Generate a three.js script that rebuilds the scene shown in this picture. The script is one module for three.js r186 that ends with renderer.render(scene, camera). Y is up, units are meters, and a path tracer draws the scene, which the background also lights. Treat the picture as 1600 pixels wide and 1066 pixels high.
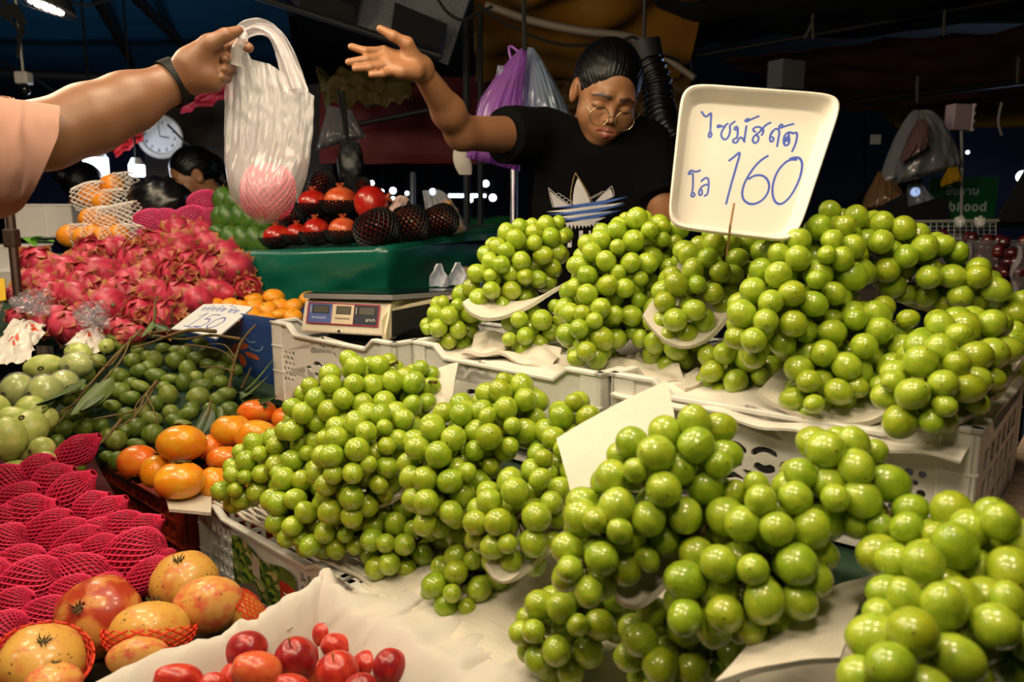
import * as THREE from 'three';
import { mergeGeometries } from 'three/addons/utils/BufferGeometryUtils.js';
import { RoundedBoxGeometry } from 'three/addons/geometries/RoundedBoxGeometry.js';
import { ImprovedNoise } from 'three/addons/math/ImprovedNoise.js';

// ---------- camera, night sky, exposure ----------
const scene = new THREE.Scene();
scene.background = new THREE.Color(0.0028, 0.0032, 0.0042);
const EYE = new THREE.Vector3(0, 1.35, 0), FOCAL = 1200, PITCH = 0.17;   // eye height, focal length in pixels of a 1600 x 1066 frame, tilt down
const camera = new THREE.PerspectiveCamera(THREE.MathUtils.radToDeg(2 * Math.atan(533 / FOCAL)), 1600 / 1066, 0.05, 120);
camera.position.copy(EYE);
camera.rotation.x = -PITCH;
camera.focus = 1.18; camera.userData.fStop = 6.3;
const renderer = new THREE.WebGLRenderer({ antialias: true });
renderer.toneMapping = THREE.LinearToneMapping;
renderer.toneMappingExposure = 0.92;
renderer.shadowMap.enabled = true;
scene.add(camera);

// ---------- the stall's lamps (bulbs strung over the stall, above the frame) ----------
const LAMP_HEIGHT = 2.14, LAMP_POWER = 0.92, WARM = new THREE.Color(1.0, 0.83, 0.58);
const LAMP_SPOTS = [[-0.95, -0.2], [-0.5, -0.1], [-0.05, -0.2], [-1.35, -0.75], [-0.85, -0.7], [-0.4, -0.75], [0.1, -0.7], [-1.75, -0.3], [-2.2, -0.35], [-1.0, -1.45]];   // along and back from the upper crates' front

// ---------- helpers ----------
const V3 = (x, y, z) => new THREE.Vector3(x, y, z);
let seedState = 12345;
const rnd = () => { seedState = (seedState + 0x6d2b79f5) | 0; let t = Math.imul(seedState ^ (seedState >>> 15), 1 | seedState); t = (t + Math.imul(t ^ (t >>> 7), 61 | t)) ^ t; return ((t ^ (t >>> 14)) >>> 0) / 4294967296; };
const reseed = (n) => { seedState = n; };
const rr = (a, b) => a + (b - a) * rnd();
const lerp = (a, b, t) => a + (b - a) * t, clamp = (x, a = 0, b = 1) => Math.min(b, Math.max(a, x));
const smooth = (a, b, x) => { const t = clamp((x - a) / (b - a)); return t * t * (3 - 2 * t); };
const PN = new ImprovedNoise();
const noise = (x, y, z = 0) => PN.noise(x, y, z);
const fbm = (x, y, z = 0, n = 4) => { let s = 0, a = 0.5; for (let i = 0; i < n; i++) { s += a * PN.noise(x, y, z); x *= 2.03; y *= 2.03; z *= 2.03; a *= 0.5; } return s; };
const CP = Math.cos(PITCH), SP = Math.sin(PITCH);
const at = (px, py, d) => V3((px - 800) / FOCAL * d, EYE.y + (533 - py) / FOCAL * d * CP - d * SP, -(d * CP + (533 - py) / FOCAL * d * SP));   // a point seen at (px, py), d metres deep
const YAW = -0.745;                                                        // the stall stands turned by this about y
const UX = Math.cos(YAW), UZ = -Math.sin(YAW);                             // along the stall (to the right and nearer)
const S = (u, v, y) => V3(0.405 + u * UX + v * UZ, EYE.y + y, -0.66 + u * UZ - v * UX);   // stall axes: u along, v back, y from eye height
const toS = (p) => { const x = p.x - 0.405, z = p.z + 0.66; return [x * UX + z * UZ, x * UZ - z * UX, p.y - EYE.y]; };

const names = new Map();
function numbered(name) { const n = names.get(name) ?? 0; names.set(name, n + 1); return n ? name + '_' + String(n).padStart(3, '0') : name; }
function tag(o, label, category, group, kind) {
  if (label) o.userData.label = label;
  if (category) o.userData.category = category;
  if (group) o.userData.group = group;
  if (kind) o.userData.kind = kind;
  return o;
}
function thing(name, label, category, pos = V3(0, 0, 0), turn = 0, group) {
  const o = new THREE.Group(); o.name = numbered(name); o.position.copy(pos); o.rotation.y = turn; scene.add(o);
  return tag(o, label, category, group);
}
function mesh(name, geo, mat, parent) { const m = new THREE.Mesh(geo, mat); m.name = name; m.castShadow = m.receiveShadow = true; parent.add(m); return m; }
function solo(name, geo, mat, label, category, group) { const m = mesh(numbered(name), geo, mat, scene); return tag(m, label, category, group); }
function struct(name, geo, mat) { const m = mesh(numbered(name), geo, mat, scene); m.userData.kind = 'structure'; return m; }
const std = (color, roughness = 0.6, o = {}) => new THREE.MeshStandardMaterial({ color, roughness, ...o });
const phys = (color, roughness = 0.4, o = {}) => new THREE.MeshPhysicalMaterial({ color, roughness, ...o });
function tex(w, h, fn, srgb = true) {
  const d = new Uint8Array(w * h * 4);
  for (let y = 0, i = 0; y < h; y++) for (let x = 0; x < w; x++, i += 4) { const c = fn((x + 0.5) / w, (y + 0.5) / h); d[i] = clamp(c[0]) * 255; d[i + 1] = clamp(c[1]) * 255; d[i + 2] = clamp(c[2]) * 255; d[i + 3] = 255; }
  const t = new THREE.DataTexture(d, w, h); t.magFilter = THREE.LinearFilter; t.minFilter = THREE.LinearFilter; t.wrapS = t.wrapT = THREE.RepeatWrapping; if (srgb) t.colorSpace = THREE.SRGBColorSpace; t.needsUpdate = true; return t;
}
const mix3 = (a, b, t) => [lerp(a[0], b[0], t), lerp(a[1], b[1], t), lerp(a[2], b[2], t)];
const hex = (h) => [((h >> 16) & 255) / 255, ((h >> 8) & 255) / 255, (h & 255) / 255];
// sphere noise that closes round a lat-long texture
const onBall = (u, v) => { const a = u * Math.PI * 2, b = (v - 0.5) * Math.PI; return [Math.cos(a) * Math.cos(b), Math.sin(b), Math.sin(a) * Math.cos(b)]; };
function canvasTex(w, h, draw) {
  const c = document.createElement('canvas'); c.width = w; c.height = h; const g = c.getContext('2d'); draw(g, w, h);
  const t = new THREE.CanvasTexture(c); t.colorSpace = THREE.SRGBColorSpace; t.magFilter = THREE.LinearFilter; return t;
}
function grid(fn, ns, nt, closeS = false) {                                // a parametric surface, fn(s, t) -> Vector3, uv = (s, t)
  const pos = [], uv = [], idx = [];
  for (let j = 0; j <= nt; j++) for (let i = 0; i <= ns; i++) { const p = fn(i / ns, j / nt); pos.push(p.x, p.y, p.z); uv.push(i / ns, j / nt); }
  const w = ns + 1;
  for (let j = 0; j < nt; j++) for (let i = 0; i < ns; i++) { const a = j * w + i; idx.push(a, a + 1, a + w + 1, a, a + w + 1, a + w); }
  const g = new THREE.BufferGeometry();
  g.setAttribute('position', new THREE.Float32BufferAttribute(pos, 3)); g.setAttribute('uv', new THREE.Float32BufferAttribute(uv, 2)); g.setIndex(idx); g.computeVertexNormals();
  if (closeS) { const n = g.attributes.normal; for (let j = 0; j <= nt; j++) { const a = j * w, b = a + ns; const x = n.getX(a) + n.getX(b), y = n.getY(a) + n.getY(b), z = n.getZ(a) + n.getZ(b), l = Math.hypot(x, y, z) || 1; n.setXYZ(a, x / l, y / l, z / l); n.setXYZ(b, x / l, y / l, z / l); } }
  return g;
}
function slab(fn, ns, nt, th) {                                            // a sheet with a thickness: both faces and the four rims
  const top = grid(fn, ns, nt), n = top.attributes.normal, p = top.attributes.position, w = ns + 1;
  const P = (i, j, k) => { const a = j * w + i; return V3(p.getX(a) - n.getX(a) * th * k, p.getY(a) - n.getY(a) * th * k, p.getZ(a) - n.getZ(a) * th * k); };
  const bot = grid((s, t) => P(ns - Math.round(s * ns), Math.round(t * nt), 1), ns, nt);
  const e = [grid((s, t) => P(Math.round(s * ns), 0, 1 - t), ns, 1), grid((s, t) => P(Math.round(s * ns), nt, t), ns, 1), grid((s, t) => P(0, Math.round(s * nt), t), nt, 1), grid((s, t) => P(ns, Math.round(s * nt), 1 - t), nt, 1)];
  return mergeGeometries([top, bot, ...e]);
}
function sweep(pts, rad, seg = 24, sides = 8, closed = false, caps = true) {  // a tube along pts; rad is a number or a function of 0..1
  const curve = new THREE.CatmullRomCurve3(pts, closed), fr = curve.computeFrenetFrames(seg, closed), r = typeof rad === 'function' ? rad : () => rad;
  const c = [];
  for (let i = 0; i <= seg; i++) c.push(curve.getPointAt(clamp(i / seg)));
  const g = grid((s, t) => { const i = Math.round(t * seg), a = -s * Math.PI * 2, k = r(t); return c[i].clone().addScaledVector(fr.normals[i], Math.cos(a) * k).addScaledVector(fr.binormals[i], Math.sin(a) * k); }, sides, seg, true);
  if (!caps || closed) return g;
  const cap = (i, t, flip) => { const k = r(t); return grid((s, q) => { const a = (flip ? 1 : -1) * s * Math.PI * 2; return c[i].clone().addScaledVector(fr.normals[i], Math.cos(a) * k * (1 - q)).addScaledVector(fr.binormals[i], Math.sin(a) * k * (1 - q)); }, sides, 1); };
  return mergeGeometries([g, cap(0, 0, true), cap(seg, 1, false)]);
}
const box = (w, h, d, x = 0, y = 0, z = 0, r = 0) => { const g = r ? new RoundedBoxGeometry(w, h, d, 2, Math.min(r, w / 2.01, h / 2.01, d / 2.01)) : new THREE.BoxGeometry(w, h, d); g.translate(x, y, z); return g.index ? g : g; };
const plain = (g) => { const q = g.index ? g.toNonIndexed() : g; for (const k of Object.keys(q.attributes)) if (!['position', 'normal', 'uv'].includes(k)) q.deleteAttribute(k); return q; };
const join = (list) => mergeGeometries(list.map(plain));
const bar = (a, b, r, sides = 8) => { const d = b.clone().sub(a), g = new THREE.CylinderGeometry(r, r, d.length(), sides); g.translate(0, d.length() / 2, 0); g.applyQuaternion(new THREE.Quaternion().setFromUnitVectors(V3(0, 1, 0), d.normalize())); g.translate(a.x, a.y, a.z); return g; };
const cable = (pts, r, seg = 20) => sweep(pts, r, seg, 6);
function extrude(shape, depth, bevel = 0, seg = 6) { const g = new THREE.ExtrudeGeometry(shape, { depth, bevelEnabled: bevel > 0, bevelThickness: bevel, bevelSize: bevel, bevelOffset: -bevel, bevelSegments: 2, curveSegments: seg }); return g; }
function poly(pts) { const s = new THREE.Shape(); pts.forEach(([x, y], i) => i ? s.lineTo(x, y) : s.moveTo(x, y)); s.closePath(); return s; }
function roundPoly(pts, r) {                                               // a polygon with rounded corners
  const s = new THREE.Shape(), n = pts.length;
  for (let i = 0; i < n; i++) {
    const p = pts[(i + n - 1) % n], q = pts[i], w = pts[(i + 1) % n], a = Math.hypot(p[0] - q[0], p[1] - q[1]), b = Math.hypot(w[0] - q[0], w[1] - q[1]), k = Math.min(r, a / 2.1, b / 2.1);
    const x = [q[0] + (p[0] - q[0]) / a * k, q[1] + (p[1] - q[1]) / a * k], y = [q[0] + (w[0] - q[0]) / b * k, q[1] + (w[1] - q[1]) / b * k];
    i ? s.lineTo(...x) : s.moveTo(...x); s.quadraticCurveTo(q[0], q[1], y[0], y[1]);
  }
  s.closePath(); return s;
}
function slot(pts, w) {                                                    // a closed outline round an open line: a moulded slit
  const L = [], R = [];
  for (let i = 0; i < pts.length; i++) { const a = pts[Math.max(0, i - 1)], b = pts[Math.min(pts.length - 1, i + 1)], d = Math.hypot(b[0] - a[0], b[1] - a[1]) || 1, k = w * (i === 0 || i === pts.length - 1 ? 0.4 : 1); L.push([pts[i][0] - (b[1] - a[1]) / d * k, pts[i][1] + (b[0] - a[0]) / d * k]); R.unshift([pts[i][0] + (b[1] - a[1]) / d * k, pts[i][1] - (b[0] - a[0]) / d * k]); }
  const path = new THREE.Path(); [...L, ...R].forEach(([x, y], i) => i ? path.lineTo(x, y) : path.moveTo(x, y)); path.closePath(); return path;
}
const arc = (cx, cy, r, a0, a1, n = 8, ry = r) => Array.from({ length: n + 1 }, (_, i) => { const a = lerp(a0, a1, i / n); return [cx + r * Math.cos(a), cy + ry * Math.sin(a)]; });
// a smooth mesh of the zero set of a distance function: one vertex a cell (surface nets)
function nets(sdf, lo, hi, h, paint) {
  const n = [0, 1, 2].map((i) => Math.ceil((hi[i] - lo[i]) / h) + 1), [nx, ny, nz] = n, f = new Float32Array(nx * ny * nz), B = 6, far = B * h * 1.0;
  for (let bz = 0; bz < nz; bz += B) for (let by = 0; by < ny; by += B) for (let bx = 0; bx < nx; bx += B) {
    const d = sdf(lo[0] + (bx + B / 2) * h, lo[1] + (by + B / 2) * h, lo[2] + (bz + B / 2) * h), skip = Math.abs(d) > far;
    for (let z = bz; z < Math.min(nz, bz + B); z++) for (let y = by; y < Math.min(ny, by + B); y++) for (let x = bx; x < Math.min(nx, bx + B); x++) f[(z * ny + y) * nx + x] = skip ? d : sdf(lo[0] + x * h, lo[1] + y * h, lo[2] + z * h);
  }
  const id = new Int32Array(nx * ny * nz).fill(-1), pos = [], idx = [], o8 = [0, 1, nx, nx + 1, nx * ny, nx * ny + 1, nx * ny + nx, nx * ny + nx + 1];
  const E = [[0, 1], [2, 3], [4, 5], [6, 7], [0, 2], [1, 3], [4, 6], [5, 7], [0, 4], [1, 5], [2, 6], [3, 7]];
  for (let z = 0; z < nz - 1; z++) for (let y = 0; y < ny - 1; y++) for (let x = 0; x < nx - 1; x++) {
    const a = (z * ny + y) * nx + x; let m = 0; for (let k = 0; k < 8; k++) if (f[a + o8[k]] < 0) m |= 1 << k;
    if (m === 0 || m === 255) continue;
    let sx = 0, sy = 0, sz = 0, c = 0;
    for (const [p, q] of E) { if (((m >> p) & 1) === ((m >> q) & 1)) continue; const fp = f[a + o8[p]], fq = f[a + o8[q]], t = fp / (fp - fq); sx += lerp(p & 1, q & 1, t); sy += lerp((p >> 1) & 1, (q >> 1) & 1, t); sz += lerp(p >> 2, q >> 2, t); c++; }
    id[a] = pos.length / 3; pos.push(lo[0] + (x + sx / c) * h, lo[1] + (y + sy / c) * h, lo[2] + (z + sz / c) * h);
  }
  const st = [1, nx, nx * ny];
  for (let z = 1; z < nz - 1; z++) for (let y = 1; y < ny - 1; y++) for (let x = 1; x < nx - 1; x++) {
    const a = (z * ny + y) * nx + x;
    for (let k = 0; k < 3; k++) {
      if ((f[a] < 0) === (f[a + st[k]] < 0)) continue;
      const s1 = st[(k + 1) % 3], s2 = st[(k + 2) % 3], q = [id[a - s1 - s2], id[a - s2], id[a], id[a - s1]];
      if (q.some((i) => i < 0)) continue;
      f[a] < 0 ? idx.push(q[0], q[1], q[2], q[0], q[2], q[3]) : idx.push(q[0], q[2], q[1], q[0], q[3], q[2]);
    }
  }
  const nor = new Float32Array(pos.length), col = paint ? new Float32Array(pos.length) : null, uv = new Float32Array(pos.length / 3 * 2), e = h * 0.5;
  for (let i = 0; i < pos.length; i += 3) {
    const [x, y, z] = [pos[i], pos[i + 1], pos[i + 2]]; let gx = sdf(x + e, y, z) - sdf(x - e, y, z), gy = sdf(x, y + e, z) - sdf(x, y - e, z), gz = sdf(x, y, z + e) - sdf(x, y, z - e); const l = Math.hypot(gx, gy, gz) || 1;
    nor[i] = gx / l; nor[i + 1] = gy / l; nor[i + 2] = gz / l; uv[i / 3 * 2] = x; uv[i / 3 * 2 + 1] = y;
    if (paint) { const c = paint(x, y, z); col[i] = c[0]; col[i + 1] = c[1]; col[i + 2] = c[2]; }
  }
  const g = new THREE.BufferGeometry(); g.setAttribute('position', new THREE.Float32BufferAttribute(pos, 3)); g.setAttribute('normal', new THREE.Float32BufferAttribute(nor, 3)); g.setAttribute('uv', new THREE.Float32BufferAttribute(uv, 2));
  if (col) g.setAttribute('color', new THREE.Float32BufferAttribute(col, 3));
  g.setIndex(idx); return g;
}
const cap = (x, y, z, a, b, ra, rb) => { const bx = b.x - a.x, by = b.y - a.y, bz = b.z - a.z, px = x - a.x, py = y - a.y, pz = z - a.z, t = clamp((px * bx + py * by + pz * bz) / (bx * bx + by * by + bz * bz + 1e-12)); return Math.hypot(px - bx * t, py - by * t, pz - bz * t) - lerp(ra, rb, t); };
const ell = (x, y, z, cx, cy, cz, rx, ry, rz) => { const px = (x - cx) / rx, py = (y - cy) / ry, pz = (z - cz) / rz, k = Math.hypot(px, py, pz), k2 = Math.hypot(px / rx, py / ry, pz / rz); return k2 < 1e-9 ? -Math.min(rx, ry, rz) : k * (k - 1) / k2; };
const smin = (a, b, k) => { const h = Math.max(k - Math.abs(a - b), 0) / k; return Math.min(a, b) - h * h * k * 0.25; };
const smax = (a, b, k) => -smin(-a, -b, k);
const ORD = ['first', 'second', 'third', 'fourth', 'fifth', 'sixth', 'seventh', 'eighth', 'ninth', 'tenth', 'eleventh', 'twelfth', 'thirteenth', 'fourteenth'];
// labels for a heap of look-alikes: rows from the back (top of the picture), counted from the left
function heapLabels(list, rowHeight, what) {                               // list of [px, py, ...]
  const order = list.map((q, i) => [q[1], q[0], i]).sort((a, b) => a[0] - b[0]), rows = [];
  for (const q of order) { const last = rows[rows.length - 1]; if (last && q[0] - last[0][0] < rowHeight) last.push(q); else rows.push([q]); }
  const out = [];
  rows.forEach((row, r) => { row.sort((a, b) => a[1] - b[1]); row.forEach((q, k) => { const side = row.length === 1 ? 'alone in' : k === 0 ? 'leftmost in' : k === row.length - 1 ? 'rightmost in' : ORD[k] + ' from left in'; out[q[2]] = `${what}, ${side} ${r === 0 ? 'the top row' : r === rows.length - 1 ? 'the bottom row' : 'the ' + ORD[r] + ' row down'}`; }); });
  return out;
}

// ---------- the setting: ground, stall table, dark market behind ----------
{
  const asphalt = tex(256, 256, (u, v) => { const n = 0.12 + 0.05 * fbm(u * 40, v * 40, 3) + 0.03 * fbm(u * 6, v * 6); return [n, n, n * 1.02]; });
  asphalt.repeat.set(14, 14);
  const g = box(30, 0.2, 30, 0, -0.1, -10);
  struct('floor', g, std(0xffffff, 0.85, { map: asphalt }));
}
// table: a low front shelf and a raised rear platform, under a green turf cloth
const turf = (() => { const t = tex(256, 256, (u, v) => { const n = noise(u * 90, v * 40, 1), m = fbm(u * 8, v * 8, 5); return mix3([0.02, 0.12, 0.07], [0.05, 0.25, 0.13], clamp(0.5 + 0.6 * n + 0.4 * m)); }); t.repeat.set(4, 4); return std(0xffffff, 0.8, { map: t }); })();
const tableWood = (() => { const t = tex(256, 256, (u, v) => { const n = fbm(u * 4, v * 60, 2); return mix3([0.62, 0.52, 0.44], [0.8, 0.72, 0.64], 0.5 + n); }); return std(0xffffff, 0.7, { map: t }); })();
{
  const slabAt = (u0, u1, v0, v1, top, th) => { const g = box(u1 - u0, th, v1 - v0, 0, 0, 0, 0.01); g.rotateY(YAW); const c = S((u0 + u1) / 2, (v0 + v1) / 2, top - th / 2); g.translate(c.x, c.y, c.z); return g; };
  const legAt = (u, v, top) => { const c = S(u, v, top), g = box(0.05, c.y, 0.05); g.rotateY(YAW); g.translate(c.x, c.y / 2, c.z); return g; };
  const t = thing('market_table', 'long low fruit stall table under dark green turf cloth', 'table');
  mesh('tabletop', slabAt(-2.9, 0.3, -0.8, -0.0, -0.606, 0.04), turf, t);
  for (const [u, v, y] of [[-2.8, -0.75, -0.64], [-1.2, -0.75, -0.64], [-2.8, -0.05, -0.64], [0.25, -0.05, -0.64]]) mesh('leg', legAt(u, v, y), tableWood, t);
  const q = thing('raised_platform', 'raised green platform under the white crates and the scale', 'platform');
  mesh('platform_top', slabAt(-1.72, 0.02, 0.002, 0.45, -0.356, 0.03), turf, q);
  for (const [u, v, y] of [[-1.66, 0.42, -0.384], [-0.05, 0.42, -0.384], [-0.8, 0.42, -0.384]]) mesh('leg', legAt(u, v, y), tableWood, q);
  mesh('step_board', slabAt(-1.72, 0.02, 0.004, 0.02, -0.386, 0.21), turf, q);
  mesh('side_board', slabAt(-1.72, -1.70, 0.02, 0.45, -0.386, 0.21), turf, q);
  // planks of the pale bench at the right of the raised crates
  const b = thing('plank_bench', 'pale wooden bench with wide planks right of the raised crates', 'bench');
  const plankAt = (k) => { const g = box(0.1, 0.03, 0.75, 0.06 + k * 0.105, -0.015 + 0.002 * (k % 2), -0.4, 0.004); g.rotateY(YAW + 0.07); const c = S(-0.012, 0, -0.34); g.translate(c.x, c.y, c.z); return g; };
  for (let k = 0; k < 4; k++) mesh('plank', plankAt(k), tableWood, b);
  for (const [u, v] of [[0.06, 0.6], [0.36, 0.6], [0.36, 0.1]]) mesh('leg', legAt(u, v, -0.372), tableWood, b);
}

// ---------- plastic crates ----------
const grime = (base, spot, k = 1) => { const t = tex(256, 256, (u, v) => { const n = fbm(u * 7, v * 7, 9), m = noise(u * 60, v * 60, 4), s = smooth(0.28, 0.5, n * 0.9 + 0.2 * m); return mix3(base, spot, clamp(0.25 * s * k + 0.05 * m)); }); t.repeat.set(3, 3); return t; };
const whitePlastic = std(0xffffff, 0.42, { map: grime([0.87, 0.86, 0.84], [0.55, 0.48, 0.42]) });
const orangePlastic = std(0xffffff, 0.45, { map: grime([0.66, 0.20, 0.09], [0.35, 0.12, 0.06]) });
function crate(name, label, group, pos, turn, W, D, H, mat, style) {
  const c = thing(name, label, 'crate', pos, turn, group), T = 0.004, dip = style.dip ?? 0.016, P = 0.03;
  const topLine = (w) => [[0, H], [w * 0.15, H], [w * 0.21, H - dip], [w * 0.79, H - dip], [w * 0.85, H], [w, H]];
  const panel = (w, holes) => { const ar = w * 0.13, ah = H * (w === W ? 0.17 : 0.1), s = poly([[0, 0], [ar, 0], [ar * 1.3, ah], [w - ar * 1.3, ah], [w - ar, 0], [w, 0], ...topLine(w).reverse()]); s.holes.push(...holes); return extrude(s, T, 0.0006, 8); };
  const dots = (x0, x1, y0, y1, r) => { const out = []; let k = 0; for (let y = y0; y <= y1; y += r * 2.6, k++) for (let x = x0 + (k % 2) * r * 1.6; x <= x1; x += r * 3.2) { const p = new THREE.Path(); p.absarc(x, y, r * (0.8 + 0.3 * ((k * 7 + Math.round(x * 900)) % 3) / 2), 0, Math.PI * 2, true); out.push(p); } return out; };
  const emblem = (cx, cy, r) => {                                          // the moulded face with a turban and a moustache, cut as thin slits
    const w = r * 0.052, L = [];
    L.push(slot(arc(cx, cy, r, 0.5, 1.25, 8), w), slot(arc(cx, cy, r, 1.75, 2.6, 8), w), slot(arc(cx, cy + r * 0.1, r * 0.18, 0, 5.6, 12).map(([x, y]) => [x, y + r * 0.92]), w * 0.7));
    L.push(slot(arc(cx - r * 1.02, cy - r * 0.3, r * 0.22, 0.3, 4.2, 8), w), slot(arc(cx + r * 1.02, cy - r * 0.3, r * 0.22, -1.1, 2.8, 8), w));
    for (const s of [-1, 1]) {
      L.push(slot(arc(cx + s * r * 0.42, cy - r * 0.12, r * 0.34, s > 0 ? 2.9 : 0.2, s > 0 ? 0.5 : 2.6, 8, r * 0.26), w * 1.5));   // eyebrow
      L.push(slot(arc(cx + s * r * 0.42, cy - r * 0.18, r * 0.24, s > 0 ? 3.5 : -0.4, s > 0 ? 6.0 : -2.7, 8, r * 0.2), w * 2.2));     // eye
      L.push(slot([[cx + s * r * 0.1, cy - r * 0.75], [cx + s * r * 0.35, cy - r * 0.68], [cx + s * r * 0.62, cy - r * 0.78], [cx + s * r * 0.8, cy - r * 0.66]], w * 1.6));
      L.push(slot([[cx + s * r * 0.75, cy + r * 0.75], [cx + s * r * 0.95, cy + r * 1.0]], w), slot([[cx + s * r * 1.3, cy - r * 0.1], [cx + s * r * 1.28, cy - r * 0.5], [cx + s * r * 1.1, cy - r * 0.85]], w * 0.7));
    }
    L.push(slot([[cx - r * 0.1, cy - r * 0.5], [cx, cy - r * 0.56], [cx + r * 0.1, cy - r * 0.5]], w * 1.4), slot([[cx - r * 0.22, cy - r * 0.98], [cx, cy - r * 1.06], [cx + r * 0.22, cy - r * 0.98]], w * 1.2));
    return L;
  };
  const windows = (w, cols, rows, y0, y1, x0, x1, open) => { const out = []; for (let i = 0; i < cols; i++) for (let j = 0; j < rows; j++) { if (!open(i, j)) continue; const gx = (x1 - x0) / cols, gy = (y1 - y0) / rows, p = new THREE.Path(), a = x0 + i * gx + gx * 0.14, b = x0 + (i + 1) * gx - gx * 0.14, e = y0 + j * gy + gy * 0.14, f = y0 + (j + 1) * gy - gy * 0.14; p.moveTo(a, e); p.lineTo(a, f); p.lineTo(b, f); p.lineTo(b, e); p.closePath(); out.push(p); } return out; };
  const front = style.front === 'emblem' ? [...dots(W * 0.1, W * 0.19, H * 0.3, H * 0.7, H * 0.026), ...dots(W * 0.81, W * 0.9, H * 0.3, H * 0.7, H * 0.026), ...emblem(W * (style.at ?? 0.5), H * 0.55, H * 0.3)]
    : style.front === 'label' ? windows(W, 4, 4, H * 0.2, H * 0.82, W * 0.1, W * 0.27, (i, j) => true).concat(windows(W, 4, 4, H * 0.2, H * 0.82, W * 0.73, W * 0.9, () => true))
      : windows(W, 12, 3, H * 0.2, H * 0.8, W * 0.1, W * 0.9, () => true);
  const f = mesh('front_panel', panel(W, front), mat, c); f.position.set(0, 0, -T - 0.004);
  const b = mesh('back_panel', panel(W, front), mat, c); b.position.set(0, 0, -D + 0.004);
  for (const x of [0.002, W - T - 0.002]) { const s = mesh('side_panel', panel(D, windows(D, 6, 3, H * 0.16, H * 0.8, D * 0.13, D * 0.87, () => true)), mat, c); s.rotation.y = Math.PI / 2; s.position.set(x, 0, 0); }
  for (const [x, z] of [[0, 0], [W, 0], [0, -D], [W, -D]]) {
    const sx = x ? -1 : 1, sz = z ? 1 : -1, s = roundPoly([[0, 0], [P * 1.15, 0], [P * 1.15, T * 1.6], [T * 1.6, T * 1.6], [T * 1.6, P * 1.15], [0, P * 1.15]], 0.004);
    const g = extrude(s, H - 0.004, 0.0008, 4); g.rotateX(-Math.PI / 2); const rings = [0.36, 0.68].map((k) => { const q = extrude(roundPoly([[-0.001, -0.001], [P * 1.17, -0.001], [P * 1.17, T * 1.8], [-0.001, T * 1.8]], 0.002), 0.0025, 0, 3); q.rotateX(-Math.PI / 2); q.translate(0, H * k, 0); return q; });
    const post = mesh('corner_post', join([g, ...rings]), mat, c); post.position.set(x, 0.002, z); post.rotation.y = sx > 0 ? (sz < 0 ? 0 : -Math.PI / 2 * -3 % 6.2831) : 0; if (!(sx > 0 && sz < 0)) { post.rotation.y = 0; post.scale.set(sx, 1, 1); if (sz > 0) { post.scale.z = -1; } }
  }
  const lip = []; const rimPts = (w) => topLine(w);
  const runRim = (w, put) => { const p = rimPts(w); for (let i = 0; i < p.length - 1; i++) { const dx = p[i + 1][0] - p[i][0], dy = p[i + 1][1] - p[i][1], l = Math.hypot(dx, dy), g = box(l + 0.004, 0.006, 0.013, l / 2, 0, 0, 0.002); g.rotateZ(Math.atan2(dy, dx)); g.translate(p[i][0], p[i][1] - 0.001, 0); lip.push(put(g)); } };
  runRim(W, (g) => { g.translate(0, 0, -0.0045); return g; }); runRim(W, (g) => { g.translate(0, 0, -D + 0.0045); return g; });
  for (const x of [0.0045, W - 0.0045]) runRim(D, (g) => { g.rotateY(Math.PI / 2); g.translate(x, 0, 0); return g; });
  mesh('rim', join(lip), mat, c);
  const rib = []; for (const y of style.front === 'grid' ? [0.36, 0.68] : []) rib.push(box(W, 0.003, 0.004, W / 2, H * y, 0)); if (rib.length) mesh('rib', join(rib), mat, c);
  const slats = []; for (let k = 0; k < 9; k++) slats.push(box(W - 0.012, 0.004, D / 9 * 0.7, W / 2, 0.004, -D * (k + 0.5) / 9)); mesh('bottom_grid', join(slats), mat, c);
  return c;
}
const HB = 0.148;
const crateRow = [[-1.13, -0.03, 0.36, -0.352, 'scale'], [-0.775, 0.006, 0.37, -0.352, ''], [-0.403, 0.0, 0.405, -0.352, '']];
const upperLabels = ['white plastic crate with a cut face emblem, carrying the price scale', 'white plastic crate of grapes in the middle of the raised row', 'white plastic crate of grapes at the right end of the raised row'];
crateRow.forEach(([u, v, w, y], i) => { const c = crate('white_crate', upperLabels[i], 'white crates in the raised row', S(u, v, y), YAW, w, 0.34, HB, whitePlastic, { front: 'emblem', dip: 0.017, at: [0.45, 0.42, 0.45][i] }); if (i === 2) { c.rotation.y = YAW + 0.06; c.position.copy(S(u + 0.002, v + 0.02, y)); } });
const lowC = crate('white_crate', 'white lattice crate with a torn fruit label at the front left of the grapes', null, S(-1.04, -0.232, -0.602), YAW, 0.41, 0.225, 0.135, whitePlastic, { front: 'label', dip: 0.012 });
crate('white_crate', 'white lattice crate under the nearest grapes, mostly covered by foam', null, S(-0.62, -0.235, -0.602), YAW, 0.41, 0.225, 0.135, whitePlastic, { front: 'label', dip: 0.012 });
crate('white_crate', 'white lattice crate hidden under the grapes at the lower right corner', null, S(-0.2, -0.24, -0.602), YAW, 0.41, 0.225, 0.135, whitePlastic, { front: 'label', dip: 0.012 });
crate('orange_crate', 'orange red plastic crate under the persimmons', null, S(-1.44, -0.25, -0.602), YAW, 0.385, 0.3, 0.13, orangePlastic, { front: 'grid', dip: 0.014 });
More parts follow.
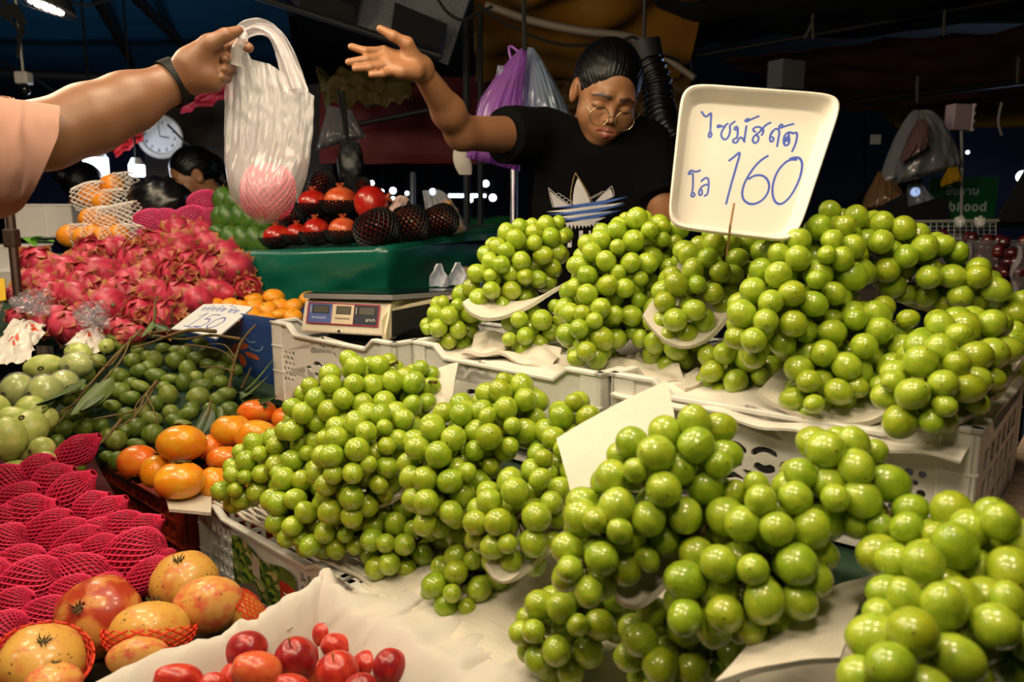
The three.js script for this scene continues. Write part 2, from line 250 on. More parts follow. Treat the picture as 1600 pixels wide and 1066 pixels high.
{ // the torn printed label on the lattice crate
  const t = canvasTex(256, 128, (g, w, h) => { g.fillStyle = '#5d6b2a'; g.fillRect(0, 0, w, h); for (let i = 0; i < 60; i++) { g.fillStyle = ['#8c9a2c', '#3f5b1f', '#b5a26b', '#7d8f3a', '#24451c'][i % 5]; g.beginPath(); g.ellipse((i * 67) % w * 0.75, (i * 41) % h, 9 + i % 9, 8 + i % 6, 0, 0, 7); g.fill(); } g.fillStyle = '#c8b7a4'; g.fillRect(86, 8, 30, 60); g.fillStyle = '#b8331c'; g.fillRect(196, 36, 60, 92); g.fillStyle = '#e8d8cc'; g.font = 'bold 15px sans-serif'; for (let i = 0; i < 3; i++) g.fillRect(208, 62 + i * 18, 34 - i * 4, 6); });
  const s = grid((a, b) => V3(lerp(0.116, 0.295, a), lerp(0.026, 0.108 - 0.012 * a + 0.006 * Math.sin(a * 9), b), 0.0012 + 0.0015 * noise(a * 6, b * 4)), 16, 8);
  tag(mesh('label_sheet', s, std(0xffffff, 0.35, { map: t }), lowC), 'torn printed plastic label with green and red');
}

// ---------- grapes ----------
const grapeTex = (k) => tex(128, 128, (u, v) => {
  const [x, y, z] = onBall(u, v), n = fbm(x * 2 + k * 7, y * 2, z * 2), m = fbm(x * 9, y * 9 + k, z * 9, 3);
  let c = mix3([0.54, 0.66, 0.10], [0.68, 0.74, 0.16], clamp(0.5 + n * 1.3)); c = mix3(c, [0.70, 0.70, 0.22], clamp(m * 0.5));
  const pole = Math.hypot(x, z) + 0.04 * noise(x * 30, z * 30, k); if (y < 0) c = mix3(c, [0.24, 0.17, 0.06], 1 - smooth(0.035, 0.075, pole)); else c = mix3(c, [0.62, 0.66, 0.3], 1 - smooth(0.05, 0.2, pole));
  const fl = smooth(0.55, 0.62, noise(x * 14 + k * 3, y * 14, z * 14)); return mix3(c, [0.42, 0.36, 0.12], fl * 0.5);
});
const grapeMats = [0, 1, 2].map((k) => phys(0xffffff, 0.5, { map: grapeTex(k), clearcoat: 1, clearcoatRoughness: 0.16, ior: 1.45 }));
grapeMats.push(phys(0xe9f2c8, 0.5, { map: grapeMats[0].map, clearcoat: 1, clearcoatRoughness: 0.16, ior: 1.45 }), phys(0xf6f0c0, 0.5, { map: grapeMats[1].map, clearcoat: 1, clearcoatRoughness: 0.16, ior: 1.45 }));
const grapeGeos = [0, 1, 2].map((k) => { const g = new THREE.SphereGeometry(1, 22, 15), p = g.attributes.position; for (let i = 0; i < p.count; i++) { const x = p.getX(i), y = p.getY(i), z = p.getZ(i), e = 1 + [0.02, 0.08, 0.14][k] * (1 - 0.3 * y); const d = 1 + 0.02 * noise(x * 1.5 + k, y * 1.5, z * 1.5 + k * 3) - 0.03 * Math.exp(-((1 - y) ** 2) * 60); p.setXYZ(i, x * d, y * d * e, z * d); } g.computeVertexNormals(); return g; });
const grapeStem = std(0x5a4a1c, 0.8), allGrapes = [];
let grapeCount = 0;
const GRAPE = 0.0148;
// nodes: [px, py, size of a grape there in pixels, radius of the bunch in pixels]
function bunch(label, nodes, seed, o = {}) {
  reseed(seed * 7919 + 11);
  const chain = [];
  for (const [px, py, g, r] of nodes) { const d0 = 35.5 / g, R = r * 1.1 * d0 / FOCAL; chain.push({ c: at(px, py, d0 + R * (o.back ?? 0.55)), R }); }
  const balls = [];
  for (let i = 0; i < chain.length; i++) { if (i === chain.length - 1) { balls.push(chain[i]); break; } const a = chain[i], b = chain[i + 1], n = Math.max(2, Math.ceil(a.c.distanceTo(b.c) / 0.008)); for (let k = 0; k < n; k++) balls.push({ c: a.c.clone().lerp(b.c, k / n), R: lerp(a.R, b.R, k / n) }); }
  const sd = (p) => { let m = 9; for (const b of balls) m = Math.min(m, p.distanceTo(b.c) - b.R); return m; };
  const got = [];
  const ok = (p, r, tight) => {
    for (const q of got) if (p.distanceToSquared(q.p) < ((r + q.r) * tight) ** 2) return false;
    for (const q of allGrapes) if (p.distanceToSquared(q.p) < ((r + q.r) * 0.86) ** 2) return false;
    const [u, v, y] = toS(p);
    if (o.upper && y < -0.2 + r && v < 0.012 + r * 0.7 && v > -0.04) return y > -0.206 + r * 0.55;
    if (!o.upper && y < -0.19 && v > -0.012 - r) return false;
    if (!o.upper && y < -0.465 + r * 0.8) return false;
    return true;
  };
  const want = (band0, band1, tries, tight) => {
    for (let k = 0; k < tries; k++) {
      const b = balls[Math.floor(rnd() * balls.length)], z = rr(-1, 1), a = rr(0, Math.PI * 2), q = Math.sqrt(1 - z * z), r = GRAPE * (rnd() < 0.1 ? rr(0.7, 0.88) : rr(0.9, 1.1)) * (o.size ?? 1);
      const p = b.c.clone().add(V3(q * Math.cos(a), z, q * Math.sin(a)).multiplyScalar(Math.max(0, b.R - r * rr(band0, band1)))), s = sd(p);
      if (s < -r * band1 - 0.001 || s > -r * band0 + 0.004) continue;
      if (ok(p, r, tight)) got.push({ p, r, b });
    }
  };
  want(0.7, 1.2, 9000, 0.84); want(1.15, 1.9, 4000, 0.84); want(1.9, 3.2, 1500, 0.88);
  const base = chain[0].c, t = thing('grape_bunch', label, 'grapes', base, 0, 'green grape bunches');
  for (const q of got) {
    allGrapes.push(q); grapeCount++;
    const m = mesh('grape', grapeGeos[Math.floor(rnd() * 3)], grapeMats[Math.floor(rnd() * 5)], t), out = q.p.clone().sub(q.b.c).normalize().add(V3(rr(-0.6, 0.6), rr(-0.7, 0.4), rr(-0.6, 0.6))).normalize();
    m.position.copy(q.p).sub(base); m.quaternion.setFromUnitVectors(V3(0, -1, 0), out); m.rotateY(rr(0, 6.28)); m.scale.setScalar(q.r);
  }
  const pts = chain.map((q) => q.c.clone().sub(base)); if (pts.length < 2) pts.push(pts[0].clone().add(V3(0.02, -0.03, 0)));
  const st = [sweep(pts, 0.0032, 16, 6)];
  for (const q of got) if (rnd() < 0.6) { const c = q.b.c.clone().sub(base), e = q.p.clone().sub(base); st.push(bar(c, e, 0.0011, 5)); }
  if (o.stalk) { const [px, py, d] = o.stalk, e = at(px, py, d).sub(base); st.push(sweep([pts[0], pts[0].clone().lerp(e, 0.55).add(V3(0.002, 0.004, 0)), e], (s) => 0.0022 + 0.0008 * smooth(0.85, 1, s), 10, 6)); }
  mesh('stem', join(st), grapeStem, t);
  return t;
}
const upper = [
  ['bunch behind the bent white foam tray at the far left of the raised row', [[862, 368, 29, 32], [815, 410, 29.5, 62], [768, 455, 30, 44]], {}],
  ['small bunch hanging at the left corner of the middle raised crate', [[735, 470, 29, 24], [704, 508, 29, 44]], {}],
  ['small bunch on flat foam below the bent white tray', [[868, 495, 31, 26], [822, 518, 31, 42]], {}],
  ['tall bunch with the upper end beside the shirt print', [[1000, 372, 33, 46], [962, 425, 33.5, 72], [930, 495, 34, 60], [910, 538, 35, 40]], {}],
  ['bunch end left of the sign, behind the tall bunch', [[1040, 358, 33, 28], [1030, 420, 33, 38]], {}],
  ['bunch under the handwritten sign, lying in a bent foam tray', [[1140, 395, 34, 48], [1100, 435, 36, 62], [1066, 490, 37, 50]], {}],
  ['bunch hidden behind the lower edge of the handwritten sign', [[1190, 400, 35, 40], [1165, 440, 35, 40]], {}],
  ['bunch under the foam tray below the handwritten sign', [[1000, 495, 34, 34], [1048, 540, 35, 44]], {}],
  ['large bunch right below the lower right corner of the sign', [[1318, 395, 40, 62], [1268, 425, 41, 78], [1222, 475, 42, 72], [1185, 522, 43, 48]], {}],
  ['short bunch hanging under the large bunch right of the sign', [[1205, 560, 38, 38], [1142, 582, 38, 54]], {}],
  ['bunch at the top right of the raised row, above the long foam edge', [[1310, 350, 39, 34], [1390, 395, 40, 62], [1465, 430, 40, 56], [1530, 450, 41, 42]], {}],
  ['bunch at the right border behind the raised crate, upper one of two', [[1560, 470, 40, 36], [1596, 500, 41, 40]], {}],
  ['bunch at the right border behind the raised crate, lower one of two', [[1590, 540, 42, 34], [1572, 570, 43, 30]], {}],
  ['bunch over the middle of the right raised crate rim', [[1388, 500, 42, 40], [1325, 552, 43, 72], [1276, 610, 44, 50]], {}],
  ['bunch at the right front corner of the right raised crate', [[1535, 512, 45, 44], [1500, 558, 47, 76], [1450, 608, 50, 72], [1425, 640, 51, 46]], {}],
  ['bunch low between the middle rim bunch and the right corner bunch', [[1392, 560, 43, 40], [1380, 600, 44, 36]], {}],
];
const lower = [
  ['lowest bunch at the bottom right corner of the photo', [[1560, 985, 74, 80], [1440, 1010, 76, 100], [1400, 1050, 80, 84]], {}],
  ['wide bunch at the right border, below the raised crate corner', [[1490, 820, 62, 50], [1560, 880, 68, 96], [1450, 920, 70, 84]], {}],
  ['bunch at the lower right corner behind the wide one', [[1590, 850, 62, 40], [1620, 900, 66, 60]], {}],
  ['large bunch in the lower middle, nearest row, left of the white foam corner', [[1245, 770, 58, 54], [1210, 830, 59, 96], [1180, 900, 60, 98], [1095, 935, 59, 70]], {}],
  ['bunch on a mound below the raised crate emblem at the right', [[1280, 700, 57, 40], [1318, 755, 58, 84], [1235, 790, 58, 66]], {}],
  ['bunch tucked between the mound and the right border bunch', [[1390, 800, 60, 50], [1400, 860, 62, 56]], {}],
  ['bunch under the large one at the bottom centre right', [[1130, 985, 54, 66], [1045, 1015, 54, 82]], {}],
  ['bunch in front of the big leaning foam board', [[1098, 692, 55, 60], [1040, 748, 55, 94], [962, 818, 55, 84], [915, 885, 56, 60]], {}],
  ['bunch filling the gap right of the leaning board bunch', [[1150, 780, 55, 50], [1090, 840, 56, 60]], {}],
  ['bunch under the one at the foam board, at the bottom centre', [[950, 935, 48, 58], [878, 985, 49, 76]], {}],
  ['bunch in a small foam tray left of the foam board', [[842, 770, 42, 48], [808, 815, 43, 80], [788, 850, 43, 44]], {}],
  ['small bunch hanging over the front edge, right of the white cloth', [[775, 890, 39, 36], [718, 912, 40, 58]], {}],
  ['bunch at the upper left edge of the leaning foam board', [[905, 655, 39, 44], [880, 710, 40, 56], [862, 750, 41, 44]], {}],
  ['bunch with a rounded top below the middle crate emblem', [[812, 620, 37, 42], [795, 648, 38, 60], [765, 690, 39, 44]], {}],
  ['bunch behind the centre bunch, left of the rounded top', [[720, 650, 37, 40], [770, 665, 37, 40]], {}],
  ['bunch in the centre of the lower row, over a bent tray', [[745, 665, 38, 44], [702, 722, 39, 78], [682, 785, 40, 50]], {}],
  ['bunch low between the centre bunch and the small tray bunch', [[720, 800, 38, 44], [742, 840, 39, 44]], {}],
  ['dark bunch low at the front, over white lace foam', [[660, 815, 36, 50], [618, 852, 37, 58]], {}],
  ['bunch hanging in the left part of the lower row', [[605, 675, 36, 48], [562, 718, 37, 76], [545, 778, 37, 50]], {}],
  ['bunch at the top of the lower row, with a brown stalk end', [[592, 585, 33, 38], [548, 622, 34, 66], [488, 660, 34, 50]], { stalk: [621, 566, 1.08] }],
  ['bunch with a second brown stalk end, beside the upright foam strip', [[655, 605, 33, 38], [620, 645, 34, 62]], { stalk: [681, 598, 1.05] }],
  ['lowest left bunch over the white crate rim', [[470, 700, 33, 44], [412, 732, 33, 54], [374, 762, 33, 40]], {}],
  ['bunch between the lowest left bunch and the centre of the lower row', [[490, 730, 34, 54], [468, 785, 35, 60], [500, 830, 36, 46]], {}],
  ['bunch in the shade under the left part of the lower row', [[560, 820, 36, 40], [530, 838, 36, 30]], {}],
];
lower.forEach(([l, n, o], i) => bunch('green ' + l, n, i + 1, o));
upper.slice().reverse().forEach(([l, n, o], i) => bunch('green ' + l, n, i + 40, { ...o, upper: true }));
console.log('grapes', grapeCount);

// ---------- foam sheets, trays and cloth ----------
const foamMat = std(0xd9d4cb, 0.55, { map: (() => { const t = tex(128, 128, (u, v) => { const n = 0.95 + 0.05 * noise(u * 60, v * 60, 2) + 0.03 * fbm(u * 6, v * 6); return [n, n * 0.985, n * 0.96]; }); return t; })() });
const paperMat = std(0xd8d2c9, 0.75);
const bil = (a, b, c, d, s, t) => a.clone().lerp(b, s).lerp(d.clone().lerp(c, s), t);
function foamSheet(label, [A, B, C, D], bendA = [0, 0], o = {}) {           // corners as [px, py, depth]: far left, far right, near right, near left
  const [a, b, c, d] = [A, B, C, D].map((q) => at(...q)), n = b.clone().sub(a).cross(d.clone().sub(a)).normalize();
  const g = slab((s, t) => bil(a, b, c, d, s, t).addScaledVector(n, -bendA[0] * Math.sin(Math.PI * s) - bendA[1] * Math.sin(Math.PI * t) + (o.wave ?? 0.0015) * noise(s * 3 + A[0], t * 3)), 14, 10, o.th ?? 0.005);
  return solo(o.name ?? 'foam_sheet', g, o.mat ?? foamMat, label, o.cat ?? 'foam');
}
function foamTray(label, L, M, R, back, rise, o = {}) {                       // a sheet sagging between two upper edges, running back under a bunch
  const l = at(...L), m = at(...M), r = at(...R), c = m.clone().multiplyScalar(2).addScaledVector(l, -0.5).addScaledVector(r, -0.5), dir = S(0, 1, 0).sub(S(0, 0, 0)).multiplyScalar(back).add(V3(0, rise, 0)).addScaledVector(V3(UX, 0, UZ), o.side ?? 0);
  const g = slab((s, t) => { const p = l.clone().multiplyScalar((1 - s) ** 2).addScaledVector(c, 2 * s * (1 - s)).addScaledVector(r, s * s).addScaledVector(dir, -t + 1); p.y += 0.002 * noise(s * 5 + L[0], t * 4); return p; }, 18, 8, o.th ?? 0.0055);
  return solo('foam_tray', g, foamMat, label, 'foam');
}
foamTray('bent white foam tray at the far left of the raised row', [722, 476, 1.18], [768, 502, 1.15], [848, 470, 1.15], 0.06, 0.02);
foamTray('bent white foam tray under the handwritten price sign', [1003, 495, 0.99], [1078, 545, 0.96], [1160, 470, 0.97], 0.12, 0.09);
foamTray('bent white foam tray on the rim of the right raised crate', [1180, 618, 0.86], [1310, 668, 0.8], [1420, 632, 0.8], 0.12, 0.03);
foamTray('upturned white foam at the right front corner of the raised crate', [1425, 672, 0.73], [1490, 668, 0.72], [1572, 612, 0.76], 0.12, 0.03);
foamTray('small bent foam tray in front of the leaning foam board', [758, 882, 0.83], [800, 910, 0.82], [884, 838, 0.83], 0.1, 0.05);
foamTray('bent foam edge right of the bunch at the leaning foam board', [955, 915, 0.66], [1005, 948, 0.65], [1112, 842, 0.67], 0.1, 0.03);
foamTray('bent foam strip below the centre of the lower row', [686, 828, 0.93], [712, 832, 0.92], [748, 798, 0.93], 0.08, 0.03);
foamTray('bent foam edge in the left part of the lower row', [570, 800, 0.99], [600, 792, 0.98], [655, 765, 0.98], 0.06, 0.03);
foamTray('long foam edge below the bunch at the top right', [1362, 446, 0.955], [1440, 486, 0.93], [1528, 488, 0.9], 0.12, -0.01, { th: 0.012 });
foamSheet('narrow upturned foam strip right of the large bunch', [[1300, 478, 0.93], [1344, 466, 0.96], [1336, 484, 0.9], [1265, 532, 0.86]], [0, 0.006], { th: 0.006 });
foamSheet('upright foam strip beside the second brown stalk', [[655, 606, 1.12], [716, 570, 1.12], [700, 648, 1.06], [672, 668, 1.05]], [0.008, 0], { th: 0.006 });
foamSheet('big white foam board leaning between the lower bunches', [[872, 692, 0.77], [1043, 603, 0.81], [1056, 672, 0.75], [897, 788, 0.71]], [0.004, 0.004], { th: 0.006, name: 'foam_board' });
foamSheet('white foam corner at the bottom right, between two bunches', [[1250, 960, 0.65], [1372, 905, 0.66], [1312, 1036, 0.56], [1120, 1075, 0.56]], [0.004, 0.004]);
foamSheet('flat foam sheet in the middle raised crate', [[750, 522, 1.24], [880, 545, 1.13], [850, 582, 1.08], [720, 553, 1.17]], [0.006, -0.008], { wave: 0.014 });
foamSheet('rolled foam edge in the middle raised crate, left of the tall bunch', [[760, 530, 1.2], [812, 527, 1.19], [790, 546, 1.15], [722, 556, 1.17]], [-0.008, 0.0]);
foamSheet('folded foam on the rim of the middle raised crate', [[838, 545, 1.14], [905, 555, 1.1], [888, 580, 1.07], [790, 574, 1.12]], [-0.008, -0.006]);
foamSheet('crumpled foam at the joint of the two grape crates', [[955, 548, 1.1], [1050, 560, 1.05], [1078, 606, 0.97], [938, 582, 1.04]], [-0.007, 0.003], { wave: 0.012 });
foamSheet('rolled foam edge in the right raised crate, left part', [[1035, 600, 1.0], [1092, 578, 1.0], [1110, 592, 0.97], [1070, 612, 0.95]], [-0.004, 0]);
// paper and foam linings of the crates, with a soft mound that carries the fruit
function lining(label, u0, u1, v0, v1, y, amp, mat, o = {}) {
  const g = slab((s, t) => { const u = lerp(u0, u1, s), v = lerp(v1, v0, t); const p = S(u, v, y + amp * noise(u * 14, v * 14, y * 9) + (o.lift ?? 0) * (v - v0) + (o.hump ?? 0) * Math.sin(Math.PI * s)); return p; }, 40, 20, 0.003);
  return solo('paper_lining', g, mat, label, 'lining');
}
lining('white paper lining in the middle raised crate', -0.768, -0.412, 0.012, 0.32, -0.232, 0.01, paperMat, { lift: 0.12 });
lining('white paper lining in the right raised crate', -0.395, -0.005, 0.012, 0.32, -0.232, 0.01, paperMat, { lift: 0.12 });
lining('white foam lining under the lowest bunches in front', -0.6, 0.2, -0.24, -0.02, -0.466, 0.01, foamMat, { lift: 0.25 });
{ // lace foam: long strands joined by short bridges, seen at the left front of the lower row
  const L = [], P = (u, v) => S(u, v, -0.463 + 0.006 * noise(u * 18, v * 30) + 0.25 * Math.max(0, v + 0.19)), quad = (a, b, w) => slab((s, t) => { const d = b.clone().sub(a), n = V3(-d.z, 0, d.x).normalize(); return a.clone().lerp(b, t).addScaledVector(n, (0.5 - s) * w); }, 1, 2, 0.0025);
  for (let r = 0; r < 22; r++) { const v = -0.222 + r * 0.0085; for (let k = 0; k < 16; k++) { const u0 = -1.0 + k * 0.026, wob = (i) => 0.0016 * ((i + r) % 2 ? 1 : -1); L.push(quad(P(u0, v + wob(k)), P(u0 + 0.027, v + wob(k + 1)), 0.0052)); if ((k + r) % 2) L.push(quad(P(u0, v + wob(k)), P(u0 + 0.002, v + 0.0085), 0.005)); } }
  solo('lace_foam', join(L), foamMat, 'white lace foam net lying over the front left crate', 'foam');
}
{ // carton of small red fruit with a white cloth over its edges
  const kraft = std(0x9a7448, 0.8), t = thing('fruit_carton', 'carton of small red fruit lined with a white cloth', 'box'), add = (w, h, d, u, v, y) => { const g = box(w, h, d); g.rotateY(YAW); const c = S(u, v, y); g.translate(c.x, c.y, c.z); mesh('wall', g, kraft, t); };
  add(0.42, 0.004, 0.36, -0.4, -0.45, -0.6); add(0.42, 0.13, 0.004, -0.4, -0.272, -0.535); add(0.42, 0.13, 0.004, -0.4, -0.628, -0.535); add(0.004, 0.13, 0.36, -0.608, -0.45, -0.535); add(0.004, 0.13, 0.36, -0.192, -0.45, -0.535);
  const path = [[-0.612, -0.68], [-0.612, -0.4], [-0.608, -0.276], [-0.5, -0.272], [-0.36, -0.276], [-0.15, -0.276]].map(([u, v]) => V3(u, 0, v)), curve = new THREE.CatmullRomCurve3(path, false, 'catmullrom', 0.15);
  const cloth = slab((s, q) => {
    const p = curve.getPoint(s), corner = Math.exp(-(((p.x + 0.606) ** 2 + (p.z + 0.278) ** 2) / 0.0016)), back = smooth(0.42, 0.55, s), oLen = lerp(0.05, 0.12, back), a = curve.getTangent(s), nx = -a.z, nz = a.x, m = q * 2 - 1;   // m < 0 outside, > 0 inside
    const wr = 0.014 * noise(s * 26, q * 3) + 0.007 * noise(s * 44 + q * 6, q * 5, 3) + 0.005 * noise(s * 90 + q * 20, q * 12, 3);
    let off, y;
    if (m < 0) { off = -m * oLen; y = lerp(-m * -0.07, -m * -0.012, back); } else { off = -0.07 * m; y = -0.13 * m * m - 0.02 * m; }
    y += 0.014 * corner + wr * (0.4 + Math.abs(m)); off += wr * 0.8 + (Math.abs(m) < 0.25 ? 0 : 0);
    return S(p.x + nx * off, p.z + nz * off, -0.455 + y);
  }, 130, 26, 0.002);
  solo('lining_cloth', cloth, std(0xc6beb7, 0.9), 'crumpled white cloth over the edges of the carton of small red fruit', 'cloth');
}

// ---------- loose fruit in heaps ----------
const ballGeo = (fn, nu = 24, nv = 16) => { const g = grid((s, t) => { const a = -s * Math.PI * 2, b = (t - 0.5) * Math.PI, d = V3(Math.cos(b) * Math.cos(a), Math.sin(b), Math.cos(b) * Math.sin(a)); return fn(d, s, t); }, nu, nv, true); return g; };
const facing = new THREE.Quaternion();
// put a unit fruit so that its long axis (local x), up (y) and depth (z) cover a box of w x h pixels about (px, py), turned by rot in the picture's plane as a fruit lying on the heap
function lay(o, px, py, d, w, h, rot = 0, dep = null) {
  o.position.copy(at(px, py, d)); const k = d / FOCAL / 2; o.scale.set(w * k, h * k, (dep ?? Math.min(w, h)) * k);
  o.quaternion.setFromEuler(new THREE.Euler(0, 0, rot)).premultiply(facing); return o;
}
const spotted = (base, alt, dark, o = {}) => tex(192, 96, (u, v) => { const [x, y, z] = onBall(u, v), k = o.k ?? 0; let c = mix3(base, alt, smooth(o.a ?? -0.25, o.b ?? 0.35, fbm(x * (o.f ?? 1.6) + k, y * (o.f ?? 1.6), z * (o.f ?? 1.6) + k, 4))); c = mix3(c, dark, (o.spots ?? 0.6) * smooth(o.s0 ?? 0.34, (o.s0 ?? 0.34) + 0.1, noise(x * (o.sf ?? 9) + k, y * (o.sf ?? 9), z * (o.sf ?? 9)))); const m = noise(x * 40, y * 40, z * 40) * 0.03; return [c[0] + m, c[1] + m, c[2] + m]; });

// --- persimmons
{
  const mats = [0, 1, 2].map((k) => phys(0xffffff, 0.28, { map: spotted([0.92, 0.54, 0.08], [0.88, 0.64, 0.14], [0.5, 0.27, 0.08], { k: k * 5, s0: 0.56, sf: 11, spots: 0.6 }), clearcoat: 0.25, clearcoatRoughness: 0.2 })), red = phys(0xffffff, 0.28, { map: spotted([0.92, 0.43, 0.12], [0.92, 0.54, 0.15], [0.2, 0.1, 0.04], { k: 31, s0: 0.58, sf: 7, spots: 0.8 }), clearcoat: 0.25 });
  const geo = ballGeo((d) => { const a = Math.atan2(d.z, d.x), k = 1 - 0.035 * Math.cos(a * 4) * (1 - d.y * d.y); const top = Math.exp(-(1 - Math.abs(d.y)) * 26) * 0.09; return V3(d.x * k, d.y * (1 - top), d.z * k); }, 28, 18);
  const calyxGeo = join([0, 1, 2, 3].map((k) => { const g = slab((s, t) => V3((s - 0.5) * 0.34 * Math.sin(Math.PI * (0.25 + 0.75 * (1 - t))), 0.93 + 0.06 * t * t, 0.42 * t), 4, 4, 0.02); g.rotateY(k * Math.PI / 2); return g; })), calyxMat = std(0x4a4220, 0.85);
  const L = [[284, 693, 74, 58, 1.27, 0, 0], [217, 724, 64, 56, 1.3, 1, 3], [281, 751, 78, 60, 1.21, 2, 1], [244, 737, 46, 54, 1.27, 0, 2], [402, 684, 68, 52, 1.33, 1, 1], [362, 673, 62, 52, 1.37, 0, 0], [402, 645, 60, 42, 1.43, 3, 3], [447, 656, 46, 40, 1.42, 3, 3], [352, 718, 60, 42, 1.3, 3, 3], [334, 755, 52, 52, 1.25, 2, 0], [331, 700, 44, 44, 1.36, 0, 3], [392, 745, 60, 50, 1.31, 1, 1], [405, 715, 60, 48, 1.36, 1, 2]];
  const labels = ['topmost round persimmon of the front pile, standing above the others', 'red orange persimmon at the left end of the persimmon pile', 'lowest persimmon in front, with a short dark scratch', 'partly hidden persimmon between the left end and the lowest persimmon', 'wide persimmon at the back right with a dark speckled top', 'persimmon behind the wide speckled one, towards the mangoes', 'red orange persimmon at the back beside the leaf tips', 'persimmon at the far right, partly behind the grapes', 'flat persimmon with a black spot, right of the topmost one', 'persimmon at the right end of the front row, cut by grapes', 'hidden persimmon behind the topmost one', 'persimmon behind the lowest left grapes, at the crate corner', 'persimmon low in the pile behind the grapes'];
  reseed(501);
  L.forEach(([px, py, w, h, d, rot, m], i) => { const t = thing('persimmon', labels[i], 'persimmon', V3(), 0, 'persimmons in the orange crate'); mesh('flesh', geo, m === 3 ? red : mats[m], t); mesh('calyx', calyxGeo, calyxMat, t); lay(t, px, py, d, w, h, rr(-0.15, 0.15), w); if (i % 3 === 1) t.rotateX(2.4); else t.rotateX(rr(-0.5, -0.2)); t.rotateY(rr(0, 6)); });
  foamSheet('white foam pad under the front persimmons', [[250, 745, 1.3], [330, 765, 1.28], [330, 806, 1.16], [264, 800, 1.17]], [0, 0], {});
}
// --- small green mangoes with twigs and leaves
{
  const mats = [[0.40, 0.48, 0.15], [0.33, 0.42, 0.12], [0.46, 0.52, 0.2]].map((c, k) => phys(0xffffff, 0.4, { map: spotted(c, [c[0] + 0.07, c[1] + 0.06, c[2] + 0.05], [0.2, 0.2, 0.07], { k: k * 9, s0: 0.45, sf: 16, spots: 0.5 }), clearcoat: 0.1, clearcoatRoughness: 0.3 }));
  const geo = ballGeo((d) => V3(d.x * (1 + 0.05 * d.y), d.y * (1 - 0.04 * d.x), d.z), 20, 14), nubGeo = new THREE.CylinderGeometry(0.05, 0.09, 0.22, 7); nubGeo.rotateZ(-Math.PI / 2); nubGeo.translate(1.04, 0, 0);
  const stemMat = std(0x6a5a2c, 0.85);
  const L = [[182, 527, 28, 22], [190, 541, 24, 20], [214, 537, 24, 20], [215, 548, 20, 16], [208, 564, 26, 24], [229, 558, 18, 20], [242, 563, 24, 29], [275, 564, 30, 28], [276, 547, 24, 14], [314, 535, 27, 14], [328, 553, 34, 21], [306, 561, 26, 22], [357, 561, 22, 24], [325, 570, 25, 18], [367, 579, 22, 20], [334, 587, 30, 25], [345, 597, 22, 22], [294, 578, 26, 30], [134, 585, 28, 24], [186, 588, 30, 25], [218, 580, 30, 22], [244, 588, 33, 24], [266, 593, 28, 17], [288, 598, 25, 30], [306, 590, 22, 20], [315, 604, 36, 24], [310, 622, 35, 33], [353, 617, 32, 23], [187, 612, 32, 28], [219, 604, 30, 18], [204, 623, 31, 23], [263, 618, 28, 33], [244, 631, 24, 26], [175, 635, 26, 20], [105, 622, 23, 26], [329, 642, 20, 26], [267, 645, 25, 24], [294, 647, 33, 21], [358, 642, 31, 28], [273, 658, 28, 22], [197, 651, 27, 28], [238, 655, 31, 23], [286, 664, 28, 16], [109, 648, 29, 23], [76, 670, 34, 32], [102, 671, 28, 28], [132, 668, 30, 30], [157, 665, 24, 24], [214, 669, 29, 31], [239, 679, 32, 31], [182, 689, 31, 31], [167, 682, 22, 26], [195, 674, 24, 24], [89, 692, 22, 26], [213, 694, 28, 17], [121, 730, 26, 24], [167, 714, 22, 19], [184, 721, 27, 31], [152, 565, 26, 22], [256, 606, 22, 20], [225, 645, 22, 22], [163, 610, 24, 24], [150, 625, 26, 26], [128, 612, 24, 24], [340, 625, 24, 24], [205, 600, 24, 20], [300, 640, 24, 24], [232, 575, 24, 22], [290, 550, 22, 20], [255, 545, 22, 18], [345, 575, 22, 20], [130, 645, 26, 26]];
  const labels = heapLabels(L, 11, 'small green mango in twiggy heap');
  reseed(777);
  L.forEach(([px, py, w, h], i) => { const t = thing('green_mango', labels[i], 'mango', V3(), 0, 'small green mangoes in the heap'), d = i === 55 ? 1.3 : 1.76 - (py - 527) * 0.0021; mesh('skin', geo, mats[Math.floor(rnd() * 3)], t); mesh('stem_end', nubGeo, stemMat, t); lay(t, px, py, d, w * 1.06, h * 1.06, rr(-0.35, 0.35)); if (rnd() < 0.5) t.rotateY(Math.PI); });
}
// twigs and leaves of the mango branches
function leafGeo(len, wid, curl) { return slab((s, t) => { const w = wid * Math.pow(Math.sin(Math.PI * Math.pow(t, 0.75)), 0.8) * 0.5 + 0.0004, x = (s - 0.5) * 2; return V3(x * w, -curl * len * t * t + Math.abs(x) * w * 0.35, len * t); }, 4, 10, 0.0006); }
const leafMats = [std(0x40591c, 0.45), std(0x55672a, 0.5), std(0x2f451a, 0.45)], twigMat = std(0x6e5a33, 0.85);
function leafBetween(parent, base, a, b, roll, k, wid = 0.24) { const d = b.clone().sub(a), len = d.length(), m = mesh('leaf', leafGeo(1, wid, 0.06), leafMats[k % 3], parent), z = d.normalize(), x = z.clone().cross(V3(0, 1, 0)).normalize().applyAxisAngle(z, roll), y = z.clone().cross(x); m.quaternion.setFromRotationMatrix(new THREE.Matrix4().makeBasis(x, y, z)); m.position.copy(a).sub(base); m.scale.setScalar(len); return m; }
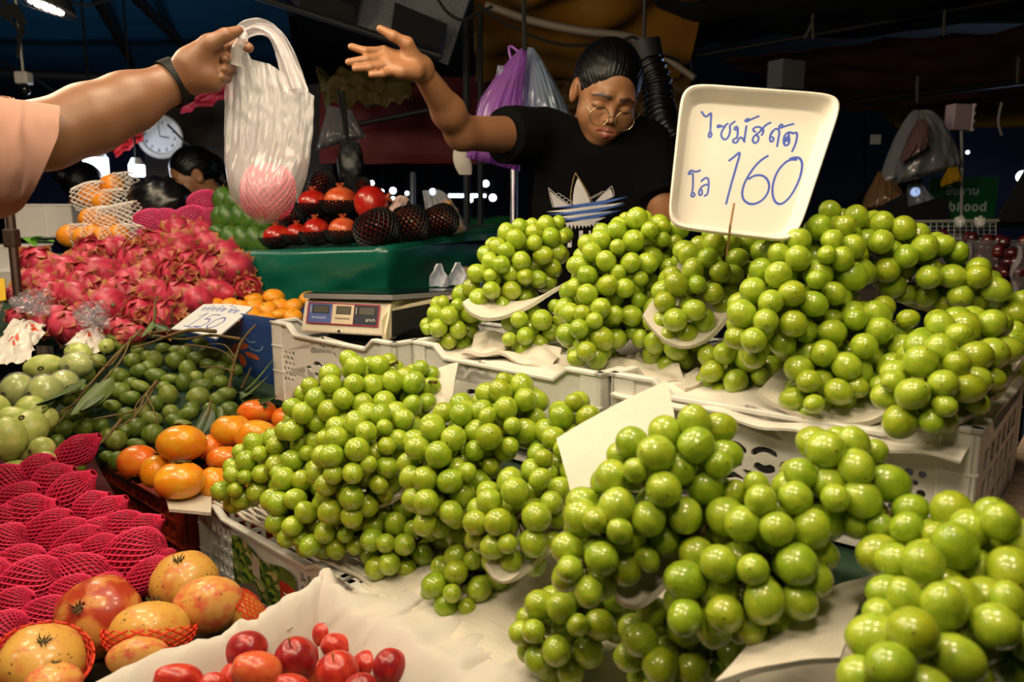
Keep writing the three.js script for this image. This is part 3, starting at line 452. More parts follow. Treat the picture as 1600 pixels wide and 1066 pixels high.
function twig(label, lines, leaves, cat = 'twig') {                         // lines: [radius, [px, py, d]...]
  const base = at(...lines[0][1]), t = thing('mango_twig', label, cat, base, 0, 'mango twigs');
  lines.forEach(([r, ...pts], i) => mesh(i ? 'side_twig' : 'twig', sweep(pts.map((q) => at(...q).sub(base)), (s) => r * 0.78 * (1.15 - 0.5 * s) * (1 + 0.12 * Math.sin(s * 31)), 20, 6), twigMat, t));
  leaves.forEach(([a, b, roll, k, w]) => leafBetween(t, base, at(...a), at(...b), roll, k, w));
}
twig('long bundle of thin mango twigs running down the left of the heap', [[0.0035, [222, 515, 1.68], [180, 556, 1.62], [120, 625, 1.46], [92, 660, 1.4]], [0.003, [215, 520, 1.68], [170, 570, 1.6], [130, 610, 1.5], [113, 616, 1.46]], [0.0025, [205, 527, 1.66], [190, 562, 1.6], [150, 605, 1.5], [128, 622, 1.46], [70, 660, 1.38]], [0.002, [190, 548, 1.63], [168, 572, 1.58], [140, 560, 1.58]], [0.002, [175, 590, 1.55], [155, 607, 1.5], [176, 612, 1.48]]],
  [[[128, 592, 1.52], [60, 640, 1.36], 0.5, 0, 0.3], [[176, 588, 1.5], [112, 655, 1.38], -0.2, 1, 0.3], [[150, 598, 1.5], [130, 648, 1.38], 0.3, 0, 0.34], [[110, 600, 1.52], [68, 654, 1.37], 0.9, 2, 0.26]]);
twig('thick cut mango twig lying across the white 150 card', [[0.0045, [337, 518, 1.5], [300, 516, 1.53], [268, 524, 1.58], [235, 536, 1.64], [205, 545, 1.66]], [0.0035, [376, 530, 1.5], [330, 524, 1.52], [290, 530, 1.55], [240, 524, 1.64]], [0.003, [262, 517, 1.6], [225, 522, 1.66], [200, 530, 1.68]], [0.0025, [290, 538, 1.56], [345, 548, 1.53], [366, 566, 1.5], [366, 582, 1.5]]], []);
twig('upright mango twig with narrow leaves in front of the dragon fruit', [[0.004, [238, 528, 1.68], [241, 500, 1.7], [243, 470, 1.72], [246, 462, 1.72]]], [[[240, 505, 1.69], [268, 520, 1.66], 0.5, 2, 0.3], [[271, 515, 1.7], [268, 478, 1.72], 1.4, 2, 0.28], [[240, 500, 1.7], [222, 530, 1.64], 0.2, 1, 0.26], [[243, 480, 1.72], [238, 520, 1.68], 1.2, 0, 0.22]]);
twig('leaning bare mango twig right of the heap, in front of the blue carton', [[0.004, [358, 606, 1.47], [368, 560, 1.48], [378, 533, 1.49], [400, 507, 1.5]], [0.003, [378, 606, 1.45], [385, 592, 1.44], [392, 575, 1.43]], [0.002, [368, 560, 1.48], [352, 540, 1.5], [322, 538, 1.53]], [0.002, [366, 580, 1.47], [340, 574, 1.5], [312, 574, 1.52]]],
  [[[380, 612, 1.44], [432, 562, 1.42], 0.2, 1, 0.2], [[376, 622, 1.43], [424, 588, 1.4], 0.2, 1, 0.26], [[378, 630, 1.42], [436, 622, 1.4], 0.4, 2, 0.3], [[374, 612, 1.44], [420, 640, 1.4], 0.6, 2, 0.3]]);
twig('branching mango twig in the middle of the heap', [[0.003, [245, 595, 1.52], [226, 620, 1.46], [214, 640, 1.43], [145, 655, 1.4]], [0.003, [243, 596, 1.52], [228, 630, 1.45], [205, 655, 1.4], [182, 670, 1.38]], [0.0025, [247, 598, 1.52], [230, 615, 1.47], [240, 640, 1.42], [247, 662, 1.4]], [0.002, [236, 606, 1.5], [212, 635, 1.44], [212, 655, 1.4]]], []);
twig('reddish mango twig reaching over a pink net to a single mango', [[0.0035, [190, 655, 1.38], [160, 690, 1.33], [135, 708, 1.3], [124, 720, 1.29]], [0.002, [160, 690, 1.33], [142, 698, 1.32], [146, 690, 1.32]]], []);
twig('dry leafy mango twig behind the topmost persimmon', [[0.003, [330, 625, 1.45], [325, 645, 1.42], [312, 668, 1.39]]], [[[330, 640, 1.42], [318, 682, 1.36], 0.4, 2, 0.3], [[328, 630, 1.44], [300, 690, 1.36], 0.2, 2, 0.26], [[340, 635, 1.44], [345, 665, 1.4], 0.8, 1, 0.3]]);
// --- guavas
{
  const mats = [0, 1].map((k) => phys(0xffffff, 0.42, { map: spotted([0.66, 0.72, 0.36], [0.78, 0.80, 0.48], [0.42, 0.44, 0.2], { k: k * 4 + 2, s0: 0.5, sf: 14 }), clearcoat: 0.12 }));
  const geo = ballGeo((d) => { const n = 1 + 0.035 * noise(d.x * 3, d.y * 3, d.z * 3) + 0.012 * noise(d.x * 11, d.y * 11, d.z * 11); return d.clone().multiplyScalar(n); }, 24, 16), calyx = new THREE.TorusGeometry(0.12, 0.05, 6, 10); calyx.translate(0, 0, 1.0);
  const film = phys(0xffffff, 0.18, { transmission: 0.92, thickness: 0, ior: 1.45 }), cm = std(0x3a3016, 0.9);
  const wrapGeo = ballGeo((d) => d.clone().multiplyScalar(1.06 + 0.05 * Math.abs(noise(d.x * 4, d.y * 4, d.z * 4)) + 0.03 * noise(d.x * 12, d.y * 5, d.z * 12)).add(V3(0.15 * Math.max(0, d.x - 0.8), 0.2 * Math.max(0, d.y - 0.85), 0)), 30, 20);
  const L = [[68, 573, 58, 38, 1.62, 0], [120, 570, 52, 38, 1.62, 1], [123, 553, 56, 36, 1.7, 0], [28, 611, 50, 54, 1.52, 1], [70, 612, 52, 52, 1.5, 1], [100, 600, 44, 42, 1.55, 1], [12, 686, 56, 70, 1.3, 0], [45, 670, 56, 60, 1.34, 0], [17, 654, 54, 38, 1.4, 0], [66, 702, 42, 38, 1.3, 0], [24, 731, 44, 24, 1.3, 0], [73, 717, 36, 24, 1.28, 0], [25, 708, 40, 38, 1.33, 0], [167, 541, 24, 24, 1.7, 0], [-12, 640, 50, 50, 1.4, 0], [70, 655, 40, 40, 1.4, 0], [48, 640, 46, 44, 1.46, 0]];
  const labels = ['large pale guava lying sideways, left of the wrapped ones', 'wrapped guava in clear film beside the mango twigs', 'guava at the back of the guava heap', 'guava in clear film nearest the left border', 'guava in clear film, second from the left border', 'guava in clear film partly under a leaf', 'big guava at the left border below the wrapped ones', 'big guava with a dark calyx left of the mangoes', 'guava at the left border just under the wrapped ones', 'small guava at the foot of the mangoes', 'guava half covered by a pink net at the left', 'small guava touching a pink net below the mangoes', 'guava low in the heap above the pink nets', 'single guava among the mango stalks at the back', 'guava cut by the left border', 'guava under the front mangoes', 'guava under the wrapped ones'];
  reseed(88);
  L.forEach(([px, py, w, h, d, wrap], i) => { const t = thing('guava', labels[i], 'guava', V3(), 0, 'guavas at the left'); mesh('skin', geo, mats[i % 2], t); mesh('calyx', calyx, cm, t); if (wrap) mesh('plastic_wrap', wrapGeo, film, t); lay(t, px, py, d, w, h, rr(-0.2, 0.2)); t.rotateY(rr(-0.9, 0.9)); if (i === 7) t.rotateX(-0.9); });
}
// --- foam nets over fruit: strands wound both ways round a profile
function netGeo(prof, n, turns, r, seg = 22, flat = false, w0 = 0, w1 = 1) {  // prof(t) -> [axial, radius]
  const out = [];
  for (const dir of [1, -1]) for (let k = 0; k < n; k++) {
    const pts = []; for (let i = 0; i <= seg; i++) { const t = lerp(w0, w1, i / seg), [x, q] = prof(t), a = dir * turns * t * Math.PI * 2 + k / n * Math.PI * 2; pts.push(V3(x, q * Math.cos(a), q * Math.sin(a))); }
    const c = pts, g = grid((s, t) => { const i = Math.round(t * seg), p = c[i], d = c[Math.min(seg, i + 1)].clone().sub(c[Math.max(0, i - 1)]).normalize(), o = V3(0, p.y, p.z).normalize(), b = d.clone().cross(o), a = -s * Math.PI * 2; return p.clone().addScaledVector(o, Math.cos(a) * r).addScaledVector(b, Math.sin(a) * r); }, 4, seg);
    out.push(g);
  }
  return join(out);
}
// --- pink netted fruit: a pile of drop shapes, nets pulled to a neck
const pinkNet = std(0xe62e62, 0.6), pinkFlesh = phys(0x8e1a30, 0.5), pinkNetPale = std(0xe0467e, 0.6);
const dropProf = [(t) => { const a = t * Math.PI; return [-Math.cos(a) * (t > 0.5 ? 1.0 + 0.35 * smooth(0.5, 1, t) : 1.0), 0.08 + 0.95 * Math.pow(Math.sin(a), 0.72) * (t > 0.6 ? 1 - 0.55 * smooth(0.6, 0.92, t) : 1) + (t > 0.93 ? 0.12 * (t - 0.93) / 0.07 : 0)]; }, (t) => { const a = t * Math.PI; return [-Math.cos(a), 0.06 + 0.95 * Math.pow(Math.sin(a), 0.65)]; }, (t) => { const a = t * Math.PI; return [-Math.cos(a) * (t > 0.5 ? 1.25 : 1.05), 0.16 + 0.86 * Math.pow(Math.sin(a), 0.8) * (t > 0.65 ? 1 - 0.4 * smooth(0.65, 1, t) : 1)]; }];
const dropFlesh = dropProf.map((f) => { const g = new THREE.LatheGeometry(Array.from({ length: 17 }, (_, i) => { const [x, r] = f(i / 16 * 0.92 + 0.02); return new THREE.Vector2(i === 0 || i === 16 ? 0.001 : r * 0.93, x * 0.93); }), 20); g.rotateZ(-Math.PI / 2); return g; });
const pinkNets = dropProf.map((f) => netGeo(f, 23, 0.36, 0.04, 24));
{
  const L = [[119, 707, 76, 46, 0.6, 0], [14, 752, 62, 52, -0.2, 1], [56, 738, 62, 48, 0.6, 2], [82, 751, 66, 50, 0.5, 0], [110, 772, 84, 58, 0.75, 0], [24, 780, 72, 46, 0.35, 2], [40, 803, 88, 56, 0.3, 0], [143, 792, 58, 46, 0.6, 0], [168, 803, 66, 48, 0.65, 0], [72, 826, 84, 46, 0.5, 2], [178, 826, 86, 46, 0.4, 2], [95, 838, 80, 44, 0.55, 2], [222, 828, 64, 44, 0.6, 0], [115, 852, 84, 44, 0.55, 2], [208, 868, 98, 76, 0.5, 1], [142, 866, 84, 44, 0.5, 2], [28, 880, 76, 52, 0.4, 2], [136, 894, 92, 54, -0.15, 0], [49, 912, 92, 78, 0.45, 1], [229, 902, 76, 48, 0.6, 2], [12, 846, 58, 54, 0.3, 1], [70, 962, 76, 56, 0.3, 2], [12, 990, 56, 70, 0.2, 1], [98, 880, 70, 50, 0.4, 1], [160, 925, 70, 50, 0.5, 1], [262, 870, 26, 24, 0.4, 1], [20, 945, 60, 50, 0.4, 2], [10, 812, 54, 46, 0.3, 2], [150, 836, 60, 50, 0.4, 1], [-12, 905, 56, 60, 0.3, 2], [112, 925, 66, 50, 0.3, 1]];
  const labels = heapLabels(L, 22, 'crimson netted fruit at front left');
  reseed(4242);
  L.forEach(([px, py, w, h, rot, k], i) => { const t = thing('netted_fruit', labels[i], 'fruit', V3(), 0, 'fruit in crimson foam nets'), d = 1.3 - (py - 707) * 0.00125; mesh('flesh', dropFlesh[k], pinkFlesh, t); mesh('foam_net', pinkNets[k], pinkNet, t); lay(t, px, py, d, w * (k === 1 ? 1 : 0.92), h, rot + rr(-0.08, 0.08), h); t.rotateX(rr(0, 6)); });
}
// --- pomegranates at the bottom left
const crownShape = (r, h, n = 6) => { const g = grid((s, t) => { const a = -s * Math.PI * 2, tooth = t > 0.6 ? 0.5 + 0.5 * Math.cos(a * n) : 0, q = r * (0.8 - 0.25 * Math.sin(t * 2.6) + 0.5 * t * t); return V3(q * Math.cos(a), 0.9 + h * t * (t > 0.6 ? 0.65 + 0.5 * tooth : 1), q * Math.sin(a)); }, 24, 8, true); return g; };
const pomGeo = ballGeo((d) => { const a = Math.atan2(d.z, d.x), k = 1 + 0.025 * Math.cos(a * 5 + 0.6) * (1 - d.y * d.y) + 0.012 * noise(d.x * 4, d.y * 4, d.z * 4); return V3(d.x * k, d.y * 0.95 * k, d.z * k); }, 30, 20);
const crownGeo = crownShape(0.3, 0.42);
{
  const yellow = [0, 1].map((k) => phys(0xffffff, 0.38, { map: spotted([0.82, 0.62, 0.28], [0.80, 0.42, 0.24], [0.25, 0.16, 0.08], { k: 3 + k * 8, f: 2.0, a: 0.05, b: 0.5, s0: 0.55, sf: 10, spots: 0.75 }), clearcoat: 0.2 })), red = phys(0xffffff, 0.36, { map: spotted([0.80, 0.54, 0.26], [0.66, 0.20, 0.10], [0.35, 0.12, 0.06], { k: 17, f: 1.9, a: -0.2, b: 0.25, s0: 0.5, sf: 12 }), clearcoat: 0.2 }), pinky = phys(0xffffff, 0.38, { map: spotted([0.84, 0.62, 0.32], [0.82, 0.38, 0.27], [0.3, 0.2, 0.1], { k: 23, f: 2.4, a: -0.15, b: 0.35, s0: 0.56, sf: 10 }), clearcoat: 0.2 });
  const crownMat = std(0x4a3d1c, 0.9), dryCrown = join(Array.from({ length: 9 }, (_, k) => sweep([V3(0.1 * Math.cos(k * 0.7), 0.9, 0.1 * Math.sin(k * 0.7)), V3((0.16 + 0.05 * (k % 3)) * Math.cos(k * 0.7), 1.05, (0.16 + 0.05 * (k % 3)) * Math.sin(k * 0.7)), V3((0.28 + 0.07 * (k % 2)) * Math.cos(k * 0.7 + 0.2), 1.1 + 0.06 * (k % 3), (0.28 + 0.07 * (k % 2)) * Math.sin(k * 0.7 + 0.2))], (s) => 0.06 * (1.05 - s), 6, 5)).concat([(() => { const q = new THREE.SphereGeometry(0.15, 10, 6); q.scale(1, 0.4, 1); q.translate(0, 0.95, 0); return q; })()])), netMat = std(0xe8401c, 0.5), skirt = netGeo((t) => [lerp(-0.98, 0.1, t), 0.05 + 1.07 * Math.sqrt(Math.max(0, 1 - lerp(-0.96, 0.1, t) ** 2)) + 0.05 * t], 18, 0.3, 0.03, 14); skirt.rotateZ(Math.PI / 2);
  const L = [[152, 964, 134, 108, 0.98, red, 0, 0.15, -0.9, 'large red and yellow pomegranate with dry crown, right of the crimson nets'], [234, 985, 118, 92, 0.92, yellow[0], 1, 0.05, -0.45, 'yellow pomegranate in an orange foam net below the large red one'], [288, 908, 104, 90, 1.05, yellow[1], 0, 0.0, -0.35, 'yellow speckled pomegranate against the white lattice crate'], [326, 945, 106, 88, 0.98, pinky, 0, 0.3, 0.9, 'pink flushed pomegranate beside the cloth of the carton'], [66, 1030, 124, 88, 0.86, yellow[0], 1, -0.35, 0.3, 'pomegranate with a dry crown in an orange net at the bottom left'], [84, 1066, 84, 60, 0.8, pinky, 0, 0, 0.4, 'pomegranate cut by the bottom border at the left'], [386, 962, 88, 56, 1.0, yellow[1], 1, 2.2, 0.5, 'pomegranate in an orange net squeezed between crate and cloth'], [216, 1028, 92, 58, 0.84, pinky, 0, 0.3, 1.0, 'pink pomegranate half behind the white cloth']];
  reseed(91);
  for (const [px, py, w, h, d, m, net, rot, tilt, label] of L) { const t = thing('pomegranate', label, 'pomegranate', V3(), 0, 'pomegranates at the bottom left'); mesh('rind', pomGeo, m, t); { const c = mesh('crown', dryCrown, crownMat, t); c.scale.set(0.62, 0.8, 0.62); c.position.y = 0.16; } if (net) mesh('foam_net', skirt, netMat, t); lay(t, px, py, d, w, h, rot, w * 0.95); if (!net) { t.rotateX(tilt * -0.9); } else t.rotateX(tilt); }
}
// --- small red fruit in the carton
{
  const m = [[[0.68, 0.13, 0.13], [0.80, 0.26, 0.17]], [[0.54, 0.09, 0.12], [0.70, 0.15, 0.14]], [[0.86, 0.42, 0.24], [0.80, 0.26, 0.16]]].map(([a, b], k) => phys(0xffffff, 0.3, { map: spotted(a, b, [0.8, 0.5, 0.35], { k: k * 6, s0: 0.52, sf: 22, spots: 0.3 }), clearcoat: 0.25, clearcoatRoughness: 0.25 }));
  const geo = ballGeo((d) => V3(d.x * (1 - 0.1 * d.y), d.y - 0.14 * Math.exp(-(1 - d.y) * 12) + 0.05 * Math.exp(-(1 + d.y) * 12), d.z * (1 - 0.1 * d.y)), 26, 18), stalk = sweep([V3(0, 0.82, 0), V3(0.04, 1.1, 0.03), V3(0.12, 1.45, 0.05)], (s) => 0.035 + 0.02 * smooth(0.8, 1, s), 8, 6), sm = std(0x8a7a3a, 0.8);
  const L = [[277, 1060, 78, 44, 0.78, 0, 1.3, 0], [333, 1032, 50, 58, 0.84, 0, 0.5, 0], [383, 1018, 84, 62, 0.84, 1, -1.0, 0], [424, 1003, 58, 42, 0.88, 0, -0.9, 1], [400, 1048, 84, 58, 0.79, 2, 1.2, 0], [462, 1030, 68, 76, 0.83, 1, 0.1, 1], [506, 990, 42, 44, 0.9, 0, 0.3, 0], [527, 1012, 60, 42, 0.87, 0, 0.9, 0], [527, 1050, 68, 66, 0.81, 0, 0.1, 1], [572, 1040, 46, 54, 0.84, 0, -0.3, 0], [610, 1042, 56, 60, 0.81, 1, 0.3, 0], [330, 1068, 50, 34, 0.78, 0, 0.2, 0], [456, 1072, 60, 36, 0.76, 0, 1.2, 0], [495, 1052, 34, 60, 0.84, 2, 0, 0], [650, 1070, 50, 40, 0.8, 0, 0, 0], [365, 1060, 50, 50, 0.82, 0, 0.6, 0], [430, 1040, 50, 50, 0.87, 0, 0, 0], [560, 1075, 60, 44, 0.78, 1, 0.4, 0], [490, 1020, 50, 50, 0.9, 0, 0, 0]];
  const labels = heapLabels(L, 16, 'small red fruit in cloth lined carton');
  labels[4] = 'orange pink fruit, palest in the cloth lined carton'; labels[5] = 'dark red fruit standing with an upright stalk in the carton'; labels[2] = 'dark red fruit lying slantwise at the back left of the carton'; labels[8] = 'red fruit with a stalk lying in its pale hollow, right of the dark one';
  reseed(33);
  L.forEach(([px, py, w, h, d, k, rot, st], i) => { const t = thing('red_fruit', labels[i], 'fruit', V3(), 0, 'small red fruit in the carton'); mesh('skin', geo, m[k], t); if (st) mesh('stalk', stalk, sm, t); lay(t, px, py, d, Math.abs(Math.sin(rot)) > 0.7 ? h : w, Math.abs(Math.sin(rot)) > 0.7 ? w : h, rot); t.rotateX(rr(0, 0.5)); });
}
// --- dragon fruit
{
  const bodyMats = [0, 1, 2].map((k) => phys(0xffffff, 0.42, { map: spotted([0.66, 0.14, 0.24], [0.80, 0.26, 0.36], [0.5, 0.1, 0.2], { k: k * 5, s0: 0.45, sf: 10, spots: 0.4 }) }));
  const body = ballGeo((d) => V3(d.x, d.y, d.z).multiplyScalar(1 + 0.03 * noise(d.x * 5, d.y * 5, d.z * 5)), 20, 14);
  const scaleMat = new THREE.MeshStandardMaterial({ color: 0xffffff, roughness: 0.5, vertexColors: true });
  const scaleGeos = [0, 1, 2].map((k) => { const g = slab((s, t) => { const w = 0.33 * (1 - t ** 1.9) * (1 + 0.35 * Math.sin(t * 3)) + 0.008, x = (s - 0.5) * 2; return V3(x * w, -0.08 + 0.1 * t + (0.14 + 0.1 * k) * t * t * t - 0.1 * x * x * (1 - t), 0.62 * t); }, 4, 6, 0.02); const p = g.attributes.position, c = new Float32Array(p.count * 3); for (let i = 0; i < p.count; i++) { const t = p.getZ(i) / 0.62, q = smooth(0.45, 0.95, t) * 0.9, e = Math.abs(p.getX(i)) > 0.2 ? 0.12 : 0; const col = mix3([0.42, 0.028, 0.07], [0.46, 0.26, 0.06], clamp(q + e)); c[i * 3] = col[0]; c[i * 3 + 1] = col[1]; c[i * 3 + 2] = col[2]; } g.setAttribute('color', new THREE.Float32BufferAttribute(c, 3)); return g; });
  const tailGeo = new THREE.CylinderGeometry(0.09, 0.13, 0.14, 8); tailGeo.rotateZ(Math.PI / 2); tailGeo.translate(-1.0, 0, 0); const tailMat = std(0x6a6a3a, 0.85);
  const protos = [0, 1, 2].map((k) => {
    reseed(900 + k); const t = new THREE.Group(); mesh('skin', body, bodyMats[k], t); mesh('stem_end', tailGeo, tailMat, t);
    const N = k === 1 ? 16 : 26;
    for (let i = 0; i < N; i++) { const x = lerp(-0.88, 0.9, (i + 0.5) / N), a = i * 2.39996 + k, r = Math.sqrt(1 - x * x), n = V3(x, r * Math.cos(a), r * Math.sin(a)), along = V3(1, 0, 0).addScaledVector(n, -x).normalize(); const m = mesh('scale', scaleGeos[Math.floor(rnd() * 3)], scaleMat, t), side = n.clone().cross(along); m.quaternion.setFromRotationMatrix(new THREE.Matrix4().makeBasis(side, n, along)); m.position.copy(n).multiplyScalar(1.0); m.rotateY(rr(-0.25, 0.25)); m.scale.setScalar(rr(0.8, 1.15) * (k === 1 ? 0.9 : 1)); }
    for (let i = 0; i < 7; i++) { const a = i / 7 * 6.283, m = mesh('scale', scaleGeos[2], scaleMat, t); m.position.set(0.94, 0.2 * Math.cos(a), 0.2 * Math.sin(a)); const n = V3(0.2, Math.cos(a), Math.sin(a)).normalize(), along = V3(1, 0.35 * Math.cos(a), 0.35 * Math.sin(a)).normalize(), side = n.clone().cross(along).normalize(); m.quaternion.setFromRotationMatrix(new THREE.Matrix4().makeBasis(side, along.clone().cross(side).negate().negate(), along)); m.scale.setScalar(0.75); }
    return t;
  });
  const L = [[59, 410, 56, 42], [98, 428, 52, 50], [53, 441, 54, 40], [141, 396, 52, 42], [159, 428, 68, 48], [209, 407, 50, 42], [246, 385, 46, 46], [277, 359, 42, 34], [285, 390, 50, 48], [313, 366, 44, 40], [330, 383, 48, 42], [204, 441, 46, 42], [237, 424, 40, 38], [268, 430, 50, 40], [297, 433, 42, 40], [330, 424, 52, 50], [367, 421, 50, 48], [342, 455, 54, 32], [387, 451, 40, 34], [242, 458, 56, 40], [282, 464, 58, 44], [169, 480, 66, 56], [118, 464, 60, 42], [79, 464, 46, 44], [51, 475, 42, 32], [220, 490, 50, 44], [259, 497, 44, 50], [85, 493, 50, 30], [107, 511, 66, 44], [28, 497, 36, 28], [187, 514, 54, 32], [210, 523, 36, 26], [18, 462, 26, 24], [298, 411, 40, 38], [135, 490, 40, 36], [185, 455, 44, 40], [128, 445, 44, 40], [310, 470, 44, 40], [355, 400, 44, 42], [130, 412, 40, 36], [75, 448, 40, 36], [180, 388, 44, 34], [260, 408, 40, 36], [66, 508, 44, 36]];
  const labels = heapLabels(L, 16, 'dragon fruit in heap behind mangoes');
  labels[21] = 'largest smooth dragon fruit at the front of the heap'; labels[4] = 'wide pale pink dragon fruit left of the heap centre'; labels[29] = 'dragon fruit at the far left beside the crumpled bag';
  reseed(6060);
  L.forEach(([px, py, w, h], i) => { const k = i === 21 || i === 4 || i === 9 ? 1 : i % 5 === 2 ? 1 : i % 2 ? 0 : 2, t = protos[k].clone(); t.name = numbered('dragon_fruit'); tag(t, labels[i], 'dragon fruit', 'dragon fruit heap'); scene.add(t); const d = 2.4 - (py - 359) * 0.0041; lay(t, px, py, d, w * 1.12, h * 1.12, rr(-0.5, 0.5)); t.rotateY(rr(-1.2, 1.2) + (rnd() < 0.5 ? Math.PI : 0)); t.rotateX(rr(0, 6)); });
}
// --- oranges in the blue carton
{
  const mats = [0, 1].map((k) => phys(0xffffff, 0.42, { map: spotted([0.95, 0.58, 0.10], [0.93, 0.66, 0.16], [0.8, 0.46, 0.07], { k, f: 3, sf: 30, s0: 0.25, spots: 0.25 }) })), geo = ballGeo((d) => d.clone().multiplyScalar(1 - 0.04 * Math.exp(-(1 - d.y) * 22)).multiply(V3(1, 0.93, 1)), 22, 15), nub = new THREE.SphereGeometry(0.09, 8, 5); nub.scale(1, 0.5, 1); nub.translate(0, 0.9, 0); const nm = std(0x5a6a2a, 0.8);
  const L = [[335, 476, 30, 22], [359, 476, 28, 20], [397, 468, 30, 24], [399, 479, 30, 26], [428, 464, 34, 26], [417, 485, 34, 26], [437, 478, 30, 24], [459, 479, 30, 26], [390, 498, 46, 40], [415, 501, 34, 26], [438, 493, 32, 22], [481, 466, 28, 20], [378, 478, 24, 18], [458, 494, 30, 22], [350, 494, 34, 30]];
  const labels = heapLabels(L, 9, 'orange in blue carton');
  labels[8] = 'largest orange in front, beside the edge of the 150 card'; reseed(71);
  L.forEach(([px, py, w, h], i) => { const t = thing('orange', labels[i], 'orange', V3(), 0, 'oranges in the blue carton'); mesh('peel', geo, mats[i % 2], t); mesh('stem_end', nub, nm, t); lay(t, px, py, 2.02 - (py - 464) * 0.0045, w, h, rr(-0.4, 0.4), w); t.rotateX(rr(-0.3, 0.8)); });
}

// ---------- the tarp covered table at the back with its fruit ----------
const greenTarp = phys(0x0b5c4a, 0.3, { clearcoat: 0.5, clearcoatRoughness: 0.25 });
{
  const edge = [at(70, 398, 2.75), at(220, 396, 2.5), at(385, 393, 2.2), at(600, 386, 1.98), at(640, 381, 2.06), at(700, 370, 2.24), at(795, 352, 2.55), at(830, 352, 2.7)], curve = new THREE.CatmullRomCurve3(edge, false, 'catmullrom', 0.1);
  const g = slab((s, t) => {
    const p = curve.getPointAt(s), a = curve.getTangentAt(s), n = V3(-a.z, 0, a.x).normalize(); if (n.z > 0) n.negate();   // n points back
    if (t < 0.35) { const k = 1 - t / 0.35; return p.addScaledVector(n, 0.6 * k).add(V3(0.1 * k, 0.004 * noise(s * 14, k * 4), 0)); }
    const k = (t - 0.35) / 0.65, fold = 0.045 * Math.sin(s * 11 + k * 2.5) * k + 0.06 * noise(s * 16 + k * 4, k * 2) * k + 0.03 * noise(s * 28 - k * 7, k * 3, 5) * k + 0.012 * noise(s * 40 - k * 12, k * 5, 2) * k + 0.02 * Math.exp(-(((s - 0.63) / 0.02) ** 2)) * k;
    return p.addScaledVector(n, -0.012 * Math.min(1, k * 8) + fold * 1.3 + 0.05 * k).add(V3(0, -0.42 * k, 0));
  }, 90, 40, 0.002);
  const t = thing('display_table', 'low display table under a shiny dark green tarp, carrying netted pomegranates', 'table'); mesh('tarp', g, greenTarp, t);
  const top = box(1.2, 0.03, 0.4); top.rotateY(-0.25); top.translate(-0.98, 1.17, -2.72); mesh('tabletop', top, tableWood, t);
  for (const [x, z] of [[-1.35, -2.6], [-0.15, -2.3], [-1.2, -2.95], [0.0, -2.6]]) mesh('leg', box(0.04, 1.18, 0.04, x, 0.59, z), tableWood, t);
}
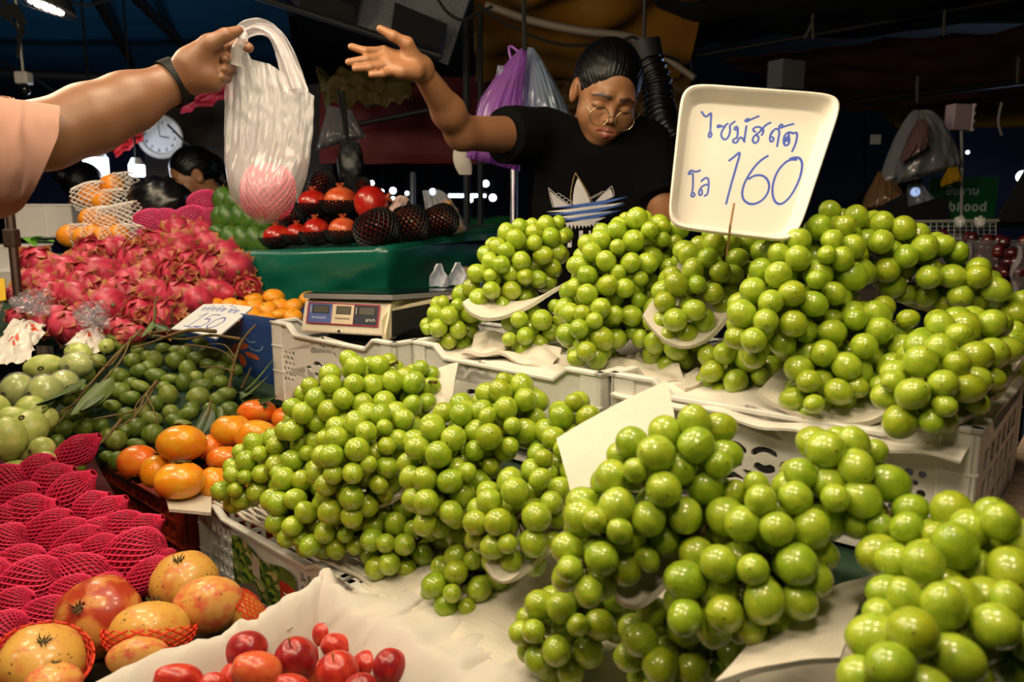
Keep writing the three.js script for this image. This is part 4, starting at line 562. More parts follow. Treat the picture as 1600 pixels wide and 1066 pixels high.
// pomegranates in black nets
const blackNet = std(0x0c0c0e, 0.45);
{
  const redM = phys(0xffffff, 0.3, { map: spotted([0.66, 0.10, 0.07], [0.80, 0.30, 0.16], [0.45, 0.06, 0.05], { k: 8, f: 1.3, a: 0.0, b: 0.5, s0: 0.5 }), clearcoat: 0.35 }), paleM = phys(0xffffff, 0.32, { map: spotted([0.80, 0.38, 0.20], [0.74, 0.2, 0.12], [0.5, 0.12, 0.08], { k: 5, f: 1.3, s0: 0.5 }), clearcoat: 0.3 }), cm = std(0xa8502a, 0.7);
  const fullNet = netGeo((t) => { const a = t * Math.PI; return [-Math.cos(a) * 1.06, 0.1 + 1.0 * Math.pow(Math.sin(a), 0.75)]; }, 24, 0.34, 0.06, 20); fullNet.rotateZ(Math.PI / 2);
  const halfNet = netGeo((t) => { const y = lerp(-1.02, 0.02, t); return [y, 0.06 + 1.1 * Math.sqrt(Math.max(0, 1 - Math.min(1, y * y * 0.96))) + 0.1 * t * t]; }, 18, 0.3, 0.055, 12); halfNet.rotateZ(Math.PI / 2);
  const L = [[489, 318, 52, 48, 2.25, redM, 2, 0, 'red pomegranate with an upright crown, second tier at the left'], [532, 314, 56, 50, 2.2, paleM, 2, 0, 'pale orange pomegranate with crown in the second tier'], [580, 318, 62, 60, 2.12, redM, 0, -1.25, 'large bare red pomegranate on top with its crown to the right'], [433, 370, 48, 42, 2.24, redM, 2, 0.1, 'red pomegranate at the left end of the lowest tier'], [464, 366, 40, 38, 2.22, redM, 2, 0, 'small red pomegranate between two others in the lowest tier'], [494, 362, 46, 48, 2.16, redM, 2, 0.05, 'glossy red pomegranate in the middle of the lowest tier'], [536, 360, 50, 46, 2.12, paleM, 2, 0, 'orange red pomegranate with crown in the lowest tier'], [588, 358, 70, 62, 2.05, redM, 1, 0.5, 'pomegranate fully hidden in black net, in front of the bare one'], [640, 350, 62, 60, 2.12, paleM, 1, 0.2, 'pomegranate in black net showing red through the mesh'], [688, 346, 56, 54, 2.25, paleM, 1, 0.4, 'pomegranate in black net at the right end of the row'], [502, 292, 54, 40, 2.36, redM, 1, 1.2, 'pomegranate in black net at the top left of the stack'], [566, 294, 34, 24, 2.36, redM, 1, 1.2, 'small netted pomegranate on top behind the bare one'], [612, 364, 40, 40, 2.18, redM, 1, 0.9, 'netted pomegranate tucked between two netted ones'], [455, 340, 44, 40, 2.34, redM, 1, 0.5, 'netted pomegranate at the back left of the stack'], [560, 345, 40, 40, 2.3, redM, 1, 0.5, 'netted pomegranate inside the stack'], [510, 345, 40, 40, 2.3, redM, 1, 0.5, 'netted pomegranate behind the middle of the lowest tier'], [625, 330, 40, 40, 2.4, redM, 1, 0.5, 'netted pomegranate behind the paper at the right']];
  for (const [px, py, w, h, d, m, net, rot, label] of L) { const t = thing('pomegranate', label, 'pomegranate', V3(), 0, 'pomegranates in black nets'); mesh('rind', pomGeo, m, t); if (net !== 1) { const c = mesh('crown', crownGeo, cm, t); c.scale.set(0.75, 0.8, 0.75); c.position.y = 0.12; } if (net) mesh('foam_net', net === 1 ? fullNet : halfNet, blackNet, t); lay(t, px, py, d, w * 0.92, h * 0.92, rot, w * 0.92); }
}
// green mangoes, pink netted fruit and yellow mangoes in white nets further left on the same table
{
  const gm = [0, 1].map((k) => phys(0xffffff, 0.4, { map: spotted([0.20, 0.34, 0.10], [0.30, 0.44, 0.14], [0.10, 0.18, 0.05], { k: k * 3 + 1, s0: 0.4, sf: 15 }) })), geo = ballGeo((d) => V3(d.x * (1 - 0.08 * d.y), d.y, d.z * 0.95), 18, 14), nub = new THREE.CylinderGeometry(0.05, 0.08, 0.15, 7); nub.translate(0, 1.03, 0);
  const L = [[350, 312, 30, 36], [356, 340, 32, 40], [376, 340, 30, 38], [392, 343, 30, 38], [361, 373, 32, 38], [380, 374, 32, 40], [400, 375, 32, 40], [341, 362, 26, 20], [366, 316, 30, 34], [410, 350, 30, 36], [345, 340, 26, 34], [418, 378, 30, 36]];
  const labels = heapLabels(L, 14, 'dark green mango left of black nets'); reseed(14);
  L.forEach(([px, py, w, h], i) => { const t = thing('dark_green_mango', labels[i], 'mango', V3(), 0, 'dark green mangoes'); mesh('skin', geo, gm[i % 2], t); mesh('stem_end', nub, twigMat, t); lay(t, px, py, 2.45 - (py - 312) * 0.003, w * 1.2, h * 1.15, rr(-0.2, 0.2)); });
  const P = [[234, 345, 50, 36, 0.2, 1], [259, 343, 38, 34, 0.1, 1], [298, 340, 50, 36, 0.2, 0], [318, 318, 48, 40, 0.3, 1], [332, 341, 30, 32, 0.2, 1], [222, 374, 32, 28, 0.2, 1], [275, 345, 36, 32, 0, 1]];
  const pl = heapLabels(P, 14, 'bright pink netted fruit behind dragon fruit');
  P.forEach(([px, py, w, h, rot, k], i) => { const t = thing('netted_fruit', pl[i], 'fruit', V3(), 0, 'fruit in bright pink nets'); mesh('flesh', dropFlesh[k], phys(0xb03a5e, 0.5), t); mesh('foam_net', pinkNets[k], pinkNetPale, t); lay(t, px, py, 2.62 - (py - 318) * 0.002, w, h, rot, h); t.rotateX(rr(0, 6)); });
  const ym = [0, 1].map((k) => phys(0xffffff, 0.42, { map: spotted([0.90, 0.58, 0.14], [0.86, 0.50, 0.10], [0.5, 0.28, 0.08], { k: k * 2 + 4, s0: 0.46, sf: 10 }) })), whiteNet = std(0xe8e0d8, 0.55), yg = ballGeo((d) => V3(d.x * 1.0, d.y * (1 + 0.12 * d.x), d.z), 20, 14);
  const sock = netGeo((t) => [lerp(0.35, 2.0, t), 1.05 - 0.28 * t * t - 0.05 * Math.sin(t * 6)], 12, 0.22, 0.042, 16), cone = netGeo((t) => [lerp(-0.9, 1.5, t), 0.9 + 0.25 * Math.sin(t * 2.6)], 15, 0.26, 0.045, 16);
  const Y = [[174, 290, 36, 32, 0.15, 1], [158, 313, 34, 28, 0.1, 1], [140, 343, 30, 32, 0, 0], [153, 344, 30, 34, 0, 2], [107, 369, 32, 32, 0.1, 1], [128, 371, 26, 30, 0, 1], [144, 369, 26, 32, 0, 0], [159, 372, 26, 32, 0, 1], [184, 371, 38, 36, 0.05, 1], [168, 352, 36, 30, 0, 0], [142, 308, 36, 36, 0.2, 3]];
  const yl = heapLabels(Y, 14, 'yellow mango in white nets');
  Y.forEach(([px, py, w, h, rot, net], i) => { const t = thing('yellow_mango', yl[i], 'mango', V3(), 0, 'yellow mangoes in white nets'), d = 2.75 - (py - 290) * 0.003; mesh('skin', yg, ym[i % 2], t); if (net) { const n = mesh('foam_net', net === 1 ? sock : cone, whiteNet, t); if (net === 3) n.position.x = -0.3; } lay(t, px, py, d, w * 1.1, h * 1.1, rot, h); t.rotateY(rr(-0.2, 0.2)); });
  const sp = netGeo((t) => [lerp(-1, 1, t), 0.75 + 0.25 * t], 15, 0.3, 0.04, 16), e = thing('foam_net_sleeve', 'empty white foam net sleeve lying open in the middle of the yellow mangoes', 'net'); mesh('foam_net', sp, whiteNet, e); lay(e, 186, 338, 2.55, 60, 42, 0.1, 40);
}
// ---------- scale ----------
{
  const d0 = 1.33, base = at(470, 519, d0), t = thing('price_scale', 'white and grey digital price scale with a glass topped steel plate', 'scale', base, 0);
  const right = at(601, 527, d0 - 0.055).sub(base), W = right.length(), turn = -Math.atan2(right.z, right.x); t.rotation.y = turn;
  const cream = std(0xd9cdb9, 0.4), dark = std(0x15130f, 0.6);
  // body: a wedge with a sloping face, running back
  const prof = roundPoly([[0.0, 0.0], [0.016, 0.053], [0.028, 0.057], [0.17, 0.05], [0.17, 0.012], [0.15, 0.0]], 0.006), bg = extrude(prof, W - 0.004, 0.002, 4); bg.rotateY(Math.PI / 2); bg.translate(0.002, 0, 0); mesh('body', bg, cream, t);
  const skirt = roundPoly([[-0.004, -0.006], [-0.004, 0.008], [0.016, 0.054], [0.03, 0.058], [0.17, 0.05], [0.17, 0.044], [0.05, 0.024], [0.03, -0.006]], 0.004), side = extrude(skirt, 0.006, 0.001, 4); side.rotateY(Math.PI / 2); side.translate(W - 0.002, 0, 0); mesh('side_cheek', side, std(0xe6d6b8, 0.4), t);
  const face = canvasTex(512, 192, (g, w, h) => {
    g.fillStyle = '#a03048'; g.fillRect(0, 0, w, h); const P = [[10, '#5a6aa6'], [180, '#d8c8ae'], [335, '#3c3f4a']];
    P.forEach(([x, c], i) => { const ww = [168, 153, 166][i]; g.fillStyle = c; g.fillRect(x, 10, ww, h - 20); g.fillStyle = i === 1 ? '#3a362c' : '#2a2c30'; g.fillRect(x + 28, 24, ww - 48, 74); g.fillStyle = '#5c5a52'; g.fillRect(x + 34, 29, ww - 60, 62); g.strokeStyle = i === 1 ? '#3c342c' : '#b8c0d8'; g.lineWidth = 4; for (let k = 0; k < (i === 2 ? 0 : 7); k++) { g.beginPath(); g.arc(x + 32 + k * 15, 134, 5, 0.5, 5); g.lineTo(x + 38 + k * 15, 146); g.stroke(); } g.fillStyle = '#c8c4b4'; g.fillRect(x + 12, 30, 5, 60); });
    g.strokeStyle = '#e6e0d0'; g.lineWidth = 5; g.beginPath(); [[425, 128, 425, 148], [425, 148, 437, 148], [437, 148, 437, 126], [452, 128, 452, 148], [446, 130, 452, 128], [466, 148, 466, 132], [466, 132, 474, 126], [474, 126, 482, 132], [482, 132, 482, 148]].forEach(([a, b, c, d]) => { g.moveTo(a, b); g.lineTo(c, d); }); g.stroke();
  });
  const pl = new THREE.PlaneGeometry(W * 0.86, 0.037), panel = mesh('display_panel', pl, phys(0xffffff, 0.22, { map: face, clearcoat: 0.6 }), t); panel.position.set(W * 0.49, 0.034, -0.0072); panel.rotation.x = -0.27;
  const knob = new THREE.SphereGeometry(0.0025, 8, 6); knob.translate(W * 0.47, 0.006, 0.0015); mesh('level_bubble', knob, dark, t);
  mesh('foot', box(0.028, 0.016, 0.028, W * 0.34, -0.012, -0.035), dark, t); mesh('foot', box(0.028, 0.016, 0.028, W * 0.34, -0.012, -0.17), dark, t); mesh('tray_under', box(W * 0.9, 0.012, 0.17, W * 0.55, -0.02, -0.11), dark, t);
  const steel = std(0xa4a4a4, 0.3, { metalness: 0.4 }); const pt = thing('scale_plate', 'shiny steel weighing plate with a dark glass top on the scale', 'plate');
  const A = at(474, 462, 1.33), B = at(613, 465, 1.27), C = at(738, 456, 1.48), D = A.clone().add(C).sub(B);
  const rimG = slab((s, q) => bil(A, B, C, D, s, q).add(V3(0, 0.004, 0)), 2, 2, 0.0085); mesh('plate', rimG, steel, pt);
  const cen = A.clone().add(B).add(C).add(D).multiplyScalar(0.25), inset = (p) => p.clone().lerp(cen, 0.02).add(V3(0, 0.0042, 0)); mesh('glass_top', slab((s, q) => bil(inset(A), inset(B), inset(C), inset(D), s, q).add(V3(0, 0.0012, 0)), 2, 2, 0.0025), phys(0x08090b, 0.12, { specularIntensity: 0.25 }), pt);
  for (const [k, q] of [[0.25, 0.3], [0.75, 0.3], [0.25, 0.75], [0.75, 0.75]]) { const p = bil(D, C, B, A, k, q), g = new THREE.CylinderGeometry(0.011, 0.014, 0.018, 12); g.translate(p.x, p.y - 0.011, p.z); mesh('rubber_pad', g, dark, pt); }
  const q0 = [[603, 527], [601, 500], [612, 483], [640, 475], [700, 462], [742, 457], [742, 462], [705, 468], [655, 481], [626, 495], [616, 508], [612, 527]].map(([x, y]) => { const k = clamp((x - 601) / 140), p = at(x, y, 1.272 + 0.155 * k); return p; });
  const fr = q0.map((p) => p.clone().add(V3(-0.004, 0, 0.006))), tri = [[0, 1, 11], [1, 10, 11], [1, 2, 10], [2, 9, 10], [2, 3, 9], [3, 8, 9], [3, 4, 8], [4, 7, 8], [4, 5, 7], [5, 6, 7]], vs = []; const face3 = (a, b2, c2) => vs.push(a, b2, c2);
  tri.forEach(([i, j, k]) => { face3(fr[i], fr[k], fr[j]); face3(q0[i], q0[j], q0[k]); }); q0.forEach((p, i) => { const j = (i + 1) % q0.length; face3(fr[i], fr[j], q0[j]); face3(fr[i], q0[j], q0[i]); });
  const cg = new THREE.BufferGeometry().setFromPoints(vs.map((p) => p.clone().sub(base))); cg.rotateY(-turn); cg.computeVertexNormals(); mesh('side_arm', cg, std(0xe6d6b8, 0.4, { side: THREE.DoubleSide }), t);
  { const w = slab((s, q) => bil(at(612, 486, 1.282), at(738, 461, 1.43), at(738, 470, 1.43), at(612, 527, 1.282), s, q).sub(base), 4, 2, 0.004); w.rotateY(-turn); mesh('under_wall', w, std(0x0e0d0b, 0.8), t); }
}
{ const g = box(0.33, 0.012, 0.31, 0.18, 0, -0.17); g.rotateY(YAW); const c = S(-1.13, -0.03, -0.242); g.translate(c.x, c.y, c.z); solo('black_tray', g, std(0x0b0b0c, 0.7), 'flat black tray in the crate under the price scale', 'tray'); }
// two clear bags hanging behind the scale plate
const clearFilm = phys(0xf4f6fa, 0.22, { transmission: 0.82, thickness: 0 }), hazeFilm = phys(0xdfe4ee, 0.35, { transmission: 0.5, thickness: 0 });
[[686, 412, 'left'], [716, 410, 'right']].forEach(([px, py, w], i) => { const g = slab((s, t) => { const p = at(px + (i ? 0 : 0) + (s - 0.5) * lerp(6, 30, Math.min(1, t * 1.6)), py + t * 36, 1.62); p.z += 0.01 * Math.sin(s * 7 + t * 3); p.x += 0.004 * noise(s * 6, t * 5, i); return p; }, 12, 12, 0.0008); solo('clear_bag', g, hazeFilm, `small clear plastic bag standing behind the scale plate, ${w} of the pair`, 'bag'); });
// ---------- blue carton with the 150 card ----------
{
  const A = at(432, 512, 1.54), B = at(268, 484, 2.02), down = V3(0, -0.145, 0), back = S(0, 1, 0).sub(S(0, 0, 0)).multiplyScalar(0.26);
  const print = canvasTex(512, 384, (g, w, h) => { g.fillStyle = '#173f86'; g.fillRect(0, 0, w, h); for (let i = 0; i < 900; i++) { g.fillStyle = ['rgba(60,100,170,.25)', 'rgba(10,30,80,.3)'][i % 2]; g.fillRect((i * 73) % w, (i * 131) % h, 5, 2); } g.translate(w, 0); g.scale(-1, 1); g.fillStyle = '#c4552a'; const leaf = (x, y, r, a) => { g.save(); g.translate(x, y); g.rotate(a); g.beginPath(); g.ellipse(0, 0, r, r * 0.45, 0, 0, 7); g.fill(); g.restore(); }; leaf(330, 190, 34, 1.2); leaf(372, 160, 36, 1.8); leaf(415, 200, 32, -0.3); leaf(365, 238, 42, 0.5); g.strokeStyle = '#a8bcd8'; g.lineWidth = 4; g.beginPath(); g.arc(430, 265, 30, 3.6, 6.4); g.stroke(); g.beginPath(); g.arc(415, 300, 22, 3.0, 5.6); g.stroke(); });
  const blue = std(0x1b4488, 0.5), card = phys(0xffffff, 0.45, { map: print, clearcoat: 0.2 }), t = thing('orange_carton', 'blue printed carton full of oranges beside the scale', 'box');
  const wall = (a, b, m, hi = 1) => mesh('wall', slab((s, q) => a.clone().lerp(b, s).addScaledVector(down, q).addScaledVector(V3(0, 1, 0), 0), 6, 4, 0.004), m, t);
  wall(B, A, card); wall(A, A.clone().add(back), blue); wall(A.clone().add(back), B.clone().add(back), blue); wall(B.clone().add(back), B, blue);
  mesh('bottom', slab((s, q) => bil(B.clone().add(back), A.clone().add(back), A, B, s, q).add(down), 1, 1, 0.004), blue, t);
  mesh('flap', slab((s, q) => A.clone().lerp(B, s * 0.28).add(V3(0, 0.018 * (1 - q), 0)).addScaledVector(back, -0.01), 4, 2, 0.004), blue, t);
  mesh('flap', slab((s, q) => { const p = bil(at(430, 510, 1.55), at(420, 502, 1.66), at(474, 504, 1.72), at(468, 512, 1.6), s, q); return p; }, 4, 2, 0.004), std(0x10305f, 0.5), t);
  mesh('kraft_flap', slab((s, q) => bil(at(300, 474, 2.0), at(322, 468, 2.05), at(330, 490, 1.95), at(290, 498, 1.9), s, q).add(V3(0, 0.01 * noise(s * 4, q * 4), 0)), 5, 5, 0.004), std(0x8a6a48, 0.8), t);
  const S150 = canvasTex(512, 300, (g, w, h) => {
    g.fillStyle = '#dcdde0'; g.fillRect(0, 0, w, h); g.strokeStyle = '#3a4ca8'; g.lineCap = g.lineJoin = 'round';
    const line = (pts, lw) => { g.lineWidth = lw; g.beginPath(); pts.forEach(([x, y], i) => i ? g.lineTo(x, y) : g.moveTo(x, y)); g.stroke(); };
    for (let k = 0; k < 7; k++) { const x = 60 + k * 52 + (k > 4 ? 24 : 0); line([[x, 52], [x + 9, 44], [x + 14, 54], [x + 6, 62], [x + 12, 84], [x + 24, 52], [x + 38, 48], [x + 32, 86]], 7); if (k % 2) line([[x + 6, 30], [x + 20, 24], [x + 36, 32]], 6); if (k === 4) line([[x + 44, 22], [x + 52, 8], [x + 62, 24]], 6); }
    line([[130, 150], [178, 112], [146, 262]], 10); line([[98, 262], [196, 268]], 8); line([[318, 118], [244, 126], [224, 176], [270, 168], [292, 200], [268, 246], [210, 256]], 10); line([[374, 136], [330, 170], [318, 226], [344, 252], [392, 222], [414, 166], [396, 136], [360, 140]], 10); line([[200, 262], [330, 260]], 6);
  });
  const q = [[318, 478, 1.78], [395, 483, 1.7], [338, 532, 1.55], [268, 516, 1.66]].map((p) => at(...p)), c = thing('price_card', 'white card with blue handwriting 150 on the orange carton', 'sign'), f = (o) => (s, v) => bil(q[3], q[2], q[1], q[0], s, v).add(V3(0, o + 0.004 * Math.sin(s * 3), 0));
  const sheet = slab(f(0), 10, 6, -0.003); mesh('board', sheet, std(0xdcdde0, 0.6), c); mesh('writing', grid(f(0.0037), 10, 6), std(0xffffff, 0.6, { map: S150 }), c);
}
// ---------- the 160 price sign: an upturned foam tray on a skewer ----------
{
  const TL = at(1066, 128, 0.92), TR = at(1322, 147, 0.9), BR = at(1244, 380, 0.86), BL = at(1042, 354, 0.885), c = thing('price_sign', 'white foam tray price sign with blue handwriting 160 above the grapes', 'sign', TL);
  const ux = TR.clone().sub(TL), X = ux.clone().normalize(), W = 1, n = ux.clone().cross(BL.clone().sub(TL)).normalize().negate(); if (n.z < 0) n.negate();
  const P = (s, t, z = 0) => bil(TL, TR, BR, BL, s, t).addScaledVector(n, z).sub(TL);
  // a tray: flat floor set back, a wall all round rising to a rolled lip
  const ring = (inset, z, r) => (a) => { const q = a * Math.PI * 2, e = 2 / r, cx = Math.sign(Math.cos(q)) * Math.abs(Math.cos(q)) ** e, cy = Math.sign(Math.sin(q)) * Math.abs(Math.sin(q)) ** e; return P(0.5 + cx * (0.5 - inset), 0.5 + cy * (0.5 - inset), z); };
  const rings = [ring(0.015, -0.012, 9), ring(0.0, -0.003, 9), ring(0.004, 0.0005, 9), ring(0.016, 0.0005, 9), ring(0.03, -0.003, 9), ring(0.062, -0.017, 9), ring(0.085, -0.0195, 9), ring(0.12, -0.02, 9), ring(0.3, -0.02, 8), ring(0.49, -0.02, 6), ring(0.4999, -0.02, 4)], back = [ring(0.4999, -0.0245, 4), ring(0.1, -0.0245, 9), ring(0.05, -0.021, 9), ring(0.015, -0.012, 9)];
  const shell = grid((s, t) => { const L = [...back, ...rings]; return L[Math.round(t * (L.length - 1))](1 - s); }, 120, back.length + rings.length - 1, true); mesh('foam_tray', shell, std(0xdcd5ca, 0.5), c);
  const Hm = (() => { const src = [[120, 95], [1042, 150], [858, 1014], [36, 905]], m = []; const dst = [[0, 0], [1, 0], [1, 1], [0, 1]]; // picture of the sign -> unit square
    src.forEach(([x, y], i) => { const [u, v] = dst[i]; m.push([x, y, 1, 0, 0, 0, -u * x, -u * y, u], [0, 0, 0, x, y, 1, -v * x, -v * y, v]); });
    for (let i = 0; i < 8; i++) { let k = i; for (let j = i; j < 8; j++) if (Math.abs(m[j][i]) > Math.abs(m[k][i])) k = j; [m[i], m[k]] = [m[k], m[i]]; for (let j = 0; j < 8; j++) if (j !== i) { const f = m[j][i] / m[i][i]; for (let q = i; q < 9; q++) m[j][q] -= f * m[i][q]; } } return m.map((r, i) => r[8] / r[i]); })();
  const toUnit = ([x, y]) => { const w = Hm[6] * x + Hm[7] * y + 1; return [(Hm[0] * x + Hm[1] * y + Hm[2]) / w, (Hm[3] * x + Hm[4] * y + Hm[5]) / w]; };
  const word1 = [[[238, 232], [255, 264], [272, 258], [293, 230], [289, 300], [289, 352], [280, 366], [279, 386], [290, 389], [298, 372], [288, 352]], [[352, 318], [338, 312], [326, 318], [332, 330], [350, 318], [366, 326], [374, 312], [386, 304]], [[372, 322], [354, 346], [350, 382], [372, 406], [394, 388], [404, 346], [396, 314], [426, 290]], [[438, 322], [424, 326], [430, 344], [446, 336], [438, 320]], [[446, 330], [448, 392], [430, 394], [418, 408], [428, 422], [446, 418], [452, 400], [464, 384], [476, 394], [488, 414]], [[494, 318], [491, 360], [487, 412]], [[500, 272], [485, 280], [490, 290], [508, 284], [508, 272]], [[508, 282], [536, 266], [562, 254]], [[548, 352], [532, 344], [540, 326], [570, 318], [588, 336], [572, 356], [548, 372], [532, 400], [548, 426], [568, 412], [572, 384], [556, 372]], [[578, 344], [604, 310], [634, 294]], [[592, 330], [598, 352], [588, 372]], [[650, 346], [636, 368], [638, 410], [654, 414], [662, 392], [650, 384]], [[640, 372], [652, 342], [674, 328], [692, 346], [688, 392], [684, 440]], [[700, 304], [684, 314], [690, 328], [710, 322], [702, 304]], [[708, 320], [740, 308], [770, 300]], [[748, 378], [732, 386], [736, 408], [750, 404], [748, 380]], [[736, 400], [722, 416], [730, 438], [752, 430], [756, 400], [744, 366], [760, 350], [774, 364], [788, 350], [800, 366], [796, 420], [778, 470]], [[722, 420], [718, 390], [730, 362], [748, 352]]];
  const word2 = [[[168, 600], [182, 604], [180, 590], [168, 596], [184, 578], [206, 592], [236, 582]], [[194, 600], [198, 660], [194, 706], [186, 718], [196, 728], [212, 718], [204, 706]], [[246, 642], [262, 626], [284, 622], [292, 650], [290, 690], [286, 716], [270, 722]], [[290, 660], [262, 662], [242, 680], [232, 704], [240, 722], [256, 712], [250, 690]]];
  const nums = [[[406, 525], [436, 502], [470, 468], [452, 550], [428, 650], [404, 766]], [[632, 499], [590, 524], [545, 580], [506, 650], [493, 712], [512, 756], [566, 778], [630, 754], [662, 702], [655, 645], [612, 610], [562, 612], [530, 632]], [[808, 522], [770, 516], [722, 555], [686, 620], [678, 700], [700, 760], [742, 782], [790, 750], [834, 670], [852, 580], [842, 522], [810, 504], [770, 515]]];
  const ink = canvasTex(1024, 1024, (g, w, h) => {
    g.fillStyle = '#dad3c8'; g.fillRect(0, 0, w, h); for (let i = 0; i < 128; i++) { g.fillStyle = i % 2 ? 'rgba(150,145,150,.07)' : 'rgba(255,250,235,.08)'; g.fillRect(0, i * 8, w, 3); }
    g.strokeStyle = '#2a4cb2'; g.lineCap = g.lineJoin = 'round';
    const stroke = (pts, lw) => { const q = pts.map((p) => { const [u, v] = toUnit(p); return [((u - 0.08) / 0.84) * w, ((v - 0.08) / 0.84) * h]; }); g.lineWidth = lw; g.beginPath(); g.moveTo(...q[0]); for (let i = 1; i < q.length - 1; i++) { const mx = (q[i][0] + q[i + 1][0]) / 2, my = (q[i][1] + q[i + 1][1]) / 2; g.quadraticCurveTo(q[i][0], q[i][1], mx, my); } g.lineTo(...q[q.length - 1]); g.stroke(); };
    word1.forEach((p) => stroke(p, 18)); word2.forEach((p) => stroke(p, 18)); nums.forEach((p) => stroke(p, 20));
  });
  const inkGeo = grid((s, t) => P(lerp(0.08, 0.92, s), lerp(0.92, 0.08, t), -0.0188), 8, 8); mesh('writing', inkGeo, std(0xffffff, 0.55, { map: ink }), c);
  const a = at(1147, 318, 0.872).sub(TL), b = at(1141, 352, 0.868).sub(TL), e = at(1136, 400, 0.89).sub(TL); mesh('skewer', join([bar(a, b, 0.0014, 6), bar(b, e, 0.0014, 6)]), std(0xa07848, 0.7), c);
}

// ---------- people ----------
const skinMat = new THREE.MeshPhysicalMaterial({ color: 0xffffff, roughness: 0.48, vertexColors: true, sheen: 0.15, sheenRoughness: 0.5, sheenColor: new THREE.Color(0.5, 0.25, 0.15) });
const SKIN = [0.30, 0.135, 0.062], SKIN2 = [0.17, 0.074, 0.035];
const skinAt = (base) => (x, y, z) => { const n = 1 + 0.1 * fbm(x * 30, y * 30, z * 30, 3); return [base[0] * n, base[1] * n, base[2] * n]; };
// a face looking along +z, eyes at y = 0
function headSdf(x, y, z) {
  const ax = Math.abs(x);
  let d = ell(x, y, z, 0, 0.032, -0.018, 0.074, 0.086, 0.094);
  d = smin(d, ell(x, y, z, 0, -0.03, 0.022, 0.06, 0.088, 0.06), 0.03);
  d = smin(d, ell(x, y, z, 0, -0.096, 0.044, 0.026, 0.018, 0.024), 0.035);
  d = smin(d, ell(ax, y, z, 0.04, -0.04, 0.047, 0.028, 0.03, 0.026), 0.03);
  d = smin(d, cap(ax, y, z, V3(0.02, 0.012, 0.078), V3(0.046, 0.01, 0.065), 0.006, 0.006), 0.024);
  d = smax(d, -ell(ax, y, z, 0.032, -0.009, 0.094, 0.02, 0.010, 0.013), 0.016);
  d = smin(d, ell(ax, y, z, 0.032, -0.011, 0.069, 0.016, 0.0115, 0.0125), 0.004);
  d = smin(d, cap(x, y, z, V3(0, -0.006, 0.078), V3(0, -0.036, 0.0965), 0.005, 0.0075), 0.016);
  d = smin(d, ell(ax, y, z, 0.010, -0.038, 0.089, 0.0075, 0.006, 0.008), 0.008);
  d = smin(d, ell(x, y, z, 0, -0.068, 0.074, 0.03, 0.02, 0.014), 0.02);
  d = smin(d, cap(ax, y, z, V3(0, -0.0628, 0.0885), V3(0.024, -0.063, 0.076), 0.005, 0.0022), 0.005);
  d = smin(d, cap(ax, y, z, V3(0, -0.0755, 0.0865), V3(0.021, -0.068, 0.076), 0.0062, 0.003), 0.005);
  d = smax(d, -cap(ax, y, z, V3(0, -0.0692, 0.094), V3(0.02, -0.0692, 0.084), 0.0022, 0.0012), 0.003);
  d = smin(d, smax(ell(ax, y, z, 0.077, -0.008, -0.012, 0.011, 0.031, 0.019), -ell(ax, y, z, 0.088, -0.006, -0.006, 0.007, 0.018, 0.010), 0.005), 0.006);
  return smin(d, cap(x, y, z, V3(0, -0.06, -0.03), V3(0, -0.16, -0.055), 0.05, 0.05), 0.03);
}
const facePaint = (base) => (x, y, z) => {
  const ax = Math.abs(x), n = 1 + 0.08 * fbm(x * 30, y * 30, z * 30, 3); let c = [base[0] * n, base[1] * n, base[2] * n];
  const lip = Math.min(cap(ax, y, 0, V3(0, -0.063, 0), V3(0.025, -0.0625, 0), 0.0042, 0.0012), cap(ax, y, 0, V3(0, -0.0765, 0), V3(0.023, -0.066, 0), 0.0058, 0.0012));
  if (z > 0.06) c = mix3(c, [0.38, 0.10, 0.07], 1 - smooth(-0.0005, 0.0012, lip));
  if (z > 0.05) { const gap = Math.abs(y + 0.0693 - ax * ax * 9); c = mix3(c, ax < 0.012 ? [0.62, 0.55, 0.45] : [0.08, 0.02, 0.015], 1 - smooth(0.0008, 0.0018, gap + (ax > 0.02 ? 0.01 : 0))); }
  const brow = Math.min(cap(ax, y, 0, V3(0.015, 0.0125, 0), V3(0.034, 0.0155, 0), 0.0054, 0.005), cap(ax, y, 0, V3(0.034, 0.0155, 0), V3(0.054, 0.008, 0), 0.0038, 0.002)); if (z > 0.02) c = mix3(c, [0.03, 0.018, 0.012], (1 - smooth(-0.001, 0.002, brow)) * (0.92 + 0.08 * noise(x * 300, y * 300, 1)));
  const lash = Math.min(cap(ax, y, 0, V3(0.017, -0.014, 0), V3(0.032, -0.0185, 0), 0.001, 0.001), cap(ax, y, 0, V3(0.032, -0.0185, 0), V3(0.048, -0.013, 0), 0.001, 0.001)); if (z > 0.02) c = mix3(c, [0.02, 0.012, 0.01], (1 - smooth(0.0, 0.0018, lash)) * 0.9);
  return c;
};
